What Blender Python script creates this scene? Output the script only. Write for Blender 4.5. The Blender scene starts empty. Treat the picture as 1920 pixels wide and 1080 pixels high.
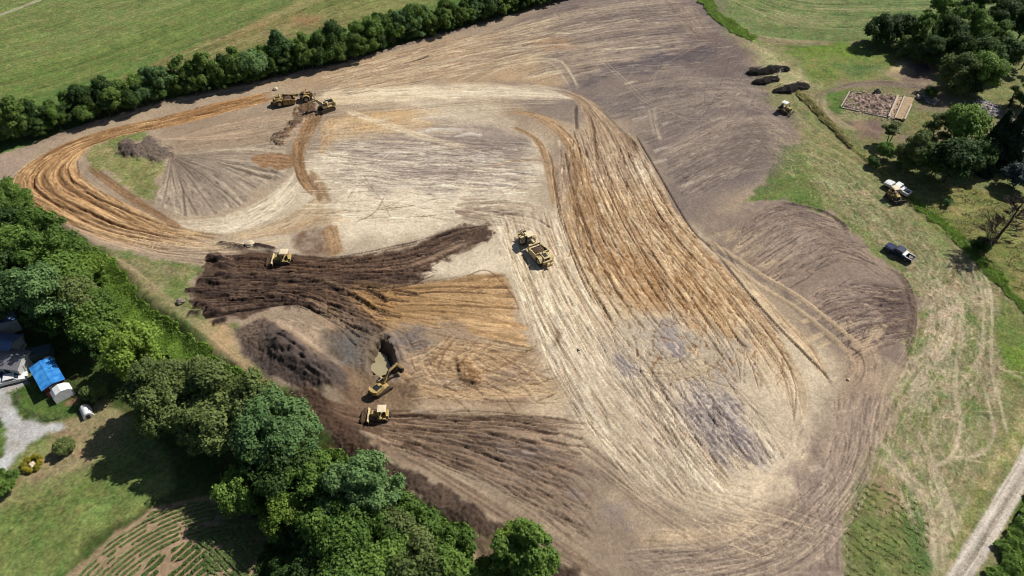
import bpy, bmesh, math, random
import numpy as np
from mathutils import Vector, Matrix
# ---------------------------------------------------------------- camera, sky, sun, exposure
sc = bpy.context.scene
C = sc.collection
CAM_H = 100.0; PITCH = math.radians(45.0); FPX = 1371.0
cam_d = bpy.data.cameras.new("camera"); cam = bpy.data.objects.new("camera", cam_d); C.objects.link(cam)
cam.location = (0, 0, CAM_H); cam.rotation_euler = (math.radians(90) - PITCH, 0, 0)
cam_d.sensor_width = 36.0; cam_d.lens = 36.0 * FPX / 1920.0
cam_d.clip_start = 0.5; cam_d.clip_end = 9000.0
sc.camera = cam
SUN_EL = math.radians(48.0); SUN_AZ = math.atan2(0.52, 0.86)      # direction towards the sun, from +x
w = bpy.data.worlds.new("World"); sc.world = w; w.use_nodes = True
nt = w.node_tree; nt.nodes.clear()
sky = nt.nodes.new('ShaderNodeTexSky'); sky.sky_type = 'NISHITA'; sky.sun_disc = False
sky.sun_elevation = SUN_EL; sky.sun_rotation = math.pi/2 - SUN_AZ
bg = nt.nodes.new('ShaderNodeBackground'); bg.inputs['Strength'].default_value = 0.055
wo = nt.nodes.new('ShaderNodeOutputWorld')
nt.links.new(sky.outputs[0], bg.inputs[0]); nt.links.new(bg.outputs[0], wo.inputs[0])
sun_d = bpy.data.lights.new("sun", 'SUN'); sun_d.energy = 4.6; sun_d.angle = math.radians(0.55); sun_d.color = (1.0, 0.965, 0.9)
sun = bpy.data.objects.new("sun", sun_d); C.objects.link(sun)
sdir = Vector((math.cos(SUN_EL)*math.cos(SUN_AZ), math.cos(SUN_EL)*math.sin(SUN_AZ), math.sin(SUN_EL)))
sun.rotation_euler = sdir.to_track_quat('Z', 'Y').to_euler(); sun.location = (80, 60, 200)
sc.view_settings.view_transform = 'Standard'; sc.view_settings.look = 'None'
sc.view_settings.exposure = 0.42; sc.view_settings.gamma = 1.0
try: sc.view_settings.use_curve_mapping = False
except Exception: pass
sc.cycles.filter_width = 1.0; sc.cycles.max_bounces = 5; sc.cycles.transparent_max_bounces = 4
K = 1.62            # how much brighter a sunlit surface shows than its base colour
# ---------------------------------------------------------------- helpers
rng = np.random.default_rng(7); random.seed(7)
def lin(c):
    c = np.asarray(c, dtype=np.float64)/255.0
    return np.where(c <= 0.04045, c/12.92, ((c+0.055)/1.055)**2.4)
def alb(c): return tuple(np.clip(lin(c)/K, 0, 0.9))
_tabs = {}
def vn(x, y, seed):
    if seed not in _tabs: _tabs[seed] = np.random.default_rng(1000+seed).random((256, 256)).astype(np.float32)*2-1
    T = _tabs[seed]
    xf = np.floor(x); yf = np.floor(y); fx = (x-xf).astype(np.float32); fy = (y-yf).astype(np.float32)
    xi = xf.astype(np.int64) & 255; yi = yf.astype(np.int64) & 255
    fx = fx*fx*(3-2*fx); fy = fy*fy*(3-2*fy); x1 = (xi+1) & 255; y1 = (yi+1) & 255
    return (T[yi, xi]*(1-fx)+T[yi, x1]*fx)*(1-fy)+(T[y1, xi]*(1-fx)+T[y1, x1]*fx)*fy
def fbm(x, y, seed, o=3):
    r = 0; a = 1; n = 0
    for i in range(o):
        r = r+a*vn(x*2**i, y*2**i, seed+i*17); n += a; a *= .55
    return r/n
def sst(a, b, x):
    t = np.clip((x-a)/(b-a), 0, 1); return t*t*(3-2*t)
_c, _s = math.cos(PITCH), math.sin(PITCH)
def at(px, py, z=0.0):
    a = (px-960)/FPX; b = (540-py)/FPX
    dx = a; dy = _c+b*_s; dz = -_s+b*_c
    t = (z-CAM_H)/dz
    return np.array((dx*t, dy*t))
# ---------------------------------------------------------------- ground grid
def axis(parts, g0, g1):
    a = []
    for lo, hi, d in parts: a += list(np.arange(lo, hi-1e-6, d))
    a.append(parts[-1][1])
    lowv, d = a[0], parts[0][2]; pre = []
    while lowv > g0: d *= 1.35; lowv -= d; pre.append(lowv)
    hv, d = a[-1], parts[-1][2]; post = []
    while hv < g1: d *= 1.35; hv += d; post.append(hv)
    return np.array(pre[::-1]+a+post)
GX = axis([(-168, 168, .185)], -3500, 3500)
GY = axis([(38, 100, .165), (100, 150, .205), (150, 240, .28)], -1500, 5000)
NX, NY = len(GX), len(GY)
X, Y = np.meshgrid(GX.astype(np.float32), GY.astype(np.float32))
H = np.zeros((NY, NX), np.float32); ROUGH = np.zeros((NY, NX), np.float32); VEG = np.ones((NY, NX), np.float32)
COL = np.zeros((NY, NX, 3), np.float32)
def hlook(x, y):
    i = min(max(int(np.searchsorted(GX, x))-1, 0), NX-2); j = min(max(int(np.searchsorted(GY, y))-1, 0), NY-2)
    fx = (x-GX[i])/(GX[i+1]-GX[i]); fy = (y-GY[j])/(GY[j+1]-GY[j])
    return float((H[j, i]*(1-fx)+H[j, i+1]*fx)*(1-fy)+(H[j+1, i]*(1-fx)+H[j+1, i+1]*fx)*fy)
HREF = None
def wp(px, py):
    x, y = at(px, py, 0)
    if HREF is not None:
        for _ in range(5): x, y = at(px, py, hlook(x, y))
    return np.array((x, y))
def gpt(px, py, dz=0):          # ground point seen at a pixel
    x, y = wp(px, py); return (float(x), float(y), hlook(x, y)+dz)
def above(px, py, hh):          # ground point under a thing seen at a pixel, hh metres above ground
    z = hh
    for _ in range(6):
        x, y = at(px, py, z); z = hlook(x, y)+hh
    return (float(x), float(y), z-hh)
def pmask(pts, soft=1.0, warp=1.0, wsc=5.0, seed=3):
    P = np.array([wp(*p) for p in pts]); m = soft+warp*2+2
    x0, y0 = P.min(0)-m; x1, y1 = P.max(0)+m
    i0, i1 = np.searchsorted(GX, [x0, x1]); j0, j1 = np.searchsorted(GY, [y0, y1])
    sl = (slice(j0, j1), slice(i0, i1)); x = X[sl]; y = Y[sl]
    if x.size == 0: return sl, x
    if warp:
        x2 = x+warp*fbm(x/wsc, y/wsc, seed, 4)*1.6; y2 = y+warp*fbm(x/wsc+37, y/wsc+11, seed+1, 4)*1.6; x, y = x2, y2
    ins = np.zeros(x.shape, bool); d = np.full(x.shape, 1e9, np.float32)
    for k in range(len(P)):
        ax, ay = P[k]; bx, by = P[(k+1) % len(P)]
        ex, ey = bx-ax, by-ay; L = ex*ex+ey*ey+1e-9
        t = np.clip(((x-ax)*ex+(y-ay)*ey)/L, 0, 1)
        d = np.minimum(d, (x-ax-t*ex)**2+(y-ay-t*ey)**2)
        if ay != by:
            c = ((ay > y) != (by > y)) & (x < (bx-ax)*(y-ay)/(by-ay)+ax); ins ^= c
    d = np.sqrt(d); sd = np.where(ins, d, -d)
    return sl, sst(-soft/2, soft/2, sd)
def paint(pts, col, soft=1.5, warp=1.2, wsc=5, a=1.0, patchy=0, psc=4, seed=3, veg=None, rough=None, dh=0, dsoft=None, col2=None, csc=8):
    sl, m = pmask(pts, soft, warp, wsc, seed)
    if m.size == 0: return
    x = X[sl]; y = Y[sl]; mm = m*a
    if patchy: mm = mm*np.clip(1-patchy+patchy*sst(-.35, .45, fbm(x/psc, y/psc, seed+5, 4))*1.6, 0, 1)
    c = np.array(col, np.float32)
    if col2 is not None:
        n = sst(-.5, .5, fbm(x/csc, y/csc, seed+9, 5))[..., None]; c = c*(1-n)+np.array(col2, np.float32)*n
    COL[sl] = COL[sl]*(1-mm[..., None])+c*mm[..., None]
    if veg is not None: VEG[sl] = VEG[sl]*(1-m)+veg*m
    if rough is not None: ROUGH[sl] = ROUGH[sl]*(1-m)+rough*m
    if dh: H[sl] += dh*m
def raise_(pts, dh, soft=4, warp=0.5, wsc=8, seed=40):
    sl, m = pmask(pts, soft, warp, wsc, seed); H[sl] += dh*m
def crom(P, n):
    P = np.asarray(P, float)
    if len(P) == 2: t = np.linspace(0, 1, n)[:, None]; return P[0]*(1-t)+P[1]*t
    Q = np.vstack([2*P[0]-P[1], P, 2*P[-1]-P[-2]]); out = []
    for i in range(1, len(Q)-2):
        t = np.linspace(0, 1, 24, endpoint=False)[:, None]
        p0, p1, p2, p3 = Q[i-1], Q[i], Q[i+1], Q[i+2]
        out.append(.5*((2*p1)+(-p0+p2)*t+(2*p0-5*p1+4*p2-p3)*t*t+(-p0+3*p1-3*p2+p3)*t**3))
    out.append(P[-1:]); R = np.vstack(out)
    s = np.r_[0, np.cumsum(np.hypot(*(R[1:]-R[:-1]).T))]; u = np.linspace(0, s[-1], n)
    return np.c_[np.interp(u, s, R[:, 0]), np.interp(u, s, R[:, 1])]
def splat(PX, PY, A, c, dh, rough=None, veg=None):
    i = np.clip(np.searchsorted(GX, PX.ravel()), 0, NX-1); j = np.clip(np.searchsorted(GY, PY.ravel()), 0, NY-1)
    ok = (PX.ravel() > GX[0]) & (i < NX-1) & (j < NY-1); i = i[ok]; j = j[ok]
    i0, i1, j0, j1 = i.min(), i.max()+1, j.min(), j.max()+1; wdt = i1-i0
    k = (j-j0)*wdt+(i-i0); n = (j1-j0)*wdt; sl = (slice(j0, j1), slice(i0, i1))
    cnt = np.bincount(k, minlength=n); cc = np.maximum(cnt, 1)
    Af = A.ravel()[ok]; sa = np.bincount(k, Af, n); al = (sa/cc).reshape(j1-j0, wdt)
    for ch in range(3):
        v = np.bincount(k, Af*c[..., ch].ravel()[ok], n)/np.maximum(sa, 1e-6); v = v.reshape(al.shape)
        COL[sl+(ch,)] = COL[sl+(ch,)]*(1-al)+v*al
    if dh is not None: H[sl] += (np.bincount(k, dh.ravel()[ok], n)/cc).reshape(al.shape)
    if rough is not None: ROUGH[sl] = ROUGH[sl]*(1-al)+rough*al
    if veg is not None: VEG[sl] = VEG[sl]*(1-al)+veg*al
_pc = [100]
def patch(guides, cols, a=1.0, sw=0.6, sl=14, ruts=0, rd=.2, rw=.34, es=.06, et=.04, et2=None, cross=0, csp=1.1, patchy=0, amp=.075, con=1.1, rough=None, veg=None, cutc=None, big=.5, wob=.5, fleck=1.0, steady=0):
    """streaked swath between guide curves: wheel and blade marks follow the curves"""
    _pc[0] += 7; sd = _pc[0]
    G = [crom([wp(*p) for p in g], 260) for g in guides]
    G = np.array(G); L = float(np.mean([np.hypot(*(g[1:]-g[:-1]).T).sum() for g in G]))
    W = float(max(np.hypot(*(G[1:, k]-G[:-1, k]).T).sum() for k in range(0, 260, 20))); Wm = float(np.mean([np.hypot(*(G[1:, k]-G[:-1, k]).T).sum() for k in range(0, 260, 20)]))
    n_t = int(max(8, L*1.03/.145)); n_s = int(max(4, W*1.03/.125))
    s = np.linspace(0, 1, n_s); t = np.linspace(0, 1, n_t)
    gi = s*(len(G)-1); k0 = np.minimum(gi.astype(int), len(G)-2); fr = gi-k0
    if len(G) > 2:      # catmull across the guides
        Q = np.concatenate([[2*G[0]-G[1]], G, [2*G[-1]-G[-2]]])
        f = fr[:, None, None]; p0, p1, p2, p3 = Q[k0], Q[k0+1], Q[k0+2], Q[k0+3]
        S = .5*((2*p1)+(-p0+p2)*f+(2*p0-5*p1+4*p2-p3)*f*f+(-p0+3*p1-3*p2+p3)*f**3)
    else: S = G[k0]*(1-fr)[:, None, None]+G[k0+1]*fr[:, None, None]
    ti = t*259; a0 = np.minimum(ti.astype(int), 258); ft = (ti-a0)[None, :, None]
    P = S[:, a0]*(1-ft)+S[:, a0+1]*ft
    sm = (s*Wm)[:, None].astype(np.float32); tm = (t*L)[None, :].astype(np.float32)
    sm2 = sm+wob*vn(tm/22+0*sm, sm/9, sd+3)
    st = .42*vn(sm2/sw, tm/sl, sd)+.40*vn(sm2/(sw*.42), tm/(sl*.4), sd+1)+big*vn(sm2/(sw*4), tm/(sl*2), sd+2)+.26*vn(sm2/(sw*.4), tm/1.1, sd+4)
    if cross: st = st+1.5*cross*vn(sm/.9, tm/.42, sd+30)*sst(-.4, .3, vn(sm/2.2, tm/9, sd+31))+.5*cross*(np.sin(tm*6.283/csp+2.5*vn(sm/1.3, tm/3, sd+6)))*sst(-.3, .4, vn(sm2/1.4, tm/7, sd+7))
    v = np.clip(.5+st*.62*con, 0, 1)
    cl = np.array([c[0] for c in cols], float); ch = np.array([c[1] for c in cols], float)
    u = t*(len(cols)-1); xs = np.arange(len(cols))
    lo = np.stack([np.interp(u, xs, cl[:, k]) for k in range(3)], -1)[None]; hi = np.stack([np.interp(u, xs, ch[:, k]) for k in range(3)], -1)[None]
    c = lo*(1-v[..., None])+hi*v[..., None]
    fl = sst(.42, .75, vn(sm2/(sw*.5), tm/(sl*.16), sd+20)); fd = sst(.45, .8, vn(sm2/(sw*.4), tm/(sl*.12), sd+21)); fg = .5+.5*vn(sm/6, tm/14, sd+22)
    c = c*(1+.20*fleck*(fl*fg)[..., None]-.26*fleck*(fd*(1-fg*.6))[..., None])
    dh = amp*st-.07*fd*fleck
    if ruts:
        r2 = np.random.default_rng(sd)
        pos = (np.arange(ruts)+.5+r2.uniform(-.7, .7, ruts))/ruts*Wm
        for p in pos:
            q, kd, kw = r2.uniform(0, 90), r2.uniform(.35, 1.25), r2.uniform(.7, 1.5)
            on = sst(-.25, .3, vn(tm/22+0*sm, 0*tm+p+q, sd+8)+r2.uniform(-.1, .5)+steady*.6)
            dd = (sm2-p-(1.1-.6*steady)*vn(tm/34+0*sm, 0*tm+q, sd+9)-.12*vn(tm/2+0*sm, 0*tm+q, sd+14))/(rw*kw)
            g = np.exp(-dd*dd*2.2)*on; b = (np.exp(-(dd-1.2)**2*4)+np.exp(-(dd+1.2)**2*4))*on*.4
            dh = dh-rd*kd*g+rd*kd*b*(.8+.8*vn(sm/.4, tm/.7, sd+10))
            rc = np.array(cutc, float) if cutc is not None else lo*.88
            mk = np.clip(.72*kd, 0, .95)*g[..., None]; c = c*(1-mk)+rc*mk; c = c*(1+.10*b[..., None])  # darker colour along the ruts: damp soil plus rut shade painted in
    e1 = es+1e-4; eN = .5*es*vn(tm/6+0*sm, sm/3, sd+11)
    A = sst(0, e1, s[:, None]+eN)*sst(0, e1, 1-s[:, None]+eN)
    tN = .9*et*vn(sm2/1.1, tm/12, sd+12)
    A = A*sst(0, et+1e-4, t[None]+tN)*sst(0, (et2 if et2 is not None else et)+1e-4, 1-t[None]+tN)*a
    if patchy: A = A*np.clip(1-patchy+patchy*2*sst(-.4, .5, vn(sm2/(sw*2), tm/(sl*.6), sd+13)), 0, 1)
    splat(P[..., 0], P[..., 1], A, c, dh*np.clip(A*1.5, 0, 1), rough, veg)
def stroke(pts, wm, col, a=.8, dh=0, patchy=0, soft=.5, hi=None, rough=None, veg=None, cross=0, sl=10, lift=None, world=False):
    W = pts if world else [wp(*p) for p in pts]; G = crom(W, 200); T = np.gradient(G, axis=0); T /= np.hypot(T[:, 0], T[:, 1])[:, None]+1e-9
    Nn = np.c_[-T[:, 1], T[:, 0]]
    L = np.hypot(*(G[1:]-G[:-1]).T).sum(); n_t = int(max(8, L/.14)); n_s = int(max(3, wm/.12))
    _pc[0] += 7; sd = _pc[0]
    t = np.linspace(0, 199, n_t); k = np.minimum(t.astype(int), 198); f = (t-k)[:, None]
    g = G[k]*(1-f)+G[k+1]*f; nn = Nn[k]*(1-f)+Nn[k+1]*f
    s = np.linspace(-1, 1, n_s); P = g[None]+nn[None]*(s*wm/2)[:, None, None]
    tm = (t/199*L)[None]; wd = 1-soft*.6*(.5+.5*vn(tm/4, 0*tm, sd))
    A = sst(1.0, 1-soft, np.abs(s)[:, None]/wd)
    fd_ = .22 if (dh and rough) else .08; fade = sst(0, fd_, t/199)*sst(0, fd_, 1-t/199); A = A*fade[None]*a
    if patchy: A = A*np.clip(1-patchy+2*patchy*sst(-.4, .4, vn(s[:, None]*wm/1.2+0*tm, tm/5, sd+2)), 0, 1)
    v = np.clip(.5+.6*vn(s[:, None]*wm/.5, tm/sl, sd+1)+(cross*np.sin(tm*5.7+0*s[:, None]) if cross else 0), 0, 1)
    lo = np.array(col, float)*.92; h2 = np.array(hi if hi is not None else np.array(col)*1.08, float)
    c = lo*(1-v[..., None])+h2*v[..., None]
    splat(P[..., 0], P[..., 1], A, c, (dh*np.cos(np.clip(s, -1, 1)*1.57)[:, None]*fade[None]*(1+.3*vn(s[:, None]*wm/1.0, tm/1.5, sd+4))) if dh else None, rough, veg)

def wander(guides, n, col=(206, 186, 158), wm=.32, a=.5, pair=1.9, dh=-.06, seed=1, drift=.3, lo=0, hi=1, patchy=.4):
    """single machines' wheel tracks drifting across a swath, each a pair of thin lines"""
    r2 = np.random.default_rng(seed); G = [crom([wp(*p) for p in g], 60) for g in guides]; G = np.array(G)
    for _ in range(n):
        s0, s1, s2 = np.clip(r2.uniform(0, 1)+np.array((0, r2.uniform(-drift, drift), r2.uniform(-drift, drift))), .02, .98); t0 = r2.uniform(lo, hi-.3); t1 = min(hi, t0+r2.uniform(.25, .9))
        P = []
        for k in range(9):
            f = k/8; t = (t0+(t1-t0)*f)*59; s_ = ((1-f)**2*s0+2*f*(1-f)*s1+f*f*s2)*(len(G)-1); gi = min(int(s_), len(G)-2); fr = s_-gi; ti = int(t)
            P.append(G[gi, ti]*(1-fr)+G[gi+1, ti]*fr)
        P = crom(P, 60); T = np.gradient(P, axis=0); T /= np.hypot(T[:, 0], T[:, 1])[:, None]+1e-9; Nn = np.c_[-T[:, 1], T[:, 0]]
        cc = np.array(col, float)*r2.uniform(.8, 1.08); d = r2.uniform(.7, 1.0)*pair/2
        for sg in ((-1, 1) if pair else (0,)): stroke_w(P+Nn*d*sg, wm*r2.uniform(.8, 1.5), cc, a*r2.uniform(.5, 1.1), dh, patchy)
def stroke_w(W, wm, col, a, dh, patchy): stroke(W, wm, col, a=a, dh=dh, patchy=patchy, soft=.7, world=True)

def dashes(guides, n, col, w0=.3, w1=.8, l0=1.2, l1=5, a=.6, dh=0, seed=1, patchy=.3, turn=.06):
    """short scrapes, clods and pale flecks lying along the passes"""
    r2 = np.random.default_rng(seed); G = np.array([crom([wp(*p) for p in g], 120) for g in guides]); L = np.hypot(*(G[0][1:]-G[0][:-1]).T).sum()
    for _ in range(n):
        s_ = r2.uniform(.02, .98)*(len(G)-1); gi = min(int(s_), len(G)-2); fr = s_-gi; ln = r2.uniform(l0, l1); t0 = r2.uniform(0, 118-min(60, 120*ln/L)); t1 = t0+max(1.0, 120*ln/L)
        f = lambda t, e: (lambda k: G[gi, k]*(1-fr-e)+G[gi+1, k]*(fr+e))(min(int(t), 119))
        P0 = f(t0, 0); P1 = f(t1, 0); d = P1-P0; d = d/(np.hypot(*d)+1e-9)*ln; P1 = P0+d+np.array((-d[1], d[0]))*r2.normal()*turn
        stroke([P0, (P0+P1)/2, P1], r2.uniform(w0, w1), np.array(col, float)*r2.uniform(.88, 1.1), a=a*r2.uniform(.6, 1.1), dh=dh, patchy=patchy, soft=.7, world=True)
# ================================================================= THE GROUND
# relief: the stream valley with its houses lies about 3 m below the graded pad
VALLEY = [(-900, 330), (0, 352), (60, 400), (130, 445), (190, 485), (260, 555), (330, 610), (400, 665), (470, 712), (530, 748), (575, 790), (625, 832), (690, 872), (760, 935), (850, 985), (905, 1010), (960, 1045), (1010, 1075), (1100, 1130), (1000, 1500), (-900, 1500)]
raise_(VALLEY, -2.2, soft=4.5, warp=.6)
COL[:] = (104, 122, 62)
COL[:] += (fbm(X/60, Y/60, 900, 4)[..., None]*np.array((14, 12, 8), np.float32))
HREF = True
EARTH = [(1075, -60), (1300, -60), (1290, 5), (1330, 50), (1395, 100), (1440, 135), (1400, 150), (1425, 185), (1480, 225), (1500, 262), (1462, 275), (1440, 300), (1440, 335), (1400, 378), (1450, 376), (1500, 388), (1560, 405), (1590, 440), (1640, 480), (1690, 520), (1712, 575), (1705, 640), (1692, 700), (1665, 745), (1680, 790), (1640, 845), (1605, 880), (1590, 920), (1584, 1000), (1580, 1150), (1150, 1150), (1060, 1078), (1020, 1060), (950, 1015), (890, 1000), (830, 965), (760, 905), (700, 870), (640, 835), (600, 795), (560, 750), (520, 720), (470, 672), (445, 640), (440, 612), (400, 600), (352, 565), (362, 530), (385, 505), (330, 495), (200, 468), (130, 430), (70, 385), (0, 345), (-200, 330), (-200, 285), (0, 290), (60, 270), (130, 240), (200, 220), (290, 192), (400, 168), (480, 152), (560, 132), (640, 116), (700, 98), (760, 80), (830, 60), (900, 42), (1000, 14)]
# --- meadows and fields
G = dict(veg=1.0)
paint([(-900, -100), (1100, -140), (1050, 0), (640, 130), (0, 300), (-900, 520)], (104, 130, 62), soft=4, col2=(88, 116, 54), csc=25, **G)
patch([[(-700, 420), (0, 205), (330, 100), (620, -10), (700, -60)], [(-900, 60), (-150, -10), (100, -70), (500, -150)]], [((98, 120, 56), (128, 142, 76)), ((104, 122, 60), (134, 144, 82)), ((106, 122, 66), (134, 142, 86))], sw=1.0, sl=160, amp=.02, es=.02, et=.01, veg=1, big=.6, con=1.15, wob=0, fleck=.6)
patch([[(-60, 215), (120, 165), (330, 95), (520, 5), (580, -30)], [(-60, 120), (150, 80), (420, -30)]], [((92, 118, 50), (124, 142, 68)), ((94, 118, 54), (128, 143, 72))], sw=1.5, sl=70, a=.6, es=.3, et=.1, veg=1)
patch([[(210, 152), (330, 98), (460, 42), (540, 2), (610, -40)], [(190, 175), (330, 140), (520, 82), (700, 38), (880, -15)]], [((112, 116, 62), (142, 140, 88)), ((118, 118, 68), (150, 138, 92)), ((108, 122, 60), (142, 145, 84))], sw=1.0, sl=25, es=.08, veg=.8, big=.8, con=1.2)
for q, cc in (([(290, 128), (380, 98), (400, 112), (330, 140)], (152, 128, 84)), ([(400, 78), (480, 42), (570, 22), (560, 40), (440, 78)], (158, 132, 90)), ([(540, 35), (600, 28), (600, 48), (540, 52)], (160, 124, 88)), ([(640, 20), (760, -5), (820, 8), (700, 30)], (140, 142, 84)), ([(280, 150), (360, 125), (400, 120), (300, 155)], (140, 128, 80))):
    paint(q, cc, soft=5, warp=3, patchy=.7, a=.75, veg=.7)
stroke([(-60, 44), (0, 27), (38, 14), (78, -2), (160, -30)], 2.6, (166, 162, 132), a=.9, soft=.4, veg=.3)
# field beyond the far right corner
paint([(1290, -80), (2300, -80), (2300, 60), (1620, 70), (1560, 76), (1480, 76), (1410, 62), (1350, 28)], (112, 128, 72), soft=3, col2=(122, 136, 82), csc=14, **G)
patch([[(1330, -20), (1400, 22), (1470, 52), (1560, 62), (1650, 60), (2200, 50)], [(1380, -60), (1500, -50), (1800, -60), (2200, -80)]], [((102, 124, 66), (140, 144, 92)), ((98, 120, 64), (138, 142, 94))], sw=.9, sl=60, es=.04, veg=.9, con=1.5)
patch([[(1400, 30), (1470, 15), (1560, 20)], [(1400, 42), (1470, 48), (1580, 52)]], [((130, 128, 84), (164, 156, 112))], sw=.9, sl=10, a=.5, es=.4, et=.3, veg=.8)
patch([[(1335, 10), (1385, 48), (1440, 68), (1520, 74), (1580, 76), (1625, 70)], [(1325, 20), (1380, 62), (1440, 82), (1520, 88), (1590, 84), (1620, 80)]], [((138, 124, 94), (172, 150, 122)), ((142, 126, 100), (176, 150, 126)), ((122, 118, 80), (150, 140, 104))], sw=.7, sl=16, es=.3, a=.8, veg=.5)
# verge and grass right of the pad
paint([(1290, -60), (1330, 10), (1400, 72), (1480, 90), (1600, 100), (2300, 120), (2300, 1500), (1560, 1500), (1560, 900), (1700, 640), (1500, 300), (1400, 140)], (142, 138, 92), soft=3, col2=(126, 130, 78), csc=10, veg=1)
paint([(1310, 8), (1345, 30), (1420, 75), (1412, 80), (1350, 48), (1315, 20)], (96, 128, 48), soft=2, warp=1, **G)
paint([(1330, 40), (1395, 70), (1440, 95), (1500, 135), (1530, 160), (1500, 175), (1440, 140), (1390, 100)], (190, 178, 130), soft=3, warp=2, patchy=.3, a=.9, **G)
paint([(1460, 92), (1580, 78), (1620, 95), (1690, 100), (1690, 115), (1668, 130), (1680, 140), (1600, 150), (1530, 155), (1500, 125)], (104, 128, 54), soft=3, warp=2.5, col2=(136, 140, 76), csc=7, **G)
paint([(1490, 88), (1560, 80), (1600, 84), (1598, 98), (1520, 108)], (108, 138, 46), soft=3, warp=3, a=.8, patchy=.5, **G)
paint([(1560, 120), (1650, 118), (1668, 138), (1590, 140)], (86, 118, 62), soft=4, warp=2, a=.7, **G)
# cleared farmstead: bare ground, ring track, ruin terrace
paint([(1540, 165), (1590, 150), (1680, 143), (1740, 140), (1775, 160), (1780, 200), (1900, 205), (1950, 240), (1860, 260), (1760, 300), (1700, 300), (1600, 262), (1555, 225), (1530, 200)], (138, 124, 98), soft=4, warp=3, col2=(122, 124, 76), csc=6, veg=.7)
patch([[(1532, 175), (1590, 155), (1650, 147), (1740, 152), (1765, 175)], [(1545, 178), (1600, 166), (1650, 162), (1710, 168), (1745, 185)]], [((112, 98, 88), (146, 128, 112)), ((116, 102, 94), (150, 132, 120))], sw=.7, sl=10, es=.3, a=.9, veg=.1)
paint([(1650, 135), (1710, 115), (1755, 118), (1760, 150), (1700, 155)], (134, 116, 102), soft=3, warp=2, col2=(160, 146, 112), csc=4, veg=.2)
paint([(1704, 122), (1740, 118), (1752, 135), (1715, 142)], (98, 86, 84), soft=1.5, warp=1, rough=.6, veg=0, dh=.5)
paint([(1668, 122), (1700, 118), (1698, 135), (1675, 138)], (186, 168, 128), soft=2, warp=1.5, patchy=.5, veg=.2)
stroke([(1555, 178), (1545, 190), (1548, 203), (1562, 220), (1585, 236), (1610, 246)], 3.2, (170, 152, 126), a=.8, patchy=.3, veg=.1)
stroke([(1533, 184), (1532, 200), (1545, 216), (1570, 235), (1590, 245)], 1.2, (168, 150, 122), a=.7, patchy=.3, veg=.1)
paint([(1556, 172), (1590, 166), (1586, 180), (1580, 205), (1570, 212), (1555, 200)], (92, 120, 52), soft=2, warp=1.5, **G)
paint([(1572, 205), (1610, 208), (1630, 215), (1600, 228), (1575, 218)], (150, 146, 98), soft=2, warp=1.5, **G)
paint([(1585, 222), (1650, 218), (1670, 235), (1650, 262), (1610, 255)], (122, 102, 96), soft=3, warp=2, col2=(144, 122, 104), csc=3, veg=.1)
paint([(1770, 165), (1800, 195), (1785, 225), (1755, 228), (1725, 205), (1740, 180)], (136, 120, 104), soft=3, warp=2.5, a=.7, veg=.3)
paint([(1690, 215), (1740, 205), (1770, 225), (1740, 262), (1690, 250)], (112, 118, 64), soft=3, warp=2, a=.8, col2=(134, 130, 78), csc=4, **G)
# long grass east of the hedge strip
paint([(1600, 270), (1660, 310), (1760, 345), (1830, 355), (1960, 380), (2100, 700), (1900, 560), (1840, 500), (1790, 440), (1740, 400), (1700, 370), (1640, 320)], (150, 142, 84), soft=2, warp=1.5, col2=(112, 120, 58), csc=2.5, **G)
paint([(1700, 370), (1730, 378), (1790, 420), (1850, 490), (1900, 545), (1880, 555), (1820, 480), (1770, 428), (1715, 385)], (106, 128, 44), soft=1.5, warp=1, a=.8, **G)
stroke([(1500, 175), (1540, 218), (1580, 262), (1600, 280), (1640, 315), (1700, 376), (1760, 430), (1810, 468)], 1.6, (118, 124, 60), a=.8, dh=.25, **G)
# mown strip and vehicle tracks along the hedge
patch([[(1445, 215), (1500, 262), (1580, 300), (1650, 345), (1720, 400), (1800, 470), (1850, 540), (1870, 620)], [(1490, 195), (1545, 240), (1610, 290), (1690, 365), (1760, 432), (1810, 478), (1880, 550), (1900, 620)]], [((128, 128, 76), (166, 154, 112)), ((134, 130, 84), (172, 160, 120)), ((128, 132, 76), (164, 156, 110))], sw=.8, sl=25, a=.75, es=.2, et=.05, veg=.8, con=1.2)
patch([[(1440, 300), (1500, 330), (1580, 400), (1640, 470), (1720, 560), (1730, 640)], [(1500, 265), (1600, 310), (1680, 380), (1770, 470), (1800, 560), (1790, 640)]], [((118, 124, 74), (172, 160, 120)), ((124, 124, 80), (176, 162, 126)), ((134, 126, 90), (178, 164, 132))], sw=.9, sl=9, a=.8, es=.2, et=.05, veg=1, con=1.5)
paint([(1440, 278), (1480, 270), (1520, 310), (1540, 335), (1480, 345), (1445, 330)], (118, 132, 72), soft=3, warp=3, patchy=.6, a=.8, **G)
paint([(1420, 362), (1500, 355), (1560, 385), (1620, 430), (1680, 490), (1700, 520), (1680, 515), (1620, 462), (1580, 408), (1500, 385), (1400, 385)], (106, 130, 64), soft=3, warp=2, patchy=.4, a=.75, **G)
paint([(1700, 410), (1740, 420), (1780, 470), (1760, 490), (1720, 450)], (116, 138, 66), soft=4, warp=3, patchy=.6, a=.6, **G)
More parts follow.
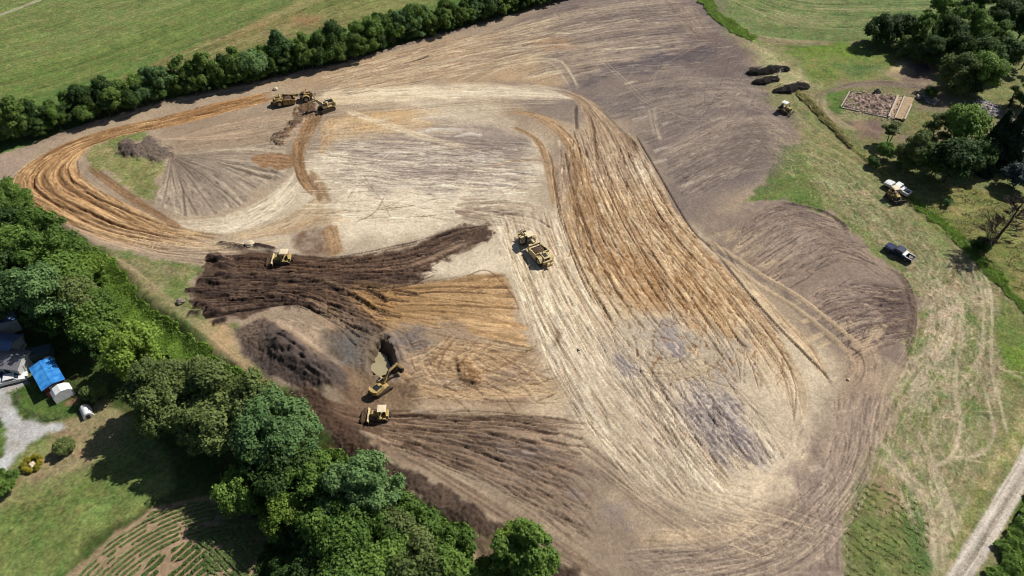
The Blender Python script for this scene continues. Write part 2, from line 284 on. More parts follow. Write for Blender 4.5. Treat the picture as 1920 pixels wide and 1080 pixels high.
# the open grass lower right
patch([[(1725, 500), (1720, 600), (1700, 700), (1690, 760)], [(1800, 470), (1800, 600), (1780, 700), (1760, 800)], [(1890, 520), (1900, 640), (1880, 740), (1860, 820)]], [((128, 124, 82), (184, 168, 138)), ((132, 124, 88), (190, 172, 146)), ((130, 124, 86), (182, 166, 136))], sw=1.3, sl=8, a=.85, es=.1, et=.08, veg=.9, con=1.5)
paint([(1870, 560), (1960, 640), (1960, 760), (1880, 720), (1865, 640)], (112, 132, 62), soft=3, warp=1.5, col2=(124, 134, 72), csc=5, **G)
paint([(1868, 640), (1925, 650), (1925, 695), (1885, 690)], (104, 142, 44), soft=2.5, warp=1.5, a=.8, **G)
for q in ([(1800, 590), (1842, 590), (1835, 660), (1805, 650)], [(1690, 590), (1730, 590), (1720, 660), (1695, 660)], [(1735, 695), (1775, 700), (1770, 750), (1735, 755)], [(1805, 740), (1850, 770), (1840, 830), (1810, 800)], [(1640, 810), (1672, 815), (1700, 850), (1680, 880), (1640, 850)], [(1755, 790), (1790, 810), (1780, 860), (1750, 850)], [(1800, 660), (1830, 670), (1825, 720), (1800, 710)], [(1590, 905), (1640, 895), (1650, 920), (1600, 950)]):
    paint(q, (106, 130, 58), soft=4, warp=3, wsc=3, patchy=.7, psc=1.5, a=.8, seed=len(q)+q[0][0] % 17, **G)
paint([(1690, 780), (1860, 780), (1830, 960), (1780, 1080), (1760, 1080), (1760, 950), (1700, 860)], (158, 150, 112), soft=5, warp=3, patchy=.4, psc=3, a=.7, veg=.8)
for x0, x1, cc in ((1841, 1838, 0), (1858, 1860, 0)):
    stroke([(x0-20, 500), (x0, 560), (x0, 640), (x1, 700), (x1+18, 770), (x1+30, 830)], .9, (186, 174, 144), a=.85, soft=.6, patchy=.25, veg=.2)
stroke([(1720, 560), (1760, 600), (1800, 640)], 1.2, (174, 160, 130), a=.4, patchy=.5, veg=.5)
for q, ww in (([(1660, 760), (1700, 700), (1740, 660), (1790, 610)], 2.6), ([(1640, 800), (1690, 760), (1730, 700), (1770, 660), (1790, 600)], 1.6), ([(1800, 560), (1800, 640), (1790, 720), (1800, 800), (1780, 860), (1730, 880)], 1.2), ([(1760, 540), (1762, 640), (1740, 700), (1700, 770)], 1.0), ([(1690, 830), (1740, 880), (1765, 960), (1775, 1080)], 2.2), ([(1640, 855), (1700, 900), (1740, 960), (1750, 1080)], 2.4), ([(1715, 800), (1750, 870), (1775, 940), (1800, 1020), (1790, 1080)], 1.6), ([(1745, 770), (1760, 840), (1790, 880)], .8), ([(1870, 780), (1850, 840), (1800, 860), (1760, 855)], 1.2), ([(1880, 830), (1850, 900), (1810, 960), (1790, 1020)], 1.5), ([(1560, 800), (1600, 880), (1640, 900)], 1.0), ([(1620, 790), (1660, 840), (1740, 930)], 1.3)):
    stroke(q, ww*1.15, (182, 164, 138), a=.85, patchy=.35, soft=.6, veg=.3, hi=(202, 186, 158))
for q in ([(1706, 773), (1760, 771), (1830, 772), (1888, 771)], [(1715, 783), (1780, 784), (1860, 783)]): stroke(q, .35, (190, 178, 150), a=.7, patchy=.4, veg=.4)
for q in ([(1785, 858), (1820, 857), (1850, 852)], [(1810, 862), (1840, 868)]): stroke(q, .5, (190, 180, 150), a=.7, veg=.3)
stroke([(1870, 690), (1895, 700), (1918, 712)], .9, (186, 172, 140), a=.7, veg=.3); stroke([(1880, 696), (1925, 700)], .4, (186, 172, 140), a=.6, veg=.3)
# crop remnants, weeds
paint([(1588, 930), (1640, 900), (1700, 920), (1735, 960), (1745, 1080), (1745, 1150), (1580, 1150)], (136, 138, 84), soft=2, warp=1.5, col2=(112, 128, 66), csc=2.5, **G)
paint([(1700, 935), (1735, 960), (1742, 1030), (1745, 1080), (1715, 1080), (1705, 1000)], (78, 116, 54), soft=2.5, warp=1.5, patchy=.3, a=.8, **G)
paint([(1640, 880), (1690, 905), (1700, 950), (1660, 970), (1620, 930)], (162, 136, 112), soft=2, warp=2, wsc=3, patchy=.6, psc=2, a=.8, veg=.3)
# verge of the gravel road
paint([(1925, 760), (1840, 900), (1800, 980), (1760, 1120), (1790, 1120), (1835, 960), (1930, 820)], (124, 130, 68), soft=1.5, warp=1, col2=(178, 164, 114), csc=2.5, **G)
paint([(1960, 860), (1900, 980), (1850, 1120), (2200, 1200), (2200, 700)], (88, 106, 42), soft=1.5, warp=1, col2=(70, 92, 34), csc=4, **G)
# --- valley: lawns, drive, maize plot
paint([(-900, 330), (0, 352), (330, 610), (530, 748), (690, 872), (900, 1010), (1100, 1130), (1000, 1500), (-900, 1500)], (84, 98, 48), soft=2, warp=1, col2=(66, 84, 38), csc=8, **G)
paint([(-100, 860), (0, 890), (60, 830), (200, 770), (280, 800), (330, 920), (250, 970), (160, 1020), (100, 1090), (-100, 1150)], (110, 128, 64), soft=2, warp=1, col2=(124, 140, 74), csc=6, **G)
patch([[(-60, 1100), (60, 1040), (180, 960), (320, 890)], [(-60, 930), (60, 920), (200, 880), (300, 830)]], [((94, 114, 52), (128, 140, 74)), ((98, 116, 56), (132, 142, 80))], sw=1.2, sl=9, a=.6, es=.2, et=.1, veg=1)
paint([(40, 850), (110, 800), (200, 765), (250, 770), (250, 810), (190, 850), (120, 880), (60, 900), (20, 935), (-20, 950), (-10, 900)], (146, 134, 92), soft=3, warp=2.5, col2=(124, 130, 74), csc=3.5, patchy=.3, a=.9, **G)
for q in ([(110, 800), (200, 770), (250, 780), (240, 830), (160, 870), (110, 860)], [(0, 930), (60, 890), (120, 880), (60, 940), (0, 970)], [(120, 840), (180, 860), (120, 920), (60, 920)]): paint(q, (156, 138, 104), soft=4, warp=2.5, patchy=.35, psc=3, a=.85, veg=.7)
paint([(30, 730), (75, 715), (110, 745), (150, 760), (125, 790), (70, 790), (30, 770)], (86, 114, 50), soft=1.5, warp=.8, **G)
paint([(120, 750), (150, 742), (145, 758), (122, 760)], (142, 112, 86), soft=1, warp=.6, veg=.2)
paint([(-30, 800), (0, 800), (12, 820), (5, 850), (-30, 870)], (96, 126, 54), soft=1.2, warp=.6, **G)
paint([(200, 1015), (290, 955), (380, 932), (440, 938), (500, 970), (530, 1010), (560, 1150), (90, 1150), (120, 1075)], (158, 132, 106), soft=1.2, warp=.8, col2=(170, 144, 118), csc=4, veg=.3)
patch([[(100, 1110), (190, 1022), (290, 958), (380, 934), (450, 945), (520, 1010)], [(240, 1110), (300, 1040), (350, 1010), (400, 1000), (420, 1030), (430, 1110)]], [((136, 126, 92), (172, 146, 120))], sw=.7, sl=10, a=.5, es=.05, et=.05, veg=.3)
# strip between the site and the woods
paint([(200, 480), (300, 488), (370, 502), (395, 520), (350, 560), (380, 600), (445, 615), (450, 660), (520, 722), (490, 722), (400, 660), (330, 610), (260, 555), (190, 490)], (146, 136, 96), soft=2.5, warp=2, col2=(120, 132, 72), csc=5, **G)
patch([[(205, 482), (290, 555), (370, 625), (470, 712)], [(225, 480), (320, 555), (400, 620), (500, 715)]], [((158, 140, 108), (188, 166, 130)), ((166, 144, 110), (198, 172, 134))], sw=.6, sl=10, a=.75, es=.25, patchy=.4, veg=.3)
paint([(395, 590), (440, 605), (447, 650), (500, 705), (520, 722), (470, 700), (410, 650), (375, 615)], (190, 160, 124), soft=2, warp=1, patchy=.3, veg=.1)
paint([(335, 520), (358, 530), (350, 560), (330, 545)], (128, 138, 76), soft=2, warp=2, a=.6, **G)
# ================================================================= BARE EARTH
E = dict(veg=0.0)
paint(EARTH, (174, 155, 132), soft=1.6, warp=1.0, wsc=3, col2=(156, 138, 120), csc=16, **E)
paint([(880, 470), (960, 400), (1060, 400), (1130, 420), (1300, 430), (1560, 700), (1500, 860), (1330, 960), (1200, 960), (1080, 800), (960, 720), (1000, 600), (940, 520)], (206, 189, 164), soft=10, warp=5, wsc=12, col2=(190, 172, 150), csc=8, **E)
paint([(740, 490), (860, 450), (940, 430), (960, 520), (860, 520), (760, 510)], (212, 196, 172), soft=4, warp=3, **E)
paint([(800, 700), (1100, 690), (1120, 790), (800, 780)], (200, 176, 144), soft=6, warp=4, col2=(184, 160, 132), csc=5, **E)
# dark top soil, upper right
paint([(1010, 10), (1075, -60), (1300, -60), (1400, 105), (1440, 140), (1425, 185), (1480, 240), (1445, 300), (1430, 350), (1330, 400), (1290, 380), (1250, 320), (1180, 235), (1100, 190), (1020, 170), (900, 150), (880, 110), (940, 60)], (134, 120, 112), soft=10, warp=5, wsc=18, col2=(120, 107, 103), csc=14, **E)
patch([[(900, 62), (1040, 20), (1180, -10), (1290, -20)], [(930, 110), (1100, 80), (1250, 60), (1350, 50)], [(1000, 170), (1120, 150), (1280, 135), (1400, 120)]], [((132, 116, 102), (178, 160, 136)), ((114, 101, 96), (180, 162, 142)), ((106, 95, 93), (156, 141, 128))], sw=.8, sl=14, a=.85, es=.1, et=.1, con=1.2)
patch([[(1080, 190), (1200, 150), (1320, 140), (1420, 140)], [(1180, 240), (1280, 215), (1380, 205), (1470, 235)]], [((106, 96, 95), (154, 140, 127)), ((114, 102, 99), (160, 144, 130))], sw=.8, sl=10, a=.85, es=.15, et=.1)
patch([[(1230, 270), (1320, 235), (1430, 210), (1490, 240)], [(1290, 385), (1350, 350), (1410, 330), (1450, 320)]], [((116, 103, 98), (166, 149, 134)), ((122, 109, 102), (168, 151, 135))], sw=.7, sl=12, a=.85, es=.1, et=.1, con=1.2)
patch([[(1290, -5), (1330, 45), (1385, 110)], [(1235, -5), (1280, 60), (1350, 130)]], [((126, 110, 100), (176, 156, 138)), ((112, 98, 94), (150, 134, 122))], sw=.5, sl=12, a=.8, es=.2, et=.2, amp=.08)
paint([(1290, 62), (1390, 75), (1420, 130), (1350, 150), (1270, 120)], (110, 96, 94), soft=5, warp=3, a=.6, **E)
paint([(1250, 98), (1340, 90), (1350, 105), (1230, 130), (1100, 160), (1090, 145)], (84, 78, 86), soft=4, warp=3, patchy=.4, a=.7, **E)
paint([(1370, 235), (1440, 232), (1440, 310), (1400, 318), (1380, 300)], (120, 108, 100), soft=2, warp=1, a=.7, **E)
patch([[(1340, 250), (1400, 240), (1470, 245)], [(1330, 330), (1390, 320), (1440, 325)]], [((110, 98, 94), (140, 124, 114))], sw=.5, sl=6, a=.4, ruts=5, rd=.12, es=.2, et=.1)
# warm tan, upper left of centre
paint([(640, 125), (820, 70), (930, 60), (1020, 110), (1040, 165), (900, 160), (640, 165), (560, 180), (500, 160)], (168, 144, 118), soft=7, warp=4, wsc=10, col2=(184, 158, 126), csc=10, a=.9, **E)
patch([[(600, 140), (760, 95), (900, 60), (1040, 30)], [(620, 180), (780, 150), (920, 125), (1060, 100)]], [((150, 126, 104), (200, 174, 140)), ((148, 124, 104), (206, 180, 146)), ((128, 112, 100), (182, 164, 138))], sw=.7, sl=14, a=.85, es=.12, et=.08, con=1.25)
paint([(990, 75), (1060, 70), (1100, 90), (1020, 95)], (190, 146, 108), soft=5, warp=3, patchy=.5, a=.6, **E)
for q in ([(700, 142), (780, 128), (860, 118)], [(770, 128), (860, 112), (935, 112)], [(985, 68), (1040, 62), (1090, 66)], [(960, 92), (1040, 84), (1130, 92), (1200, 90)], [(975, 148), (1020, 142), (1055, 136)], [(1150, 45), (1180, 38), (1200, 40)], [(1130, 60), (1180, 55), (1230, 60)], [(850, 132), (930, 116)], [(1170, 158), (1195, 150)], [(1005, 140), (1060, 132)], [(1120, 95), (1240, 88)]):
    stroke(q, 2.2, (206, 190, 164), a=.65, patchy=.75, soft=.8)
stroke([(752, 122), (780, 113), (804, 104)], 1.3, (92, 76, 66), a=.9, dh=-.25)
# region between the loop and the pale haul road
paint([(300, 240), (420, 215), (540, 205), (590, 215), (570, 260), (460, 300), (330, 300)], (158, 138, 118), soft=3, warp=2, **E)
patch([[(330, 252), (430, 228), (540, 207), (610, 200)], [(335, 285), (420, 275), (520, 268), (560, 262)]], [((146, 126, 108), (180, 156, 132)), ((152, 132, 114), (188, 164, 138))], sw=.6, sl=14, a=.85, es=.12)
patch([[(330, 285), (430, 272), (540, 262)], [(340, 300), (470, 300), (540, 322)], [(330, 310), (440, 330), (500, 360)]], [((138, 122, 108), (184, 168, 146)), ((146, 130, 114), (196, 180, 158))], sw=.55, sl=12, a=.85, es=.08, et=.05, con=1.2)
for q in ([(300, 262), (400, 256), (480, 248)], [(330, 262), (400, 262), (470, 258)]): stroke(q, .7, (200, 176, 146), a=.7, patchy=.4)
# pale central plain
paint([(560, 320), (640, 280), (760, 200), (900, 190), (1010, 250), (1040, 340), (1040, 440), (930, 470), (860, 480), (700, 470), (640, 480), (570, 470), (420, 480), (430, 430), (520, 390)], (206, 191, 168), soft=9, warp=4, wsc=12, col2=(190, 174, 153), csc=12, **E)
patch([[(600, 250), (740, 250), (880, 250), (1000, 270)], [(600, 300), (740, 320), (880, 330), (1020, 340)], [(600, 345), (720, 385), (820, 410), (900, 420)]], [((172, 156, 138), (222, 208, 184)), ((152, 138, 130), (206, 194, 176)), ((186, 170, 150), (234, 222, 200))], sw=.75, sl=13, a=.9, es=.12, et=.1, con=1.15)
patch([[(760, 215), (860, 225), (960, 240), (1010, 260)], [(640, 270), (760, 280), (880, 290), (1000, 300)]], [((146, 130, 118), (198, 180, 156)), ((120, 108, 106), (178, 162, 146))], sw=.7, sl=12, a=.75, es=.2, et=.1, con=1.3)
paint([(970, 175), (1080, 185), (1090, 225), (1000, 225)], (124, 112, 108), soft=5, warp=3, patchy=.3, a=.7, **E)
paint([(860, 240), (960, 245), (1000, 290), (930, 310), (860, 285)], (144, 130, 122), soft=6, warp=4, patchy=.4, a=.6, **E)
paint([(640, 365), (760, 355), (860, 365), (860, 400), (780, 430), (700, 455), (640, 440), (610, 400)], (228, 215, 192), soft=5, warp=4, col2=(214, 199, 174), csc=5, a=.85, **E)
for q in ([(850, 258), (880, 252), (905, 256)], [(780, 248), (830, 244), (870, 246)], [(885, 300), (910, 292)], [(950, 330), (1000, 322)], [(700, 290), (760, 286)]): stroke(q, 2.0, (214, 206, 196), a=.6, patchy=.7)
for q in ([(660, 420), (700, 400), (720, 370)], [(680, 330), (690, 345), (700, 360)], [(640, 400), (700, 395), (780, 385)], [(650, 375), (668, 350), (690, 335)], [(830, 300), (900, 318), (990, 330)]): stroke(q, .5, (132, 112, 92), a=.6, patchy=.4, dh=-.08)
# haul road: pale band from the excavator to the turn
patch([[(560, 172), (700, 160), (860, 155), (1000, 160), (1070, 170)], [(590, 200), (700, 196), (860, 192), (1000, 188), (1080, 195)]], [((190, 168, 138), (226, 206, 176)), ((204, 186, 158), (236, 221, 196)), ((188, 172, 152), (222, 207, 184))], sw=.8, sl=30, a=.95, es=.25, et=.08)
patch([[(620, 205), (720, 200), (840, 195)], [(600, 270), (690, 262), (800, 250)]], [((174, 146, 112), (216, 190, 154)), ((178, 152, 120), (214, 190, 156))], sw=.6, sl=14, a=.85, es=.25, et=.12)
paint([(640, 215), (720, 205), (790, 200), (740, 235), (680, 245), (640, 235)], (202, 164, 116), soft=4, warp=2, patchy=.5, a=.7, **E)
patch([[(630, 195), (740, 232), (840, 262), (900, 270)], [(640, 210), (730, 248), (820, 270), (870, 285)]], [((200, 182, 154), (224, 206, 178))], sw=.5, sl=20, a=.7, es=.3, et=.1)
patch([[(840, 195), (900, 225), (960, 262)], [(900, 190), (960, 215), (1000, 240)]], [((176, 158, 138), (214, 198, 172))], sw=.5, sl=12, a=.6, es=.35, et=.2)
stroke([(850, 155), (900, 135), (950, 118), (1010, 110), (1050, 116), (1070, 140), (1086, 170)], 1.4, (196, 180, 154), a=.75, patchy=.2); stroke([(880, 160), (940, 130), (980, 120), (1020, 117), (1040, 125), (1058, 150), (1068, 165)], 1.2, (192, 176, 150), a=.6, patchy=.2)
for dx in (0, 8): stroke([(1112+dx, 66), (1116+dx, 90), (1130+dx, 118), (1165+dx, 150), (1200+dx, 185), (1240+dx, 205), (1290, 222+dx*.5), (1340, 222+dx*.5)], .45, (176, 160, 142), a=.7, patchy=.2)
for q in ([(1225, 200), (1235, 255), (1245, 262)], [(1216, 205), (1226, 255)]): stroke(q, 1.2, (196, 182, 158), a=.6, patchy=.5)
for q in ([(1180, 205), (1210, 200)], [(1185, 228), (1215, 218)], [(1225, 285), (1250, 275)], [(1220, 308), (1250, 298)], [(1265, 355), (1300, 340)], [(1240, 235), (1262, 228)], [(1330, 228), (1360, 220)], [(1290, 180), (1320, 174)]): stroke(q, 1.8, (188, 176, 160), a=.6, patchy=.7)
stroke([(1230, 300), (1290, 250), (1340, 225), (1380, 215)], 1.4, (152, 138, 124), a=.6); stroke([(1400, 205), (1330, 245), (1255, 290)], .8, (160, 144, 128), a=.6)
patch([[(1300, 170), (1390, 165), (1400, 180)], [(1310, 182), (1380, 180), (1420, 190)]], [((150, 134, 120), (176, 160, 142))], sw=.4, a=.5, es=.3, et=.2)
# fan of dozer passes below the topsoil heap
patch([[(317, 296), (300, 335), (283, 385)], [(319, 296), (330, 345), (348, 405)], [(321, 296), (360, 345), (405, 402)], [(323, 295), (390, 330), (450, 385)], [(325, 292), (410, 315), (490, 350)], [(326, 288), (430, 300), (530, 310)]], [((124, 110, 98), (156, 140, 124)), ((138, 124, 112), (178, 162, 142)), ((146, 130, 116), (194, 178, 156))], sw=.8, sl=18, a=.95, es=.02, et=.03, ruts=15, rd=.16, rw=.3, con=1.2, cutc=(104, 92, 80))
patch([[(285, 388), (330, 412), (400, 405), (470, 378), (520, 345), (555, 318)], [(290, 402), (350, 430), (430, 440), (500, 415), (545, 385), (570, 345)]], [((168, 152, 132), (200, 184, 158)), ((196, 180, 156), (230, 216, 192)), ((202, 186, 162), (232, 218, 194))], sw=.8, sl=14, a=.95, es=.18, et=.1)
patch([[(430, 440), (490, 425), (550, 395), (600, 350)], [(440, 452), (520, 445), (600, 425), (660, 420)]], [((178, 152, 120), (212, 188, 154)), ((160, 138, 112), (206, 184, 154))], sw=.6, sl=14, a=.85, es=.15, et=.08)
patch([[(440, 447), (540, 432), (620, 395), (640, 380)], [(450, 452), (560, 440), (640, 430)]], [((140, 118, 92), (178, 152, 122))], sw=.5, sl=8, a=.5, es=.3, et=.2)
# grass island
ISL = [(170, 278), (200, 262), (240, 252), (275, 248), (262, 262), (230, 275), (235, 288), (262, 300), (298, 305), (294, 340), (284, 378), (262, 366), (225, 338), (195, 318), (165, 305)]
paint(ISL, (158, 150, 98), soft=1.5, warp=1.5, wsc=3, col2=(136, 138, 80), csc=3.5, **G)
paint([(240, 330), (290, 320), (284, 376), (255, 362)], (122, 128, 72), soft=2, warp=1, a=.7, **G)
paint([(195, 262), (275, 247), (270, 256), (215, 275)], (124, 138, 74), soft=1.5, warp=1, a=.8, **G)
paint([(222, 272), (232, 265), (250, 266), (262, 270), (280, 259), (300, 262), (318, 280), (318, 298), (290, 302), (262, 292), (238, 291), (226, 284)], (118, 104, 94), soft=2.2, warp=1.4, wsc=2, rough=.8, dh=.7, veg=0)
paint([(224, 272), (240, 265), (258, 270), (262, 285), (240, 290), (228, 284)], (96, 84, 80), soft=1.6, warp=1, rough=1.1, dh=.4, veg=0)
# the orange loop of the scraper haul road
loopA = [[(510, 172), (420, 190), (300, 220), (200, 242), (120, 268), (60, 300), (24, 330), (22, 356), (55, 385), (110, 415), (200, 450), (310, 478)],
         [(512, 180), (420, 202), (310, 228), (220, 248), (140, 275), (95, 305), (75, 335), (95, 362), (160, 395), (230, 425), (310, 447), (400, 462)],
         [(515, 188), (420, 214), (320, 237), (240, 252), (178, 272), (146, 300), (150, 322), (185, 352), (240, 382), (290, 408), (340, 428), (430, 442)]]
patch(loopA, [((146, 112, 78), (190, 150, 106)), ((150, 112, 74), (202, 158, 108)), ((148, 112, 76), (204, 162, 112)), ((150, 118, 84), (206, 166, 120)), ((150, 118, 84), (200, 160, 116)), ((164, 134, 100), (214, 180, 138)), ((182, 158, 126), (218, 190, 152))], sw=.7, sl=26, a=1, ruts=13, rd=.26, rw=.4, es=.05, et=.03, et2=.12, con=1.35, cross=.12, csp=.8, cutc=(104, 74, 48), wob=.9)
patch([[(165, 306), (200, 328), (250, 364), (300, 398), (345, 425)], [(155, 312), (185, 338), (240, 378), (290, 408), (330, 428)]], [((118, 92, 66), (158, 124, 90))], sw=.5, sl=8, a=.85, es=.12, et=.06, amp=.12, ruts=2, rd=.2)
patch([[(60, 392), (130, 432), (220, 465), (330, 492), (420, 505)], [(100, 415), (200, 450), (300, 470), (420, 470), (480, 462)]], [((150, 130, 110), (186, 166, 142)), ((150, 130, 114), (196, 174, 150)), ((160, 140, 122), (200, 178, 152))], sw=.6, sl=14, a=.9, es=.12, et=.06, ruts=5, rd=.12, cutc=(110, 92, 80))
patch([[(300, 440), (380, 452), (470, 452), (560, 440)], [(300, 462), (390, 475), (470, 468), (560, 455)]], [((196, 166, 128), (222, 194, 156)), ((194, 174, 144), (216, 196, 164))], sw=.7, sl=16, a=.7, es=.35, et=.2)
patch([[(300, 465), (400, 480), (470, 458), (540, 455)], [(290, 485), (390, 497), (470, 470), (530, 468)]], [((150, 130, 112), (188, 168, 144))], sw=.5, sl=9, a=.6, es=.2, et=.1, con=1.2)
paint([(-200, 290), (0, 290), (80, 270), (60, 288), (25, 320), (15, 345), (-200, 340)], (166, 146, 130), soft=2, warp=1, **E)
# windrow of loose soil along the hedge foot
stroke([(-60, 300), (60, 274), (130, 246), (200, 226), (290, 198), (400, 173), (480, 157), (560, 138), (640, 121), (700, 104), (760, 86), (830, 66), (900, 48), (1000, 20), (1060, 2)], 2.4, (138, 120, 108), a=.8, dh=.5, rough=.9, veg=0)
# excavator's cut: track, tongue, loose dirt
patch([[(578, 212), (560, 245), (545, 285), (552, 330), (575, 365)], [(612, 212), (590, 245), (572, 280), (575, 320), (605, 370)]], [((120, 92, 66), (172, 136, 98)), ((116, 90, 66), (166, 132, 96)), ((128, 100, 74), (180, 146, 110))], sw=.6, sl=9, a=1, es=.12, et=.06, ruts=3, rd=.25, cutc=(90, 66, 46), con=1.2, amp=.1)
patch([[(600, 225), (600, 260), (590, 300)], [(640, 225), (625, 262), (600, 300)]], [((168, 136, 100), (206, 174, 134))], sw=.5, sl=5, a=.7, es=.3, et=.15)
paint([(470, 298), (480, 289), (520, 286), (552, 290), (552, 312), (520, 316), (485, 312)], (150, 118, 88), soft=1, warp=1, wsc=2, rough=.2, **E)
patch([[(474, 292), (500, 288), (548, 290)], [(474, 306), (500, 312), (552, 312)]], [((132, 102, 76), (170, 136, 102)), ((138, 108, 82), (174, 140, 106))], sw=.5, sl=9, a=.95, es=.12, et=.1, ruts=3, rd=.1, rough=.2)
patch([[(560, 320), (580, 350), (600, 385)], [(590, 318), (612, 350), (620, 380)]], [((124, 98, 74), (162, 130, 98))], sw=.5, sl=7, a=.8, es=.3, et=.15)
patch([[(598, 432), (606, 455), (612, 482)], [(632, 418), (640, 450), (650, 482)]], [((142, 110, 80), (176, 142, 106))], sw=.6, sl=8, a=.85, es=.15, et=.1)
patch([[(470, 440), (540, 425), (600, 400)], [(500, 440), (560, 428), (620, 402)]], [((150, 122, 94), (190, 160, 126))], sw=.4, sl=7, a=.6, es=.3, et=.15)
paint([(552, 438), (590, 430), (610, 440), (612, 470), (580, 478), (552, 465)], (150, 132, 116), soft=2, warp=1.2, col2=(110, 84, 66), csc=2, a=.85, rough=.2, **E)
paint([(556, 205), (575, 195), (600, 196), (590, 212), (575, 225), (560, 235), (548, 255), (532, 262), (530, 272), (512, 272), (516, 258), (535, 245), (545, 225)], (122, 94, 70), soft=1.2, warp=1.5, wsc=1.6, rough=.9, dh=.5, col2=(104, 86, 74), csc=2.5, veg=0)
# mid-plain dark wheel marks near 1000,400
patch([[(860, 372), (940, 375), (1010, 385), (1050, 410)], [(850, 410), (920, 425), (980, 440), (1020, 470)]], [((120, 100, 88), (186, 166, 142)), ((140, 120, 106), (200, 182, 156)), ((168, 150, 130), (206, 186, 160))], sw=.7, sl=12, a=.85, es=.12, et=.08, ruts=6, rd=.14, con=1.3, cutc=(90, 72, 62))
paint([(390, 486), (470, 470), (620, 486), (760, 470), (860, 424), (915, 420), (925, 440), (800, 505), (740, 560), (712, 640), (690, 660), (650, 648), (600, 590), (540, 572), (400, 604), (350, 556), (372, 525)], (100, 80, 66), soft=1.6, warp=1.6, wsc=2.5, col2=(88, 70, 60), csc=3, rough=.5, **E)
# second swath, scraper lane
patch([[(905, 400), (925, 440), (950, 520), (1000, 640), (1060, 760), (1130, 870), (1230, 960)], [(1000, 390), (1010, 430), (1050, 520), (1110, 620), (1170, 720), (1250, 830), (1330, 930)], [(1050, 400), (1070, 460), (1110, 540), (1180, 640), (1260, 740), (1340, 860), (1400, 930)]], [((178, 160, 140), (216, 200, 178)), ((194, 174, 148), (234, 218, 192)), ((196, 176, 148), (234, 218, 190)), ((184, 166, 144), (226, 209, 184)), ((174, 156, 140), (214, 197, 176)), ((180, 162, 144), (218, 201, 178))], sw=.9, sl=18, a=.95, es=.08, et=.06, ruts=9, rd=.1, rw=.3, con=1.05, cutc=(150, 122, 94))
# the great swath of passes
sw_ = [[(1036, 330), (1044, 390), (1064, 460), (1092, 530), (1130, 600), (1150, 640)],
       [(1075, 250), (1098, 340), (1135, 430), (1185, 520), (1235, 590), (1280, 650)],
       [(1130, 250), (1165, 330), (1215, 420), (1275, 500), (1345, 590), (1410, 680), (1450, 760)],
       [(1190, 250), (1235, 330), (1290, 420), (1358, 500), (1432, 590), (1490, 670), (1518, 740), (1505, 820)]]
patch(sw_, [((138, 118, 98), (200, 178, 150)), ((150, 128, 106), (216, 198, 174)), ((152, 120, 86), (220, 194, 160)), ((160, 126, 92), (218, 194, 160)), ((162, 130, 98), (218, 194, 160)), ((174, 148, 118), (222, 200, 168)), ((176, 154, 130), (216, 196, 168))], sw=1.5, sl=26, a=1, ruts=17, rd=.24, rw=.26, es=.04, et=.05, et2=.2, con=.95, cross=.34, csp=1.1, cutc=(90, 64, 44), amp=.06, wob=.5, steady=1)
stroke([(1190, 252), (1236, 330), (1292, 425), (1335, 470)], .55, (88, 68, 52), a=.9, dh=-.25); stroke([(1036, 330), (1045, 390), (1065, 460), (1092, 530), (1125, 590)], .5, (100, 76, 56), a=.85, dh=-.22)
patch([[(1085, 470), (1140, 560), (1180, 620)], [(1290, 450), (1380, 550), (1440, 640)]], [((142, 98, 58), (198, 158, 114)), ((146, 102, 60), (202, 162, 116))], sw=.9, sl=5, a=.55, es=.25, et=.25, patchy=.6, cross=.4, csp=1.4)
patch([[(1300, 445), (1380, 530), (1450, 610), (1510, 670), (1545, 715)], [(1345, 450), (1410, 530), (1480, 600), (1530, 655), (1562, 720)]], [((186, 162, 132), (212, 190, 160)), ((196, 168, 136), (218, 194, 160))], sw=.8, sl=22, a=.9, es=.08, et=.06, ruts=2, rd=.15)
stroke([(1312, 445), (1360, 500), (1410, 560), (1460, 615), (1510, 665), (1545, 700), (1562, 728)], .7, (92, 76, 64), a=.8, dh=-.25)
# curves feeding the swath
patch([[(1040, 172), (1075, 190), (1095, 230), (1100, 290), (1110, 340)], [(1060, 168), (1110, 190), (1150, 225), (1190, 262), (1215, 300)]], [((130, 108, 88), (190, 166, 138)), ((140, 116, 94), (200, 176, 148))], sw=.55, sl=16, a=.95, ruts=6, rd=.2, es=.1, et=.08, con=1.2, cutc=(90, 70, 54))
patch([[(940, 212), (1000, 225), (1045, 260), (1070, 310), (1078, 380)], [(965, 205), (1030, 220), (1075, 255), (1100, 300), (1115, 370)]], [((150, 122, 92), (196, 168, 136)), ((130, 100, 70), (184, 152, 116))], sw=.5, sl=14, a=.95, ruts=4, rd=.22, es=.12, et=.08, cutc=(96, 70, 48))
patch([[(955, 240), (995, 262), (1015, 300), (1025, 350), (1035, 400)], [(975, 240), (1015, 265), (1035, 300), (1042, 340), (1050, 400)]], [((156, 126, 92), (194, 164, 128)), ((140, 112, 84), (190, 162, 130))], sw=.5, sl=14, a=.9, ruts=2, rd=.2, es=.15, et=.1, cutc=(96, 70, 48))
patch([[(900, 315), (960, 300), (1020, 298), (1060, 318), (1078, 350)], [(900, 322), (960, 308), (1010, 306), (1040, 325), (1060, 350)]], [((142, 116, 98), (176, 150, 126))], sw=.4, sl=14, a=.7, ruts=2, rd=.1, es=.25, et=.12)
stroke([(1080, 195), (1079, 220), (1082, 250)], 1.2, (92, 78, 70), a=.8, dh=-.2, rough=.3)
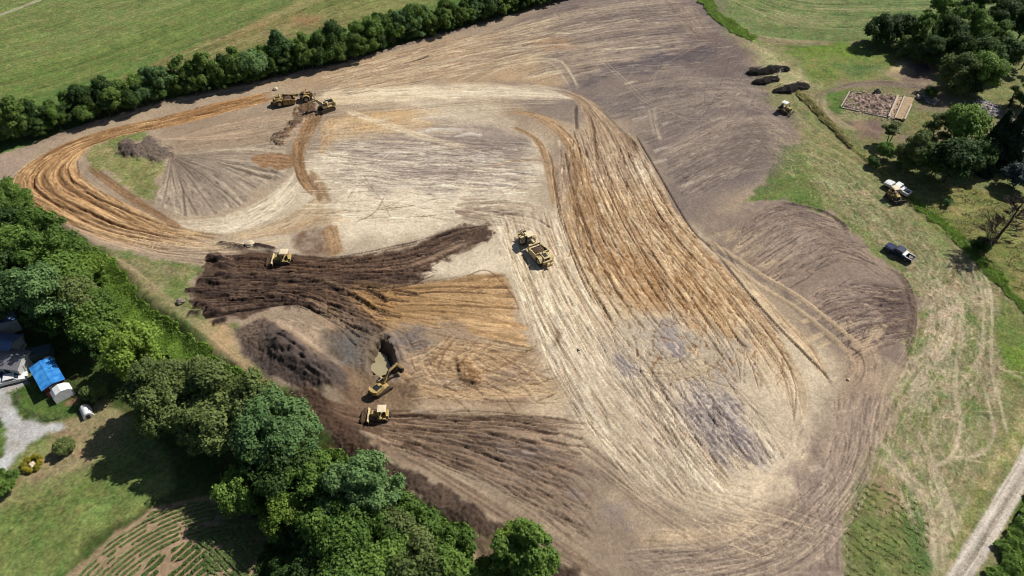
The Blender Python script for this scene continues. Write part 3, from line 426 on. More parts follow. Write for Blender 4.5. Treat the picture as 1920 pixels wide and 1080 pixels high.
# grey silt, turning circle
paint([(1130, 610), (1200, 590), (1290, 610), (1380, 650), (1400, 700), (1320, 740), (1220, 735), (1150, 700)], (190, 174, 152), soft=7, warp=5, col2=(172, 160, 148), csc=6, a=.8, **E)
for k, (x0, y0, rx, ry) in enumerate(((1215, 655, 45, 22), (1262, 660, 95, 45))): pass
def arcs(cx, cy, rx0, ry0, rx1, ry1, a0, a1, cols, **kw):
    gs = []
    for f in (0, .5, 1):
        rx = rx0+(rx1-rx0)*f; ry = ry0+(ry1-ry0)*f
        gs.append([(cx+rx*math.cos(math.radians(a)), cy+ry*math.sin(math.radians(a))) for a in np.linspace(a0, a1, 9)])
    patch(gs, cols, **kw)
arcs(1245, 655, 15, 10, 135, 66, -40, 200, [((150, 140, 138), (200, 184, 158)), ((176, 156, 128), (216, 196, 160)), ((168, 152, 134), (210, 190, 160)), ((146, 138, 140), (196, 182, 160))], sw=.8, sl=12, a=.75, ruts=10, rd=.1, rw=.26, es=.14, et=.16, con=1.25, cutc=(140, 120, 104), steady=0, patchy=.3)
paint([(1235, 600), (1250, 605), (1285, 650), (1300, 685), (1270, 695), (1245, 670), (1232, 630)], (142, 134, 138), soft=3, warp=2.5, patchy=.45, a=.8, **E)
paint([(1160, 665), (1185, 660), (1200, 680), (1180, 700), (1160, 690)], (136, 130, 136), soft=3, warp=2.5, patchy=.4, a=.7, **E)
paint([(1380, 620), (1405, 620), (1410, 650), (1390, 660)], (120, 112, 110), soft=2, warp=2, patchy=.7, a=.8, **E)
patch([[(1215, 715), (1290, 830), (1350, 900)], [(1350, 705), (1430, 800), (1490, 880)]], [((122, 112, 114), (186, 174, 166)), ((108, 100, 106), (178, 166, 162)), ((128, 118, 120), (180, 166, 156))], sw=.8, sl=12, a=.85, ruts=9, rd=.24, rw=.28, es=.3, et=.22, steady=.1, cross=.5, csp=1.2, con=1.3, cutc=(84, 72, 72))
patch([[(1180, 760), (1240, 860), (1300, 920)], [(1260, 750), (1320, 850), (1370, 900)]], [((160, 140, 122), (206, 188, 160)), ((156, 138, 122), (208, 190, 164))], sw=.8, sl=10, a=.7, ruts=5, rd=.15, es=.25, et=.15, con=1.2, cross=.15)
# pale junction left of it, bottom centre
paint([(1030, 690), (1130, 720), (1200, 760), (1300, 900), (1260, 950), (1180, 900), (1100, 860), (1060, 790), (960, 780)], (198, 180, 156), soft=7, warp=4, col2=(180, 163, 142), csc=6, a=.75, **E)
paint([(1040, 700), (1075, 720), (1095, 770), (1080, 790), (1050, 740)], (150, 138, 130), soft=3, warp=2, patchy=.5, a=.6, **E)
paint([(1020, 610), (1040, 600), (1058, 650), (1045, 680)], (160, 150, 140), soft=3, warp=2, a=.5, **E)
paint([(1036, 622), (1048, 618), (1056, 650), (1046, 658)], (120, 92, 66), soft=1.5, warp=1.5, a=.7, rough=.4, **E)
# dark ploughed-out topsoil: two fingers
U1 = [[(382, 478), (430, 462), (520, 472), (620, 484), (680, 484), (760, 468), (840, 425), (918, 415)], [(386, 492), (470, 490), (580, 498), (680, 500), (770, 490), (850, 455), (925, 432)], [(395, 508), (500, 512), (620, 520), (720, 520), (800, 505), (880, 470), (930, 450)]]
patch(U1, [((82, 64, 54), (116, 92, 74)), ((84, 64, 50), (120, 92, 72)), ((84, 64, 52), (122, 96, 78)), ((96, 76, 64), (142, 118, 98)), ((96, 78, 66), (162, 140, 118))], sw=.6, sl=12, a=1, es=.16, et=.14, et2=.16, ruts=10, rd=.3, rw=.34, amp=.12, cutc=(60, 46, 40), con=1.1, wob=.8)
U2 = [[(368, 520), (460, 505), (560, 505), (660, 530), (720, 560)], [(345, 550), (440, 545), (540, 550), (640, 580), (700, 610)], [(365, 580), (430, 572), (520, 565), (600, 585), (680, 640)], [(395, 606), (440, 595), (500, 582), (560, 574), (610, 600), (660, 650)]]
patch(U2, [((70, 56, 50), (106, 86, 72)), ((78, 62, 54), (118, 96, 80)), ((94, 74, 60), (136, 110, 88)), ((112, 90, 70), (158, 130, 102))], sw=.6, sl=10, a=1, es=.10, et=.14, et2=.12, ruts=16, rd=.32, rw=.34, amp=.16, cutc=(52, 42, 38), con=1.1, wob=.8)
for q in ([(402, 458), (440, 462), (470, 470)], [(470, 460), (500, 466), (520, 472)], [(384, 482), (420, 488)], [(397, 495), (440, 505)], [(400, 515), (440, 522)], [(366, 530), (420, 528)], [(338, 548), (390, 550), (440, 556)], [(350, 590), (378, 588)], [(362, 572), (400, 575)], [(395, 608), (430, 600)], [(520, 556), (560, 572), (600, 580)], [(380, 585), (420, 590)]):
    stroke(q, 2.2, (66, 52, 48), a=.95, dh=.55, rough=1.0, soft=.6)
patch([[(600, 570), (640, 600), (690, 660)], [(700, 570), (720, 610), (740, 640)]], [((98, 80, 68), (140, 116, 96))], sw=.6, sl=8, a=.7, es=.2, et=.2)
# orange clay
patch([[(660, 545), (740, 533), (840, 520), (945, 512)], [(700, 575), (790, 575), (880, 578), (980, 590)], [(690, 600), (790, 615), (900, 640), (1010, 665)]], [((150, 118, 80), (186, 150, 108)), ((158, 126, 88), (202, 168, 128)), ((162, 130, 92), (208, 174, 134))], sw=.9, sl=16, a=1, es=.07, et=.08, ruts=6, rd=.25, rw=.34, con=1.2, cutc=(104, 76, 50), cross=.08)
paint([(670, 530), (720, 525), (760, 560), (740, 590), (700, 590), (668, 555)], (176, 136, 88), soft=3, warp=2, patchy=.3, a=.7, **E)
stroke([(682, 542), (705, 552), (726, 568)], 1.3, (84, 62, 46), a=.95, dh=-.3); stroke([(760, 553), (830, 548), (915, 552)], .6, (100, 76, 54), a=.8, dh=-.15); stroke([(870, 520), (915, 510), (960, 555), (975, 590)], .5, (110, 80, 58), a=.6)
patch([[(640, 540), (700, 580), (780, 620)], [(650, 560), (700, 610), (780, 640)]], [((150, 116, 80), (196, 158, 114))], sw=.5, sl=10, a=.7, es=.25, et=.15, ruts=3, rd=.1)
# area round the pit
paint([(520, 600), (600, 580), (690, 640), (720, 610), (830, 610), (1000, 670), (1040, 760), (900, 770), (740, 770), (640, 760), (560, 720), (440, 640), (450, 600)], (166, 144, 120), soft=4, warp=3, col2=(150, 128, 108), csc=6, **E)
patch([[(500, 600), (560, 585), (620, 620), (640, 690)], [(460, 610), (520, 610), (590, 660), (640, 720)]], [((150, 132, 114), (188, 168, 146)), ((148, 128, 110), (184, 164, 142))], sw=.6, sl=6, a=.7, es=.2, et=.1)
patch([[(830, 620), (800, 660), (800, 700), (860, 712)], [(1000, 660), (960, 690), (900, 706), (860, 712)]], [((156, 128, 98), (196, 166, 130)), ((160, 130, 96), (204, 172, 132))], sw=.8, sl=10, a=.8, es=.12, et=.1, ruts=3, rd=.1)
patch([[(740, 650), (760, 690), (800, 720), (900, 730), (1040, 700)], [(740, 740), (850, 750), (960, 750), (1080, 745)]], [((150, 122, 92), (190, 160, 124)), ((160, 132, 100), (204, 174, 138)), ((166, 142, 112), (206, 182, 150))], sw=.8, sl=12, a=.85, es=.12, et=.08, con=1.1)
paint([(850, 680), (880, 672), (905, 690), (898, 712), (865, 712)], (134, 100, 68), soft=1.5, warp=1.5, rough=.7, dh=.5, a=.8, **E)
patch([[(720, 612), (750, 640), (770, 690), (800, 720)], [(752, 612), (790, 640), (812, 690), (830, 718)]], [((126, 112, 104), (172, 150, 122)), ((134, 112, 92), (184, 152, 116))], sw=.5, sl=8, a=.85, es=.15, et=.1, ruts=4, rd=.22)
paint([(730, 618), (790, 610), (800, 660), (770, 668), (745, 640)], (114, 104, 102), soft=3, warp=2, patchy=.45, a=.75, rough=.5, **E)
paint([(622, 625), (690, 610), (705, 700), (690, 730), (640, 720), (618, 680)], (122, 110, 100), soft=2.5, warp=2, col2=(104, 90, 78), csc=3, rough=.7, **E)
paint([(630, 640), (665, 635), (670, 670), (640, 685)], (112, 110, 108), soft=3, warp=1.5, a=.8, rough=.3, **E)
paint([(640, 700), (780, 720), (780, 775), (640, 760), (590, 730)], (116, 94, 76), soft=3, warp=2, col2=(132, 110, 88), csc=3, rough=.5, **E)
# spoil heap
paint([(446, 610), (500, 600), (545, 640), (650, 715), (650, 735), (560, 735), (500, 700), (455, 660)], (108, 92, 84), soft=1.2, warp=1, rough=.8, col2=(92, 80, 76), csc=3, **E)
patch([[(450, 610), (480, 606), (520, 600)], [(450, 650), (480, 655), (520, 680)]], [((110, 92, 78), (146, 124, 104))], sw=.6, sl=9, a=.6, es=.1, et=.15, ruts=6, rd=.12)
paint([(495, 632), (505, 615), (525, 622), (600, 680), (655, 715), (640, 735), (590, 725), (520, 680)], (98, 86, 80), soft=1.5, warp=1, rough=.7, **E)
raise_([(470, 640), (495, 615), (515, 612), (560, 645), (610, 685), (655, 722), (640, 742), (580, 735), (510, 690)], 1.3, soft=5)
stroke([(498, 622), (530, 640), (580, 675), (650, 724)], 7.0, (92, 80, 76), a=.5, dh=1.6, rough=.8)
# the pit with its pond
PIT = [(702, 646), (712, 634), (724, 640), (738, 668), (744, 690), (734, 704), (712, 706), (698, 698), (694, 672)]
raise_(PIT, -2.2, soft=1.2, warp=1.0, wsc=2); stroke([(706, 640), (726, 632), (744, 660), (752, 690)], 2.6, (126, 114, 106), a=.8, dh=.6, rough=.9); stroke([(690, 650), (686, 675), (690, 700)], 2.2, (132, 120, 108), a=.6, dh=.3, rough=.8)
paint(PIT, (112, 98, 82), soft=2.5, warp=1.5, rough=1.0, **E)
# dark fill at the bottom centre
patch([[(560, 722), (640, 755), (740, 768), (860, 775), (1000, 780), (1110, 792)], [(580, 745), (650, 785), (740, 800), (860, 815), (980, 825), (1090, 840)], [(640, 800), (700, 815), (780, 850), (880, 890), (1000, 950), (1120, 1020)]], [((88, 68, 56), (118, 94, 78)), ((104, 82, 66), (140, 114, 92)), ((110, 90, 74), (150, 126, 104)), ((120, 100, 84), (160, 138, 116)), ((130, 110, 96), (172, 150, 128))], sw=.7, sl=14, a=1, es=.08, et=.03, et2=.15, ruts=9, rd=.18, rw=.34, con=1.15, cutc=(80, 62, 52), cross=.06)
patch([[(760, 820), (860, 850), (980, 900), (1100, 960)], [(850, 800), (960, 820), (1080, 850), (1180, 900)]], [((96, 80, 70), (134, 114, 100)), ((98, 84, 78), (150, 132, 122)), ((106, 90, 78), (158, 138, 120))], sw=1.0, sl=10, a=.85, es=.25, et=.15, con=1.25, patchy=.2)
for q in ([(925, 838), (960, 850), (1000, 862)], [(930, 860), (950, 870)], [(980, 845), (1000, 858)], [(1060, 920), (1090, 935)], [(940, 895), (980, 908)], [(1130, 960), (1175, 965)]): stroke(q, 2.4, (150, 144, 152), a=.5, patchy=.8)
paint([(1020, 870), (1080, 868), (1085, 890), (1030, 895)], (180, 138, 98), soft=3, warp=2, patchy=.6, a=.6, **E)
patch([[(1060, 790), (1150, 860), (1240, 930), (1330, 990)], [(1100, 900), (1180, 960), (1280, 1030), (1380, 1080)]], [((146, 126, 108), (186, 166, 140)), ((150, 132, 116), (192, 172, 148))], sw=.8, sl=12, a=.75, es=.25, et=.15, ruts=6, rd=.1)
# edge strip above the fill slope
patch([[(688, 822), (715, 815), (760, 840), (830, 885), (900, 925), (1000, 985), (1100, 1050), (1200, 1120)], [(684, 828), (735, 866), (790, 882), (850, 922), (930, 975), (1010, 1030), (1090, 1075), (1150, 1120)]], [((146, 124, 104), (172, 148, 124)), ((140, 120, 102), (168, 146, 122))], sw=.5, sl=18, a=.95, es=.08, et=.02, ruts=4, rd=.08)
stroke([(712, 816), (760, 838), (800, 868), (850, 896), (920, 935)], .7, (186, 164, 138), a=.8, dh=.12)
stroke([(745, 830), (800, 842), (840, 858), (860, 878)], 1.6, (92, 72, 60), a=.8, dh=-.25)
# fill slope, fresh and cloddy
SL = [(548, 726), (580, 735), (620, 775), (660, 800), (700, 832), (735, 868), (790, 884), (850, 924), (930, 977), (1010, 1032), (1090, 1076), (1130, 1100), (1060, 1110), (1000, 1065), (950, 1020), (900, 1005), (840, 965), (770, 925), (705, 880), (650, 850), (600, 800), (570, 765)]
paint(SL, (92, 75, 64), soft=1.0, warp=.9, wsc=2.5, rough=.95, col2=(74, 60, 52), csc=2.5, **E)
paint([(548, 726), (590, 738), (640, 790), (690, 830), (700, 850), (660, 850), (610, 800), (570, 770)], (88, 68, 56), soft=1.5, warp=1, rough=1.0, **E)
paint([(880, 990), (930, 1010), (960, 1060), (960, 1090), (880, 1090), (880, 1040)], (168, 142, 118), soft=1.5, warp=1, col2=(146, 134, 94), csc=2.5, veg=.3)
paint([(885, 1045), (920, 1035), (930, 1060), (895, 1080)], (112, 88, 76), soft=1.5, warp=1, rough=.6, a=.8)
paint([(614, 842), (640, 850), (646, 872), (625, 880)], (186, 150, 112), soft=1, warp=.6)
# right lobes of spread topsoil
L1 = [(1320, 432), (1340, 402), (1400, 388), (1450, 378), (1500, 386), (1560, 408), (1590, 440), (1620, 470), (1650, 500), (1560, 520), (1480, 560), (1420, 520), (1360, 480)]
L2 = [(1480, 560), (1560, 515), (1640, 492), (1690, 520), (1712, 580), (1704, 640), (1690, 690), (1640, 690), (1600, 660), (1540, 620)]
for q in (L1, L2): paint(q, (140, 123, 113), soft=3.5, warp=3.2, wsc=3, col2=(150, 132, 118), csc=7, **E)
raise_(L1, .35, soft=3); raise_(L2, .35, soft=3)
patch([[(1345, 460), (1380, 425), (1440, 385), (1500, 382)], [(1400, 505), (1450, 470), (1520, 430), (1590, 425)], [(1460, 540), (1520, 515), (1590, 480), (1640, 480)]], [((134, 114, 102), (190, 168, 140)), ((128, 112, 104), (168, 150, 134)), ((122, 106, 98), (154, 136, 122))], sw=.6, sl=10, a=.9, es=.08, et=.05, ruts=4, rd=.06, con=1.0)
patch([[(1500, 555), (1560, 530), (1620, 520), (1690, 545)], [(1560, 625), (1610, 605), (1660, 580), (1705, 575)], [(1600, 690), (1640, 665), (1672, 640), (1700, 610)]], [((132, 114, 104), (184, 162, 138)), ((126, 110, 104), (168, 150, 134)), ((112, 96, 90), (146, 126, 114))], sw=.6, sl=9, a=.9, es=.08, et=.05, ruts=8, rd=.14, con=1.2)
paint([(1476, 535), (1560, 490), (1600, 488), (1560, 515), (1500, 550)], (142, 124, 110), soft=1.5, warp=.6, a=.8, **E)
paint([(1640, 530), (1700, 540), (1712, 590), (1700, 640), (1670, 620)], (106, 90, 84), soft=3, warp=1.5, a=.7, rough=.35, **E)
stroke([(1450, 378), (1500, 386), (1545, 398), (1580, 420), (1590, 445)], 1.6, (98, 84, 78), a=.8, dh=.3, rough=.8)
stroke([(1640, 492), (1690, 520), (1712, 575), (1705, 640), (1694, 680)], 2.0, (112, 94, 84), a=.8, dh=.3, rough=.8)
for q in ([(1340, 444), (1390, 430)], [(1355, 452), (1385, 440)], [(1380, 465), (1400, 450)], [(1430, 505), (1455, 490)], [(1470, 575), (1500, 565)], [(1500, 605), (1540, 595)], [(1510, 640), (1550, 620)], [(1530, 650), (1555, 640)], [(1570, 615), (1600, 604)], [(1615, 655), (1645, 610)], [(1640, 640), (1660, 605)]): stroke(q, 1.7, (196, 174, 142), a=.75, patchy=.6)
paint([(1600, 650), (1640, 655), (1630, 680), (1600, 682)], (206, 180, 146), soft=2, warp=1.5, patchy=.5, a=.8, **E)
arcs(1580, 690, 8, 10, 75, 75, -70, 100, [((138, 118, 104), (190, 166, 140)), ((142, 122, 108), (196, 170, 144)), ((150, 128, 112), (188, 164, 140))], sw=.7, sl=14, a=.8, es=.12, et=.15, ruts=4, rd=.1)
# lower right of the pad
patch([[(1560, 735), (1560, 800), (1520, 880), (1440, 950), (1340, 1000)], [(1670, 740), (1640, 820), (1590, 920), (1530, 1010), (1440, 1100)]], [((148, 130, 116), (184, 162, 140)), ((150, 132, 120), (180, 160, 142)), ((156, 138, 124), (190, 170, 148))], sw=.8, sl=12, a=.8, es=.15, et=.12)
patch([[(1300, 880), (1400, 900), (1470, 840), (1500, 760)], [(1300, 960), (1420, 960), (1510, 880), (1540, 780)]], [((190, 170, 146), (222, 202, 174)), ((196, 178, 154), (226, 206, 180)), ((168, 150, 132), (206, 186, 162))], sw=.9, sl=12, a=.8, es=.25, et=.15)
paint([(1370, 890), (1440, 880), (1480, 910), (1470, 950), (1390, 960)], (224, 204, 176), soft=6, warp=4, patchy=.35, a=.75, **E)
patch([[(1180, 990), (1300, 985), (1420, 965), (1500, 940)], [(1200, 1030), (1310, 1030), (1420, 1010), (1500, 985)]], [((184, 160, 130), (214, 190, 158)), ((186, 162, 132), (218, 196, 166))], sw=.7, sl=10, a=.75, es=.3, et=.2, cross=.25, csp=.9)
patch([[(1120, 1000), (1250, 1030), (1400, 1040), (1590, 1040)], [(1200, 1100), (1300, 1110), (1400, 1110), (1590, 1110)]], [((134, 118, 108), (172, 154, 138)), ((146, 130, 120), (186, 168, 150)), ((142, 126, 118), (178, 160, 146))], sw=.6, sl=14, a=.8, es=.15, et=.08, cross=.25, csp=.9, ruts=5, rd=.1)
paint([(1500, 870), (1590, 880), (1586, 1100), (1480, 1100), (1490, 950)], (152, 134, 124), soft=5, warp=3, a=.7, col2=(164, 146, 134), csc=5, **E)
patch([[(1530, 870), (1525, 960), (1510, 1090)], [(1580, 890), (1578, 970), (1576, 1090)]], [((140, 122, 114), (174, 154, 142))], sw=.5, sl=8, a=.6, es=.15, et=.1, cross=.2, csp=.8)
paint([(1510, 810), (1560, 815), (1550, 860), (1515, 855)], (120, 104, 100), soft=3, warp=2.5, patchy=.6, a=.7, rough=.5, **E)
for q in ([(1515, 880), (1540, 875)], [(1530, 945), (1545, 955)], [(1520, 1040), (1545, 1050)], [(1590, 885), (1600, 878)], [(1450, 1000), (1455, 1040)]): stroke(q, 1.5, (206, 188, 168), a=.6, patchy=.4)
paint([(1130, 955), (1180, 950), (1175, 985), (1135, 985)], (150, 142, 146), soft=1.5, warp=1.5, patchy=.4, a=.7, **E)
dashes([[(1130, 700), (1200, 800), (1290, 900)], [(1360, 700), (1430, 790), (1490, 880)]], 110, (118, 102, 96), .25, .6, 1, 4, .6, -.16, 101)
dashes([[(1130, 700), (1200, 800), (1290, 900)], [(1360, 700), (1430, 790), (1490, 880)]], 120, (216, 202, 186), .3, .9, 1, 4, .6, 0, 102)
dashes([[(1050, 470), (1130, 600), (1220, 720)], [(1300, 430), (1440, 590), (1520, 740)]], 320, (122, 84, 50), .3, .9, .6, 2.2, .6, -.1, 103, turn=.5)
dashes([[(1050, 470), (1130, 600), (1220, 720)], [(1300, 430), (1440, 590), (1520, 740)]], 260, (232, 208, 172), .3, .9, .6, 3, .6, 0, 104, turn=.3)
dashes([[(1040, 260), (1060, 400), (1100, 500)], [(1190, 260), (1260, 380), (1320, 450)]], 160, (224, 206, 180), .4, .9, 1, 4, .6, 0, 105); dashes([[(1040, 260), (1060, 400), (1100, 500)], [(1190, 260), (1260, 380), (1320, 450)]], 160, (104, 80, 60), .3, .7, 1, 5, .6, -.14, 106)
dashes([[(900, 62), (1040, 20), (1180, -10), (1290, -20)], [(1000, 180), (1120, 150), (1280, 135), (1400, 120)]], 330, (190, 174, 154), .3, .9, 1.5, 7, .45, 0, 107); dashes([[(900, 62), (1040, 20), (1180, -10), (1290, -20)], [(1000, 180), (1120, 150), (1280, 135), (1400, 120)]], 200, (92, 82, 82), .3, .8, 2, 8, .45, -.06, 108)
dashes([[(1180, 240), (1280, 205), (1400, 150)], [(1290, 385), (1350, 350), (1440, 310)]], 170, (182, 166, 148), .3, .8, 1, 4, .45, 0, 109); dashes([[(1180, 240), (1280, 205), (1400, 150)], [(1290, 385), (1350, 350), (1440, 310)]], 150, (96, 86, 84), .3, .6, 1.5, 6, .45, -.08, 110)
dashes([[(560, 270), (740, 262), (1000, 280)], [(560, 410), (760, 420), (1000, 400)]], 260, (240, 228, 206), .3, 1.1, 2, 8, .55, 0, 111); dashes([[(600, 250), (740, 250), (1000, 270)], [(600, 330), (760, 340), (1030, 360)]], 260, (112, 100, 98), .3, .8, 2, 8, .5, -.05, 112); dashes([[(560, 330), (740, 330), (1000, 330)], [(560, 420), (760, 420), (1000, 400)]], 110, (140, 120, 98), .25, .5, 1.5, 5, .6, -.08, 113)
dashes([[(600, 140), (760, 95), (1040, 30)], [(620, 190), (780, 160), (1060, 110)]], 240, (220, 202, 172), .3, 1.1, 2, 9, .6, 0, 114); dashes([[(600, 140), (760, 95), (1040, 30)], [(620, 190), (780, 160), (1060, 110)]], 160, (112, 92, 78), .3, .7, 2, 9, .5, -.07, 115)
dashes([[(905, 400), (950, 520), (1060, 760), (1230, 960)], [(1050, 400), (1110, 540), (1260, 740), (1400, 930)]], 200, (236, 222, 198), .3, .9, 2, 8, .6, 0, 116); dashes([[(905, 400), (950, 520), (1060, 760), (1230, 960)], [(1050, 400), (1110, 540), (1260, 740), (1400, 930)]], 170, (136, 112, 88), .25, .6, 1.5, 8, .6, -.12, 117)
dashes([[(690, 770), (900, 770), (1110, 790)], [(700, 830), (880, 900), (1120, 1040)]], 220, (80, 62, 52), .3, .8, 1.5, 7, .6, -.15, 118); dashes([[(690, 770), (900, 770), (1110, 790)], [(700, 830), (880, 900), (1120, 1040)]], 170, (166, 142, 120), .3, .8, 1.5, 6, .5, 0, 119)
dashes([[(1340, 450), (1440, 385), (1560, 405)], [(1480, 555), (1590, 490), (1690, 540)]], 160, (176, 154, 130), .25, .7, 1, 5, .5, 0, 120); dashes([[(1340, 450), (1440, 385), (1560, 405)], [(1480, 555), (1590, 490), (1690, 540)]], 180, (92, 78, 74), .25, .6, 1, 5, .55, -.08, 121)
dashes([[(1500, 555), (1560, 530), (1700, 540)], [(1600, 690), (1640, 665), (1700, 640)]], 150, (188, 164, 136), .3, .8, 1, 4, .5, 0, 122); dashes([[(1500, 555), (1560, 530), (1700, 540)], [(1600, 690), (1640, 665), (1700, 640)]], 150, (84, 70, 66), .25, .6, 1, 4, .55, -.1, 123)
dashes([[(1560, 735), (1540, 880), (1380, 1000), (1150, 1040)], [(1680, 740), (1620, 920), (1500, 1060), (1250, 1120)]], 240, (214, 194, 170), .3, .8, 1, 6, .5, 0, 124); dashes([[(1560, 735), (1540, 880), (1380, 1000), (1150, 1040)], [(1680, 740), (1620, 920), (1500, 1060), (1250, 1120)]], 200, (112, 96, 90), .25, .6, 1, 5, .5, -.08, 125)
dashes([[(382, 478), (620, 484), (918, 415)], [(350, 590), (540, 575), (690, 650)]], 260, (54, 42, 38), .3, .8, 1, 6, .7, -.25, 126); dashes([[(382, 478), (620, 484), (918, 415)], [(350, 590), (540, 575), (690, 650)]], 140, (138, 112, 92), .25, .5, 2, 8, .55, .06, 127)
dashes(loopA, 200, (104, 74, 50), .3, .8, 1, 6, .6, -.15, 128); dashes(loopA, 160, (222, 186, 140), .3, .8, 2, 8, .5, 0, 129)
dashes([[(740, 640), (860, 640), (1010, 660)], [(760, 750), (900, 760), (1080, 760)]], 160, (112, 86, 64), .25, .6, 1, 5, .55, -.1, 130, turn=.5); dashes([[(740, 640), (860, 640), (1010, 660)], [(760, 750), (900, 760), (1080, 760)]], 160, (218, 190, 154), .3, .8, 1, 5, .5, 0, 131, turn=.4)
dashes([[(1725, 500), (1720, 600), (1640, 800), (1700, 1000)], [(1860, 500), (1860, 640), (1840, 800), (1780, 1080)]], 320, (196, 178, 148), .3, .8, .8, 4, .5, 0, 132, turn=.4); dashes([[(1725, 500), (1720, 600), (1640, 800), (1700, 1000)], [(1860, 500), (1860, 640), (1840, 800), (1780, 1080)]], 260, (92, 104, 52), .3, .8, .6, 2.5, .5, .05, 133, turn=.4)
dashes([[(1445, 230), (1580, 310), (1720, 420), (1850, 600)], [(1440, 300), (1560, 400), (1720, 560), (1730, 700)]], 340, (186, 172, 132), .3, .8, .6, 3, .5, 0, 134, turn=.6); dashes([[(1445, 230), (1580, 310), (1720, 420), (1850, 600)], [(1440, 300), (1560, 400), (1720, 560), (1730, 700)]], 260, (92, 108, 56), .3, .8, .6, 2.5, .5, .05, 135, turn=.6)
dashes([[(1340, -10), (1460, 50), (1620, 50)], [(1380, -60), (1500, -60), (1900, -60)]], 140, (176, 164, 126), .4, 1.0, 3, 14, .5, 0, 136)
paint([(720, 840), (900, 830), (1100, 860), (1180, 940), (1320, 1000), (1500, 960), (1590, 900), (1585, 1120), (1150, 1120), (1000, 1010), (860, 930)], (134, 116, 102), soft=9, warp=5, patchy=.35, a=.55, **E)
paint([(1560, 740), (1680, 740), (1640, 840), (1590, 900), (1520, 880), (1540, 800)], (142, 124, 112), soft=6, warp=4, patchy=.3, a=.5, **E)
# ---- stray wheel tracks crossing everything
LT, DK = (214, 196, 168), (132, 112, 94)
wander(loopA, 14, (212, 176, 132), seed=2, dh=-.1, a=.6, lo=.1); wander(loopA, 10, (120, 90, 62), seed=3, dh=-.14, a=.6, pair=0)
wander([[(40, 390), (200, 465), (420, 500)], [(150, 420), (330, 455), (520, 440)]], 12, (196, 172, 146), seed=4); wander([[(60, 400), (250, 480), (420, 500)], [(150, 430), (330, 460), (480, 452)]], 9, (110, 92, 80), seed=5, pair=0, a=.6)
wander([[(330, 250), (450, 225), (600, 195), (800, 165), (1050, 160)], [(340, 300), (480, 280), (640, 250), (820, 215), (1060, 200)]], 26, LT, seed=6); wander([[(340, 260), (640, 200), (1050, 165)], [(340, 300), (640, 260), (1060, 210)]], 14, DK, seed=7, pair=0)
wander([[(560, 150), (760, 90), (1000, 20), (1280, -20)], [(620, 190), (800, 150), (1080, 110), (1380, 70)]], 30, (200, 180, 152), seed=8); wander([[(560, 150), (760, 90), (1000, 20), (1280, -20)], [(620, 190), (800, 150), (1080, 110), (1380, 70)]], 26, (112, 98, 90), seed=9, pair=0)
wander([[(560, 270), (740, 260), (1000, 270)], [(560, 400), (760, 420), (1000, 430)]], 26, (232, 216, 190), seed=10, drift=.5); wander([[(560, 270), (740, 260), (1000, 270)], [(560, 400), (760, 420), (1000, 430)]], 24, (140, 120, 102), seed=11, pair=0, drift=.6, a=.6, wm=.26)
wander([[(1080, 200), (1200, 130), (1380, 60)], [(1250, 330), (1380, 260), (1470, 240)]], 26, (162, 146, 130), seed=12, drift=.5); wander([[(1080, 200), (1200, 130), (1380, 60)], [(1270, 380), (1380, 330), (1450, 300)]], 20, (98, 88, 86), seed=13, pair=0, drift=.5)
wander([[(905, 400), (950, 520), (1060, 760), (1230, 960)], [(1050, 400), (1110, 540), (1260, 740), (1400, 930)]], 24, (232, 216, 188), seed=14); wander([[(905, 400), (950, 520), (1060, 760), (1230, 960)], [(1050, 400), (1110, 540), (1260, 740), (1400, 930)]], 18, (150, 124, 98), seed=15, pair=0)
wander(sw_, 22, (222, 196, 160), seed=16, drift=.2); wander(sw_, 22, (110, 80, 54), seed=17, drift=.15, pair=0, dh=-.16, a=.7)
wander([[(1130, 600), (1180, 720), (1300, 900)], [(1290, 650), (1400, 740), (1500, 860)]], 18, (214, 198, 172), seed=18, drift=.5); wander([[(1130, 600), (1180, 720), (1300, 900)], [(1290, 650), (1400, 740), (1500, 860)]], 22, (120, 104, 98), seed=19, drift=.3, pair=0, a=.6, dh=-.12)
wander([[(690, 770), (900, 770), (1110, 790)], [(700, 830), (880, 900), (1120, 1040)]], 22, (162, 138, 114), seed=20, drift=.4); wander([[(690, 770), (900, 770), (1110, 790)], [(700, 830), (880, 900), (1120, 1040)]], 18, (84, 66, 56), seed=21, pair=0, dh=-.12)
wander([[(740, 640), (860, 640), (1010, 660)], [(760, 750), (900, 760), (1080, 760)]], 22, (200, 168, 130), seed=22, drift=.6); wander([[(740, 640), (860, 640), (1010, 660)], [(760, 750), (900, 760), (1080, 760)]], 16, (118, 90, 66), seed=23, drift=.6, pair=0)
wander([[(660, 545), (840, 520), (945, 512)], [(700, 605), (850, 640), (1010, 665)]], 14, (212, 174, 128), seed=24, drift=.4); wander([[(660, 545), (840, 520), (945, 512)], [(700, 605), (850, 640), (1010, 665)]], 12, (108, 80, 54), seed=25, drift=.3, pair=0, dh=-.12)
wander([[(1560, 735), (1540, 880), (1380, 1000), (1150, 1040)], [(1680, 740), (1620, 920), (1500, 1060), (1250, 1120)]], 34, (198, 178, 156), seed=26, drift=.5); wander([[(1560, 735), (1540, 880), (1380, 1000), (1150, 1040)], [(1680, 740), (1620, 920), (1500, 1060), (1250, 1120)]], 30, (120, 104, 96), seed=27, drift=.5, pair=0)
wander([[(1100, 850), (1250, 960), (1420, 1060)], [(1300, 930), (1440, 950), (1580, 1000)]], 24, (206, 186, 160), seed=28, drift=.6); wander([[(1500, 860), (1500, 1090)], [(1585, 880), (1580, 1090)]], 12, (176, 158, 144), seed=29, drift=.5)
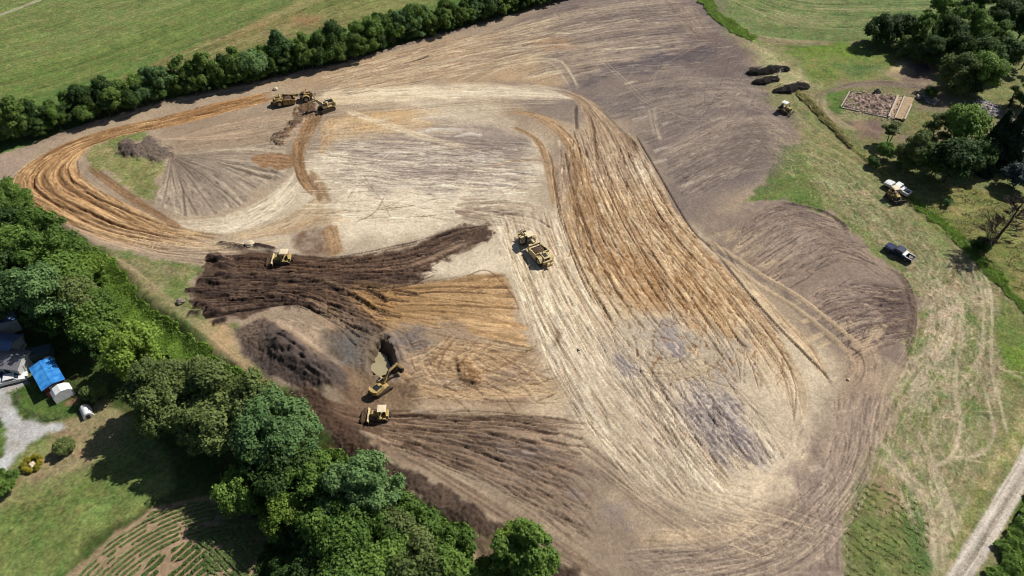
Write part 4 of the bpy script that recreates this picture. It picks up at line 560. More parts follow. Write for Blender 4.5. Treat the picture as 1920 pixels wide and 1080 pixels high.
wander([[(1340, 450), (1440, 385), (1560, 405)], [(1480, 555), (1590, 490), (1690, 540)]], 26, (158, 138, 124), seed=30, drift=.6); wander([[(1500, 560), (1600, 520), (1700, 560)], [(1590, 680), (1660, 640), (1700, 640)]], 18, (96, 82, 78), seed=31, drift=.5, pair=0)
wander([[(382, 478), (620, 484), (918, 415)], [(395, 600), (540, 575), (690, 650)]], 16, (128, 104, 86), seed=32, drift=.25, dh=-.1); wander([[(382, 478), (620, 484), (918, 415)], [(395, 600), (540, 575), (690, 650)]], 22, (60, 46, 40), seed=33, drift=.2, pair=0, dh=-.2, a=.8)
wander([[(1445, 215), (1580, 300), (1720, 400), (1870, 620)], [(1440, 300), (1560, 400), (1720, 560), (1730, 700)]], 16, (184, 168, 132), seed=34, drift=.4, dh=0, a=.4)
wander([[(1725, 500), (1720, 600), (1640, 800), (1700, 1000)], [(1860, 500), (1860, 640), (1840, 800), (1780, 1080)]], 34, (190, 170, 140), seed=35, drift=.6, dh=0, a=.5)
for q in ([(1320, 450), (1370, 480), (1430, 520), (1500, 560), (1560, 605), (1600, 640), (1625, 660)], [(1310, 462), (1360, 492), (1420, 535), (1490, 578), (1550, 625), (1590, 662), (1605, 672)]): stroke(q, 1.4, (186, 164, 136), a=1, dh=.12, soft=.3, patchy=.05)
# ---- road and drive beds
DRIVE = [(-30, 735), (10, 730), (20, 760), (45, 785), (75, 792), (115, 793), (122, 803), (90, 812), (55, 835), (20, 870), (-5, 900), (-40, 960), (-60, 900), (5, 850), (12, 815), (0, 780), (-30, 765)]
YARD = [(-60, 640), (40, 640), (60, 690), (52, 720), (20, 735), (-40, 740), (-80, 700)]
for q in (DRIVE, YARD): paint(q, (192, 192, 194), soft=1.2, warp=.5, wsc=2, col2=(172, 168, 162), csc=3, veg=.1)
ROADP = [(1990, 760), (1920, 880), (1880, 948), (1840, 1015), (1800, 1078), (1760, 1140)]
stroke(ROADP, 3.8, (194, 182, 170), a=.97, soft=.3, veg=.05, hi=(220, 208, 196))
stroke([(1990, 762), (1921, 883), (1881, 951), (1841, 1018), (1801, 1081), (1761, 1143)], .8, (150, 140, 122), a=.85, patchy=.5, veg=.4)
# ---- small relief: clods, ruts softened, grass height noise
n1 = fbm(X/1.1, Y/1.1, 700, 3); n2 = fbm(X/.42, Y/.42, 720, 2)
H += ROUGH*(.20*n1+.22*n2)+.035*(1-VEG)*n2+VEG*(.05*n2+.06*n1)
H += .35*fbm(X/35, Y/35, 740, 3)*(np.abs(X) < 400)
# ---- colour grain
g1 = fbm(X/.5, Y/.5, 760, 2); g2 = fbm(X/2.6, Y/2.2, 780, 4); g3 = fbm(X/.25, Y/.25, 800, 1)
g4 = np.random.default_rng(5).normal(size=COL.shape[:2]).astype(np.float32)
COL *= (1+(.06+.08*VEG)*g1+(.06+.07*VEG)*g2+(.05+.07*VEG)*g3+(.03+.035*VEG)*g4)[..., None]
vt = (VEG*fbm(X/1.4, Y/1.4, 820, 4))[..., None]; COL += vt*np.array((20, 0, 8), np.float32)
drk = sst(.25, .7, fbm(X/.8, Y/.8, 840, 2))*ROUGH; COL *= (1-.18*drk)[..., None]
ew = (1-VEG)[..., None]; lum = COL.mean(-1, keepdims=True); tgt = lum+(lum-150)*.09+5
COL = COL*(1-ew)+ew*COL*(tgt/np.maximum(lum, 1))*np.array((1.012, 1.004, .985), np.float32)
vw = VEG[..., None]*.14; COL = COL*(1-vw)+vw*(COL.mean(-1, keepdims=True)+np.array((14, 6, -14), np.float32))
COL = np.clip(COL, 4, 250)
LINC = np.clip(lin(COL)/K, 0, .9).astype(np.float32)
LUM = LINC.mean(-1, keepdims=True)
# ---- material and mesh
def ground_mat(name, fine=.35):
    m = bpy.data.materials.new(name); m.use_nodes = True; t = m.node_tree; b = t.nodes['Principled BSDF']
    b.inputs['Roughness'].default_value = .95; b.inputs['Specular IOR Level'].default_value = .12
    at_ = t.nodes.new('ShaderNodeAttribute'); at_.attribute_name = 'Col'
    tc = t.nodes.new('ShaderNodeTexCoord'); nz = t.nodes.new('ShaderNodeTexNoise'); nz.inputs['Scale'].default_value = 3.1; nz.inputs['Detail'].default_value = 6; nz.inputs['Roughness'].default_value = .75
    mr = t.nodes.new('ShaderNodeMapRange'); mr.inputs[1].default_value = .3; mr.inputs[2].default_value = .7; mr.inputs[3].default_value = 1-fine; mr.inputs[4].default_value = 1+fine
    mx = t.nodes.new('ShaderNodeMix'); mx.data_type = 'RGBA'; mx.blend_type = 'MULTIPLY'; mx.inputs[0].default_value = 1
    t.links.new(tc.outputs['Object'], nz.inputs['Vector']); t.links.new(nz.outputs[0], mr.inputs[0])
    t.links.new(at_.outputs['Color'], mx.inputs[6]); t.links.new(mr.outputs[0], mx.inputs[7]); t.links.new(mx.outputs[2], b.inputs['Base Color'])
    bp = t.nodes.new('ShaderNodeBump'); bp.inputs['Strength'].default_value = .5; bp.inputs['Distance'].default_value = .12
    t.links.new(nz.outputs[0], bp.inputs['Height']); t.links.new(bp.outputs[0], b.inputs['Normal'])
    return m
GM = ground_mat('earth_and_grass', .22)
def grid_object(name, mask):
    """mask: bool per quad; builds one sheet from those quads of the grid"""
    q = np.nonzero(mask.ravel())[0]; j, i = np.divmod(q, NX-1)
    v = np.stack([j*NX+i, j*NX+i+1, (j+1)*NX+i+1, (j+1)*NX+i], 1).ravel()
    u, inv = np.unique(v, return_inverse=True)
    me = bpy.data.meshes.new(name); me.vertices.add(len(u)); me.loops.add(len(v)); me.polygons.add(len(q))
    co = np.stack([X.ravel()[u], Y.ravel()[u], H.ravel()[u]], 1).astype(np.float32)
    me.vertices.foreach_set('co', co.ravel()); me.loops.foreach_set('vertex_index', inv.astype(np.int32))
    me.polygons.foreach_set('loop_start', np.arange(0, len(v), 4, dtype=np.int32))
    me.polygons.foreach_set('use_smooth', np.ones(len(q), bool))
    me.update()
    a = me.attributes.new('Col', 'FLOAT_COLOR', 'POINT')
    a.data.foreach_set('color', np.c_[LINC.reshape(-1, 3)[u], np.ones(len(u))].astype(np.float32).ravel())
    me.materials.append(GM); o = bpy.data.objects.new(name, me); C.objects.link(o); o['kind'] = 'structure'
    return o
def qmask(pts, off=0):
    global _qm
    sl, m = pmask(pts, .05, 0); full = np.zeros((NY, NX), bool); full[sl] = m > .5
    return full[:-1, :-1]
def smask(pts, wd):
    G2 = crom([wp(*p) for p in pts], 400); full = np.zeros((NY, NX), bool)
    x0, y0 = G2.min(0)-wd; x1, y1 = G2.max(0)+wd; i0, i1 = np.searchsorted(GX, [x0, x1]); j0, j1 = np.searchsorted(GY, [y0, y1])
    x = X[j0:j1, i0:i1]; y = Y[j0:j1, i0:i1]; d = np.full(x.shape, 1e9, np.float32)
    for g in G2: d = np.minimum(d, (x-g[0])**2+(y-g[1])**2)
    full[j0:j1, i0:i1] = d < (wd/2)**2
    return full[:-1, :-1]
Mroad = smask(ROADP, 3.8); Mdrive = (qmask(DRIVE) | qmask(YARD)) & ~Mroad
Mtrack = smask([(-60, 44), (0, 27), (38, 14), (78, -2), (160, -30)], 2.2) & ~Mroad
Mcorn = qmask([(200, 1015), (290, 955), (380, 932), (440, 938), (500, 970), (530, 1010), (560, 1150), (90, 1150), (120, 1075)]) & ~Mroad & ~Mdrive
Mearth = qmask(EARTH) & ~Mroad & ~Mdrive & ~Mtrack & ~Mcorn
Mrest = ~(Mroad | Mdrive | Mtrack | Mcorn | Mearth)
grid_object('gravel_road', Mroad); grid_object('driveway', Mdrive); grid_object('farm_track', Mtrack); grid_object('crop_soil', Mcorn)
grid_object('graded_earth', Mearth); grid_object('ground', Mrest)
# ================================================================= MATERIALS
def mat(name, col, rough=.6, metal=0, spec=.4, noise=0, nsc=3.0, col2=None, bump=0):
    """col: colour as a sunlit surface shows it"""
    m = bpy.data.materials.new(name); m.use_nodes = True; t = m.node_tree; b = t.nodes['Principled BSDF']
    c = alb(col); b.inputs['Base Color'].default_value = (*c, 1); b.inputs['Roughness'].default_value = rough
    b.inputs['Metallic'].default_value = metal; b.inputs['Specular IOR Level'].default_value = spec
    tc = t.nodes.new('ShaderNodeTexCoord'); nz = t.nodes.new('ShaderNodeTexNoise'); nz.inputs['Scale'].default_value = nsc; nz.inputs['Detail'].default_value = 5
    rp = t.nodes.new('ShaderNodeValToRGB'); rp.color_ramp.elements[0].position = .35; rp.color_ramp.elements[1].position = .65
    c2 = alb(col2) if col2 is not None else tuple(x*(1-.25*(noise or .4)) for x in c)
    rp.color_ramp.elements[0].color = (*c2, 1); rp.color_ramp.elements[1].color = (*c, 1)
    t.links.new(tc.outputs['Object'], nz.inputs['Vector']); t.links.new(nz.outputs[0], rp.inputs[0]); t.links.new(rp.outputs[0], b.inputs['Base Color'])
    if bump:
        bp = t.nodes.new('ShaderNodeBump'); bp.inputs['Strength'].default_value = bump; bp.inputs['Distance'].default_value = .05
        t.links.new(nz.outputs[0], bp.inputs['Height']); t.links.new(bp.outputs[0], b.inputs['Normal'])
    return m
def leaf_mat(name, dark, light, yel=None, trans=.42, nsc=.9):
    """foliage: base colours vary from leaf to leaf, clump to clump and plant to plant"""
    m = bpy.data.materials.new(name); m.use_nodes = True; t = m.node_tree; t.nodes.clear()
    out = t.nodes.new('ShaderNodeOutputMaterial'); d = t.nodes.new('ShaderNodeBsdfPrincipled'); tr = t.nodes.new('ShaderNodeBsdfTranslucent'); mx = t.nodes.new('ShaderNodeMixShader')
    d.inputs['Roughness'].default_value = .62; d.inputs['Specular IOR Level'].default_value = .25
    a = t.nodes.new('ShaderNodeAttribute'); a.attribute_name = 'leafv'
    nz = t.nodes.new('ShaderNodeTexNoise'); nz.inputs['Scale'].default_value = nsc; nz.inputs['Detail'].default_value = 3
    ge = t.nodes.new('ShaderNodeNewGeometry'); t.links.new(ge.outputs['Position'], nz.inputs['Vector'])
    oi = t.nodes.new('ShaderNodeObjectInfo')
    ad = t.nodes.new('ShaderNodeMath'); ad.operation = 'MULTIPLY_ADD'; ad.inputs[1].default_value = .55; t.links.new(a.outputs['Fac'], ad.inputs[0])
    m2 = t.nodes.new('ShaderNodeMath'); m2.operation = 'MULTIPLY_ADD'; m2.inputs[1].default_value = .8; t.links.new(nz.outputs[0], m2.inputs[0])
    m3 = t.nodes.new('ShaderNodeMath'); m3.operation = 'MULTIPLY_ADD'; m3.inputs[1].default_value = .5; m3.inputs[2].default_value = -.42; t.links.new(oi.outputs['Random'], m3.inputs[0])
    t.links.new(m3.outputs[0], m2.inputs[2]); t.links.new(m2.outputs[0], ad.inputs[2])
    rp = t.nodes.new('ShaderNodeValToRGB'); rp.color_ramp.elements[0].position = .05; rp.color_ramp.elements[1].position = .95
    rp.color_ramp.elements[0].color = (*dark, 1); rp.color_ramp.elements[1].color = (*light, 1)
    if yel: e = rp.color_ramp.elements.new(.8); e.color = (*yel, 1)
    t.links.new(ad.outputs[0], rp.inputs[0]); t.links.new(rp.outputs[0], d.inputs['Base Color']); t.links.new(rp.outputs[0], tr.inputs['Color'])
    mx.inputs[0].default_value = trans; t.links.new(d.outputs[0], mx.inputs[1]); t.links.new(tr.outputs[0], mx.inputs[2]); t.links.new(mx.outputs[0], out.inputs[0])
    return m
LM = {'mid': leaf_mat('leaves_mid_green', (.050, .110, .016), (.205, .315, .060)),
      'olive': leaf_mat('leaves_olive', (.070, .105, .026), (.225, .270, .085)),
      'bright': leaf_mat('leaves_bright', (.095, .165, .018), (.270, .380, .060)),
      'blue': leaf_mat('leaves_blue_green', (.055, .120, .036), (.205, .320, .110)),
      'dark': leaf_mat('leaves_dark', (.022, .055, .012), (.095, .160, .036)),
      'brush': leaf_mat('wilted_leaves', (.050, .044, .038), (.150, .135, .115)),
      'conifer': leaf_mat('needles_dark', (.008, .020, .009), (.030, .050, .020), trans=.1),
      'spruce': leaf_mat('needles_blue', (.026, .044, .042), (.080, .108, .098), trans=.1),
      'hedge': leaf_mat('leaves_hedge', (.050, .108, .016), (.195, .285, .060)),
      'weeds': leaf_mat('leaves_weeds', (.090, .180, .022), (.240, .360, .055), nsc=.5),
      'straw': leaf_mat('dry_grass', (.16, .19, .05), (.50, .42, .19), trans=.2, nsc=.35),
      'crop': leaf_mat('leaves_crop', (.14, .19, .05), (.36, .36, .13), trans=.2),
      'maize': leaf_mat('leaves_maize', (.12, .19, .055), (.30, .37, .14)),
      'yellowbush': leaf_mat('leaves_yellow', (.12, .15, .014), (.48, .40, .04))}
BARK = mat('bark', (96, 84, 74), .9, nsc=4, col2=(60, 52, 46), bump=.4)
DEADW = mat('dead_wood', (104, 92, 88), .9, nsc=6, col2=(70, 60, 58))
# ---- leaf sheets: many small leaf-sized quads as one mesh
def leaf_mesh(name, P, N, S, V, m, aspect=1.5):
    n = len(P); N = N/(np.linalg.norm(N, axis=1, keepdims=True)+1e-9)
    r = rng.normal(size=(n, 3)); U = np.cross(N, r); U /= np.linalg.norm(U, axis=1, keepdims=True)+1e-9; W = np.cross(N, U)
    S = np.asarray(S)[:, None]; a = U*S*.5*aspect; b = W*S*.5
    fold = N*S*.12
    co = np.stack([P-a, P-b+fold, P+a, P+b+fold], 1).reshape(-1, 3).astype(np.float32)
    me = bpy.data.meshes.new(name); me.vertices.add(4*n); me.loops.add(4*n); me.polygons.add(n)
    me.vertices.foreach_set('co', co.ravel()); me.loops.foreach_set('vertex_index', np.arange(4*n, dtype=np.int32)); me.polygons.foreach_set('loop_start', np.arange(0, 4*n, 4, dtype=np.int32)); me.update()
    at2 = me.attributes.new('leafv', 'FLOAT', 'POINT'); at2.data.foreach_set('value', np.repeat(V, 4).astype(np.float32))
    me.materials.append(m); return me
def lobes(kind, r2):
    L = []
    if kind == 'round':
        for k in range(34):
            z = r2.uniform(-.75, 1); th = r2.uniform(0, 6.283); q = math.sqrt(max(0, 1-z*z)); rr = r2.uniform(.5, .8)
            L.append((q*math.cos(th)*rr, q*math.sin(th)*rr, z*rr*.85, r2.choice((.16, .22, .3, .4))*r2.uniform(.85, 1.15)))
    elif kind == 'ragged':
        for k in range(30):
            z = r2.uniform(-.8, 1.15); th = r2.uniform(0, 6.283); q = math.sqrt(max(0.05, 1-min(1, z*z*.8))); rr = r2.uniform(.35, .92)
            L.append((q*math.cos(th)*rr, q*math.sin(th)*rr, z*.95, r2.uniform(.16, .34)))
    elif kind == 'open':
        for k in range(22):
            z = r2.uniform(-.6, 1.1); th = r2.uniform(0, 6.283); q = math.sqrt(max(0.05, 1-min(1, z*z*.8))); rr = r2.uniform(.3, .95)
            L.append((q*math.cos(th)*rr, q*math.sin(th)*rr, z*.85, r2.uniform(.15, .27)))
    elif kind == 'bush':
        for k in range(26):
            z = r2.uniform(-.35, .8); th = r2.uniform(0, 6.283); q = math.sqrt(max(0, 1-z*z)); rr = r2.uniform(.4, .8)
            L.append((q*math.cos(th)*rr, q*math.sin(th)*rr, z*.75+.1, r2.uniform(.22, .36)))
    return L
def crown_mesh(kind, m, n, size, seed):
    r2 = np.random.default_rng(seed)
    if kind == 'cone':
        z = r2.random(n)**1.3*2.6; lay = np.floor(z*5+r2.random(n)*.5)/5; th = r2.uniform(0, 6.283, n)
        R = (1-z/2.75)*(.8+.25*np.sin(th*3+lay*9)+.15*np.sin(th*7+lay*5)); rr = R*np.sqrt(r2.uniform(.35, 1, n))
        P = np.stack([rr*np.cos(th), rr*np.sin(th), z-.9-.25*rr], 1); N = np.stack([np.cos(th)*.5, np.sin(th)*.5, np.ones(n)], 1)+r2.normal(size=(n, 3))*.45
        return leaf_mesh('crown', P, N, size*r2.uniform(.7, 1.4, n), r2.random(n), m, 2.2)
    L = np.array(lobes(kind, r2)); a = L[:, 3]**2; k = r2.choice(len(L), n, p=a/a.sum()); c = L[k]
    d = r2.normal(size=(n, 3)); d /= np.linalg.norm(d, axis=1, keepdims=True); d[:, 2] = np.where(d[:, 2] < -.3, -d[:, 2]*.6, d[:, 2])
    rad = c[:, 3]*(1-.35*r2.random(n)**2)*(1+.16*np.sin(d[:, 0]*9+k)+.12*np.sin(d[:, 1]*11+k*2))
    rad = rad*np.where(r2.random(n) < .09, r2.uniform(1.05, 1.45, n), 1)
    P = c[:, :3]+d*rad[:, None]; P += r2.normal(size=(n, 3))*.012; N = d*1.0+r2.normal(size=(n, 3))*.5+np.array((0, 0, .45))
    V = np.clip(r2.random(n)*.6+.4*((k*7919) % 13)/13, 0, 1)
    return leaf_mesh('crown', P, N, size*r2.uniform(.6, 1.5, n), V, m)
# ---- boxes, tubes and prisms gathered into one mesh per part
class MB:
    def __init__(s): s.bm = bmesh.new()
    def box(s, c, d, rz=0, ry=0, rx=0, bev=0, taper=None):
        r = bmesh.ops.create_cube(s.bm, size=1); vs = r['verts']
        for v in vs:
            if taper and v.co.z > 0: v.co.x *= taper[0]; v.co.y *= taper[1]
            v.co = Vector((v.co.x*d[0], v.co.y*d[1], v.co.z*d[2]))
        if bev:
            es = list({e for v in vs for e in v.link_edges}); b = bmesh.ops.bevel(s.bm, geom=es, offset=bev, segments=2, affect='EDGES', profile=.5)
            vs = list({v for f in b['faces'] for v in f.verts} | {v for v in vs if v.is_valid})
        M = Matrix.Translation(c) @ Matrix.Rotation(rz, 4, 'Z') @ Matrix.Rotation(ry, 4, 'Y') @ Matrix.Rotation(rx, 4, 'X')
        for v in vs: v.co = M @ v.co
        return s
    def tube(s, a, b, r0, r1=None, n=10):
        a = Vector(a); b = Vector(b); r1 = r0 if r1 is None else r1; d = b-a; L = d.length
        q = d.to_track_quat('Z', 'Y').to_matrix().to_4x4()
        r = bmesh.ops.create_cone(s.bm, cap_ends=True, segments=n, radius1=r0, radius2=max(r1, 1e-4), depth=L)
        M = Matrix.Translation((a+b)/2) @ q
        for v in r['verts']: v.co = M @ v.co
        return s
    def prism(s, prof, y0, y1, sc1=1):      # profile in x,z pushed along y
        n = len(prof); A = [s.bm.verts.new((x, y0, z)) for x, z in prof]; B = [s.bm.verts.new((x*sc1, y1, z)) for x, z in prof]
        s.bm.faces.new(A[::-1]); s.bm.faces.new(B)
        for i in range(n): s.bm.faces.new((A[i], A[(i+1) % n], B[(i+1) % n], B[i]))
        return s
    def build(s, name, m, parent=None, smooth=False):
        bmesh.ops.recalc_face_normals(s.bm, faces=s.bm.faces)
        me = bpy.data.meshes.new(name); s.bm.to_mesh(me); s.bm.free(); me.materials.append(m)
        if smooth:
            for p in me.polygons: p.use_smooth = True
        o = bpy.data.objects.new(name, me); C.objects.link(o)
        if parent: o.parent = parent
        return o
def tag(o, label=None, cat=None, group=None, kind=None):
    if label: o['label'] = label
    if cat: o['category'] = cat
    if group: o['group'] = group
    if kind: o['kind'] = kind
    return o
def root(name, loc, rz=0, label=None, cat=None, group=None, scale=1):
    o = bpy.data.objects.new(name, None); C.objects.link(o); o.location = loc; o.rotation_euler = (0, 0, rz); o.scale = (scale,)*3
    o.empty_display_size = .5; return tag(o, label, cat, group)
# ================================================================= TREES
CROWNS = {}
def crown_of(kind, lm, var):
    key = (kind, lm, var)
    if key not in CROWNS:
        n, sz = {'round': (15000, .060), 'ragged': (13000, .058), 'open': (8000, .055), 'bush': (7000, .075), 'cone': (9000, .10)}[kind]
        CROWNS[key] = crown_mesh(kind, LM[lm], n, sz, 31*var+len(CROWNS)*7+5)
    return CROWNS[key]
def trunk_mesh(seed):
    r2 = random.Random(seed); b = MB(); b.tube((0, 0, -.6), (0.01, 0, .55), .035, .022, 8)
    for k in range(6):
        th = r2.uniform(0, 6.28); z = r2.uniform(.3, .55); L = r2.uniform(.25, .4)
        b.tube((0, 0, z), (math.cos(th)*L*.7, math.sin(th)*L*.7, z+L), .014, .004, 6)
    o = b.build('trunk', BARK); me = o.data; bpy.data.objects.remove(o); return me
TRK = [trunk_mesh(k) for k in range(3)]
def plant_tree(x, y, z, R, hgt, kind='round', lm='mid', label='', cat='tree', group=None, name='tree', var=None, sq=1.0):
    """hgt = height of the crown's centre"""
    var = random.randrange(3) if var is None else var
    t = root(name, (x, y, z), random.uniform(0, 6.28), label, cat, group)
    tr = bpy.data.objects.new('trunk', TRK[random.randrange(3)]); C.objects.link(tr); tr.parent = t; s = max(hgt, .5)
    tr.scale = (s*1.15, s*1.15, s*1.15); tr.location = (0, 0, 0)
    c = bpy.data.objects.new('crown', crown_of(kind, lm, var)); C.objects.link(c); c.parent = t; c.location = (0, 0, hgt)
    c.scale = (R*random.uniform(.92, 1.1), R*random.uniform(.92, 1.1), R*sq*random.uniform(.92, 1.08)); c.rotation_euler = (random.uniform(-.15, .15), random.uniform(-.15, .15), 0)
    return t
def T(px, py, R, hc, kind='round', lm='mid', label='', group=None, name='tree', sq=1.0, cat='tree'):
    x, y, z = above(px, py, hc); return plant_tree(x, y, z, R, hc, kind, lm, label, cat, group, name, sq=sq)
# hedgerow along the green field
hedge = [(-70, 288), (0, 270), (60, 258), (130, 232), (200, 214), (290, 189), (400, 165), (480, 149), (560, 129), (640, 112), (700, 94), (760, 75), (830, 56), (900, 38), (1000, 10), (1080, -12)]
HW = crom([above(px, py, 1.0)[:2] for px, py in hedge], 900)
seg = np.hypot(*(HW[1:]-HW[:-1]).T).sum(); Tn = np.gradient(HW, axis=0); Tn /= np.hypot(Tn[:, 0], Tn[:, 1])[:, None]
pos = 0.0; kinds = ['round', 'ragged', 'round', 'ragged', 'open']
while pos < seg:
    k = int(pos/seg*899); nx, ny = -Tn[k, 1], Tn[k, 0]
    for off, hs in ((.4, .62), (2.6, .92), (4.8, .88)):
        R = random.choice((2.1, 2.6, 3.0, 3.4, 4.2))*random.uniform(.9, 1.1)*hs; hh = (R*.8+random.uniform(.6, 2.2)); jx = random.uniform(-1, 1); d = off+random.uniform(-.7, .7)
        x, y = HW[k, 0]+nx*d+Tn[k, 0]*jx, HW[k, 1]+ny*d+Tn[k, 1]*jx
        lm = random.choice(['hedge', 'hedge', 'mid', 'blue', 'dark', 'hedge'])
        if off < 1: lab, g, nm = ('low bushy tree at the foot of the hedgerow, facing the bare earth', 'front trees of the hedgerow', 'hedgerow_tree')
        elif lm == 'blue': lab, g, nm = ('blue-green tree standing in the back row of the hedgerow beside the green field', 'blue-green trees of the hedgerow', 'hedgerow_tree')
        elif lm == 'dark': lab, g, nm = ('very dark tree standing in the back row of the hedgerow beside the green field', 'dark trees of the hedgerow', 'hedgerow_tree')
        else: lab, g, nm = ('leafy green tree in the back row of the hedgerow beside the green field', 'green trees of the hedgerow', 'hedgerow_tree')
        plant_tree(x, y, hlook(x, y), R, hh, random.choice(kinds), lm, lab, 'tree', g, nm, sq=random.uniform(.95, 1.25))
    pos += random.uniform(1.9, 3.1)
# wood on the left, single trees listed by where their crowns stand
gU, gM = 'trees of the left wood', 'trees of the lower wood'
labU = 'broad green tree in the wood between the houses and the graded site'
for px, py, R, h, kd, lm, lb in [
  (-20, 385, 4.5, 8, 'round', 'mid', None), (22, 372, 3.6, 7, 'ragged', 'mid', 'topmost small tree of the left wood, beside the haul road bend'), (15, 425, 4.6, 9, 'round', 'dark', None), (62, 425, 4.2, 8, 'round', 'mid', None), (100, 448, 4.4, 8, 'ragged', 'mid', None),
  (30, 470, 5.0, 9, 'round', 'mid', None), (80, 490, 5.0, 10, 'ragged', 'mid', None), (138, 482, 3.8, 7, 'round', 'mid', None), (120, 520, 4.8, 9, 'round', 'mid', None), (168, 520, 3.8, 6, 'ragged', 'bright', None),
  (45, 545, 5.4, 11, 'round', 'blue', 'large blue-green tree above the blue roofed houses'), (90, 560, 4.8, 10, 'ragged', 'blue', None), (145, 560, 4.8, 9, 'round', 'olive', None), (182, 575, 4.0, 7, 'round', 'mid', None), (120, 588, 4.4, 6, 'ragged', 'mid', None),
  (175, 605, 4.4, 6, 'round', 'mid', None), (5, 520, 5.2, 10, 'round', 'dark', None), (-25, 560, 5, 9, 'round', 'dark', None), (-30, 460, 5, 9, 'round', 'mid', None), (80, 590, 3.4, 5, 'open', 'dark', None),
  (175, 650, 2.8, 3.6, 'open', 'dark', None), (178, 735, 2.2, 1.8, 'bush', 'olive', 'small olive bush at the lawn edge below the dark wood'), 
  (240, 655, 4.7, 6.5, 'round', 'bright', 'round bright green tree standing alone in front of dark shade')]:
    T(px, py, R, h, kd, lm, lb or labU, None if lb else gU, 'broadleaf_tree')
labM = 'tree in the lower wood beside the dark fill slope'
for px, py, R, h, kd, lm, lb in [
  (285, 725, 4.2, 8, 'ragged', 'olive', None), (330, 722, 4.4, 8, 'round', 'olive', None), (385, 718, 4.0, 7, 'ragged', 'olive', None), (350, 745, 5.0, 9, 'round', 'olive', 'widest olive green tree over the big shadow on the lawn'), (305, 772, 4.4, 7, 'ragged', 'olive', None),
  (400, 740, 4.8, 9, 'ragged', 'olive', None), (445, 755, 4.2, 8, 'round', 'olive', None), (430, 790, 4.8, 9, 'round', 'olive', None), (370, 800, 4.4, 8, 'open', 'olive', None), (278, 748, 2.6, 3.4, 'open', 'olive', None), (480, 760, 4.6, 9, 'ragged', 'olive', None),
  (520, 780, 4.7, 10, 'round', 'blue', 'tall blue-green tree beside the top of the dark fill slope'), (560, 812, 3.3, 8, 'ragged', 'blue', None), (500, 815, 4.8, 10, 'round', 'blue', None), (545, 845, 4.0, 9, 'ragged', 'blue', None), (500, 870, 4.4, 6.5, 'open', 'dark', None), (540, 880, 4.4, 8, 'round', 'dark', None), (592, 880, 3.0, 5, 'ragged', 'mid', None),
  (452, 920, 3.6, 5, 'round', 'mid', 'round mid green tree standing at the top corner of the maize plot'), (510, 905, 3.0, 3.6, 'open', 'dark', None), (580, 915, 4.0, 7, 'ragged', 'mid', None),
  (552, 942, 2.6, 7, 'round', 'bright', 'yellow-green tree, small upper one of the bright pair by the maize'), (528, 968, 3.4, 4.5, 'ragged', 'bright', 'yellow-green tree, wide lower one of the bright pair by the maize'), (500, 955, 2.2, 2.2, 'bush', 'mid', None),
  (620, 930, 4.2, 7, 'round', 'dark', None), (648, 920, 4.4, 9, 'ragged', 'blue', None), (690, 900, 4.0, 11, 'ragged', 'blue', 'tall pale blue-green tree with its trunk showing beside the fill slope'), (705, 920, 3.8, 9, 'open', 'blue', None), (650, 960, 4.6, 8, 'round', 'mid', None), (610, 985, 4.4, 5.5, 'ragged', 'mid', None),
  (570, 1015, 3, 3.2, 'open', 'dark', None), (700, 970, 3.6, 7, 'ragged', 'mid', None), (750, 960, 3.2, 4, 'bush', 'mid', None), (790, 990, 3.0, 4, 'bush', 'mid', None), (740, 1000, 4.0, 7, 'round', 'olive', None), (690, 1020, 4.2, 7, 'ragged', 'mid', None), (640, 1040, 4.4, 8, 'round', 'mid', None),
  (790, 1050, 4.0, 7, 'round', 'olive', None), (840, 1030, 3.4, 5, 'ragged', 'mid', None), (735, 1060, 4.0, 7, 'round', 'mid', None), (850, 1080, 3.6, 6, 'ragged', 'mid', None), (600, 1075, 4.4, 5.5, 'round', 'dark', None), (690, 1085, 4.2, 8, 'round', 'mid', None), (540, 1085, 3.0, 3, 'open', 'dark', None), (640, 1110, 5, 8, 'round', 'mid', None), (780, 1110, 5, 8, 'round', 'olive', None),
  (985, 1035, 4.2, 7.5, 'ragged', 'mid', 'isolated tree overlapping the dark fill slope at the bottom edge'), (958, 1015, 2.6, 6, 'round', 'bright', 'bright green tree touching the isolated tree on the fill slope'), (925, 1070, 2.4, 3, 'bush', 'mid', 'low bush on bare ground left of the isolated tree'), (1005, 1085, 3.4, 5, 'round', 'mid', None)]:
    T(px, py, R, h, kd, lm, lb or labM, None if lb else gM, 'broadleaf_tree')
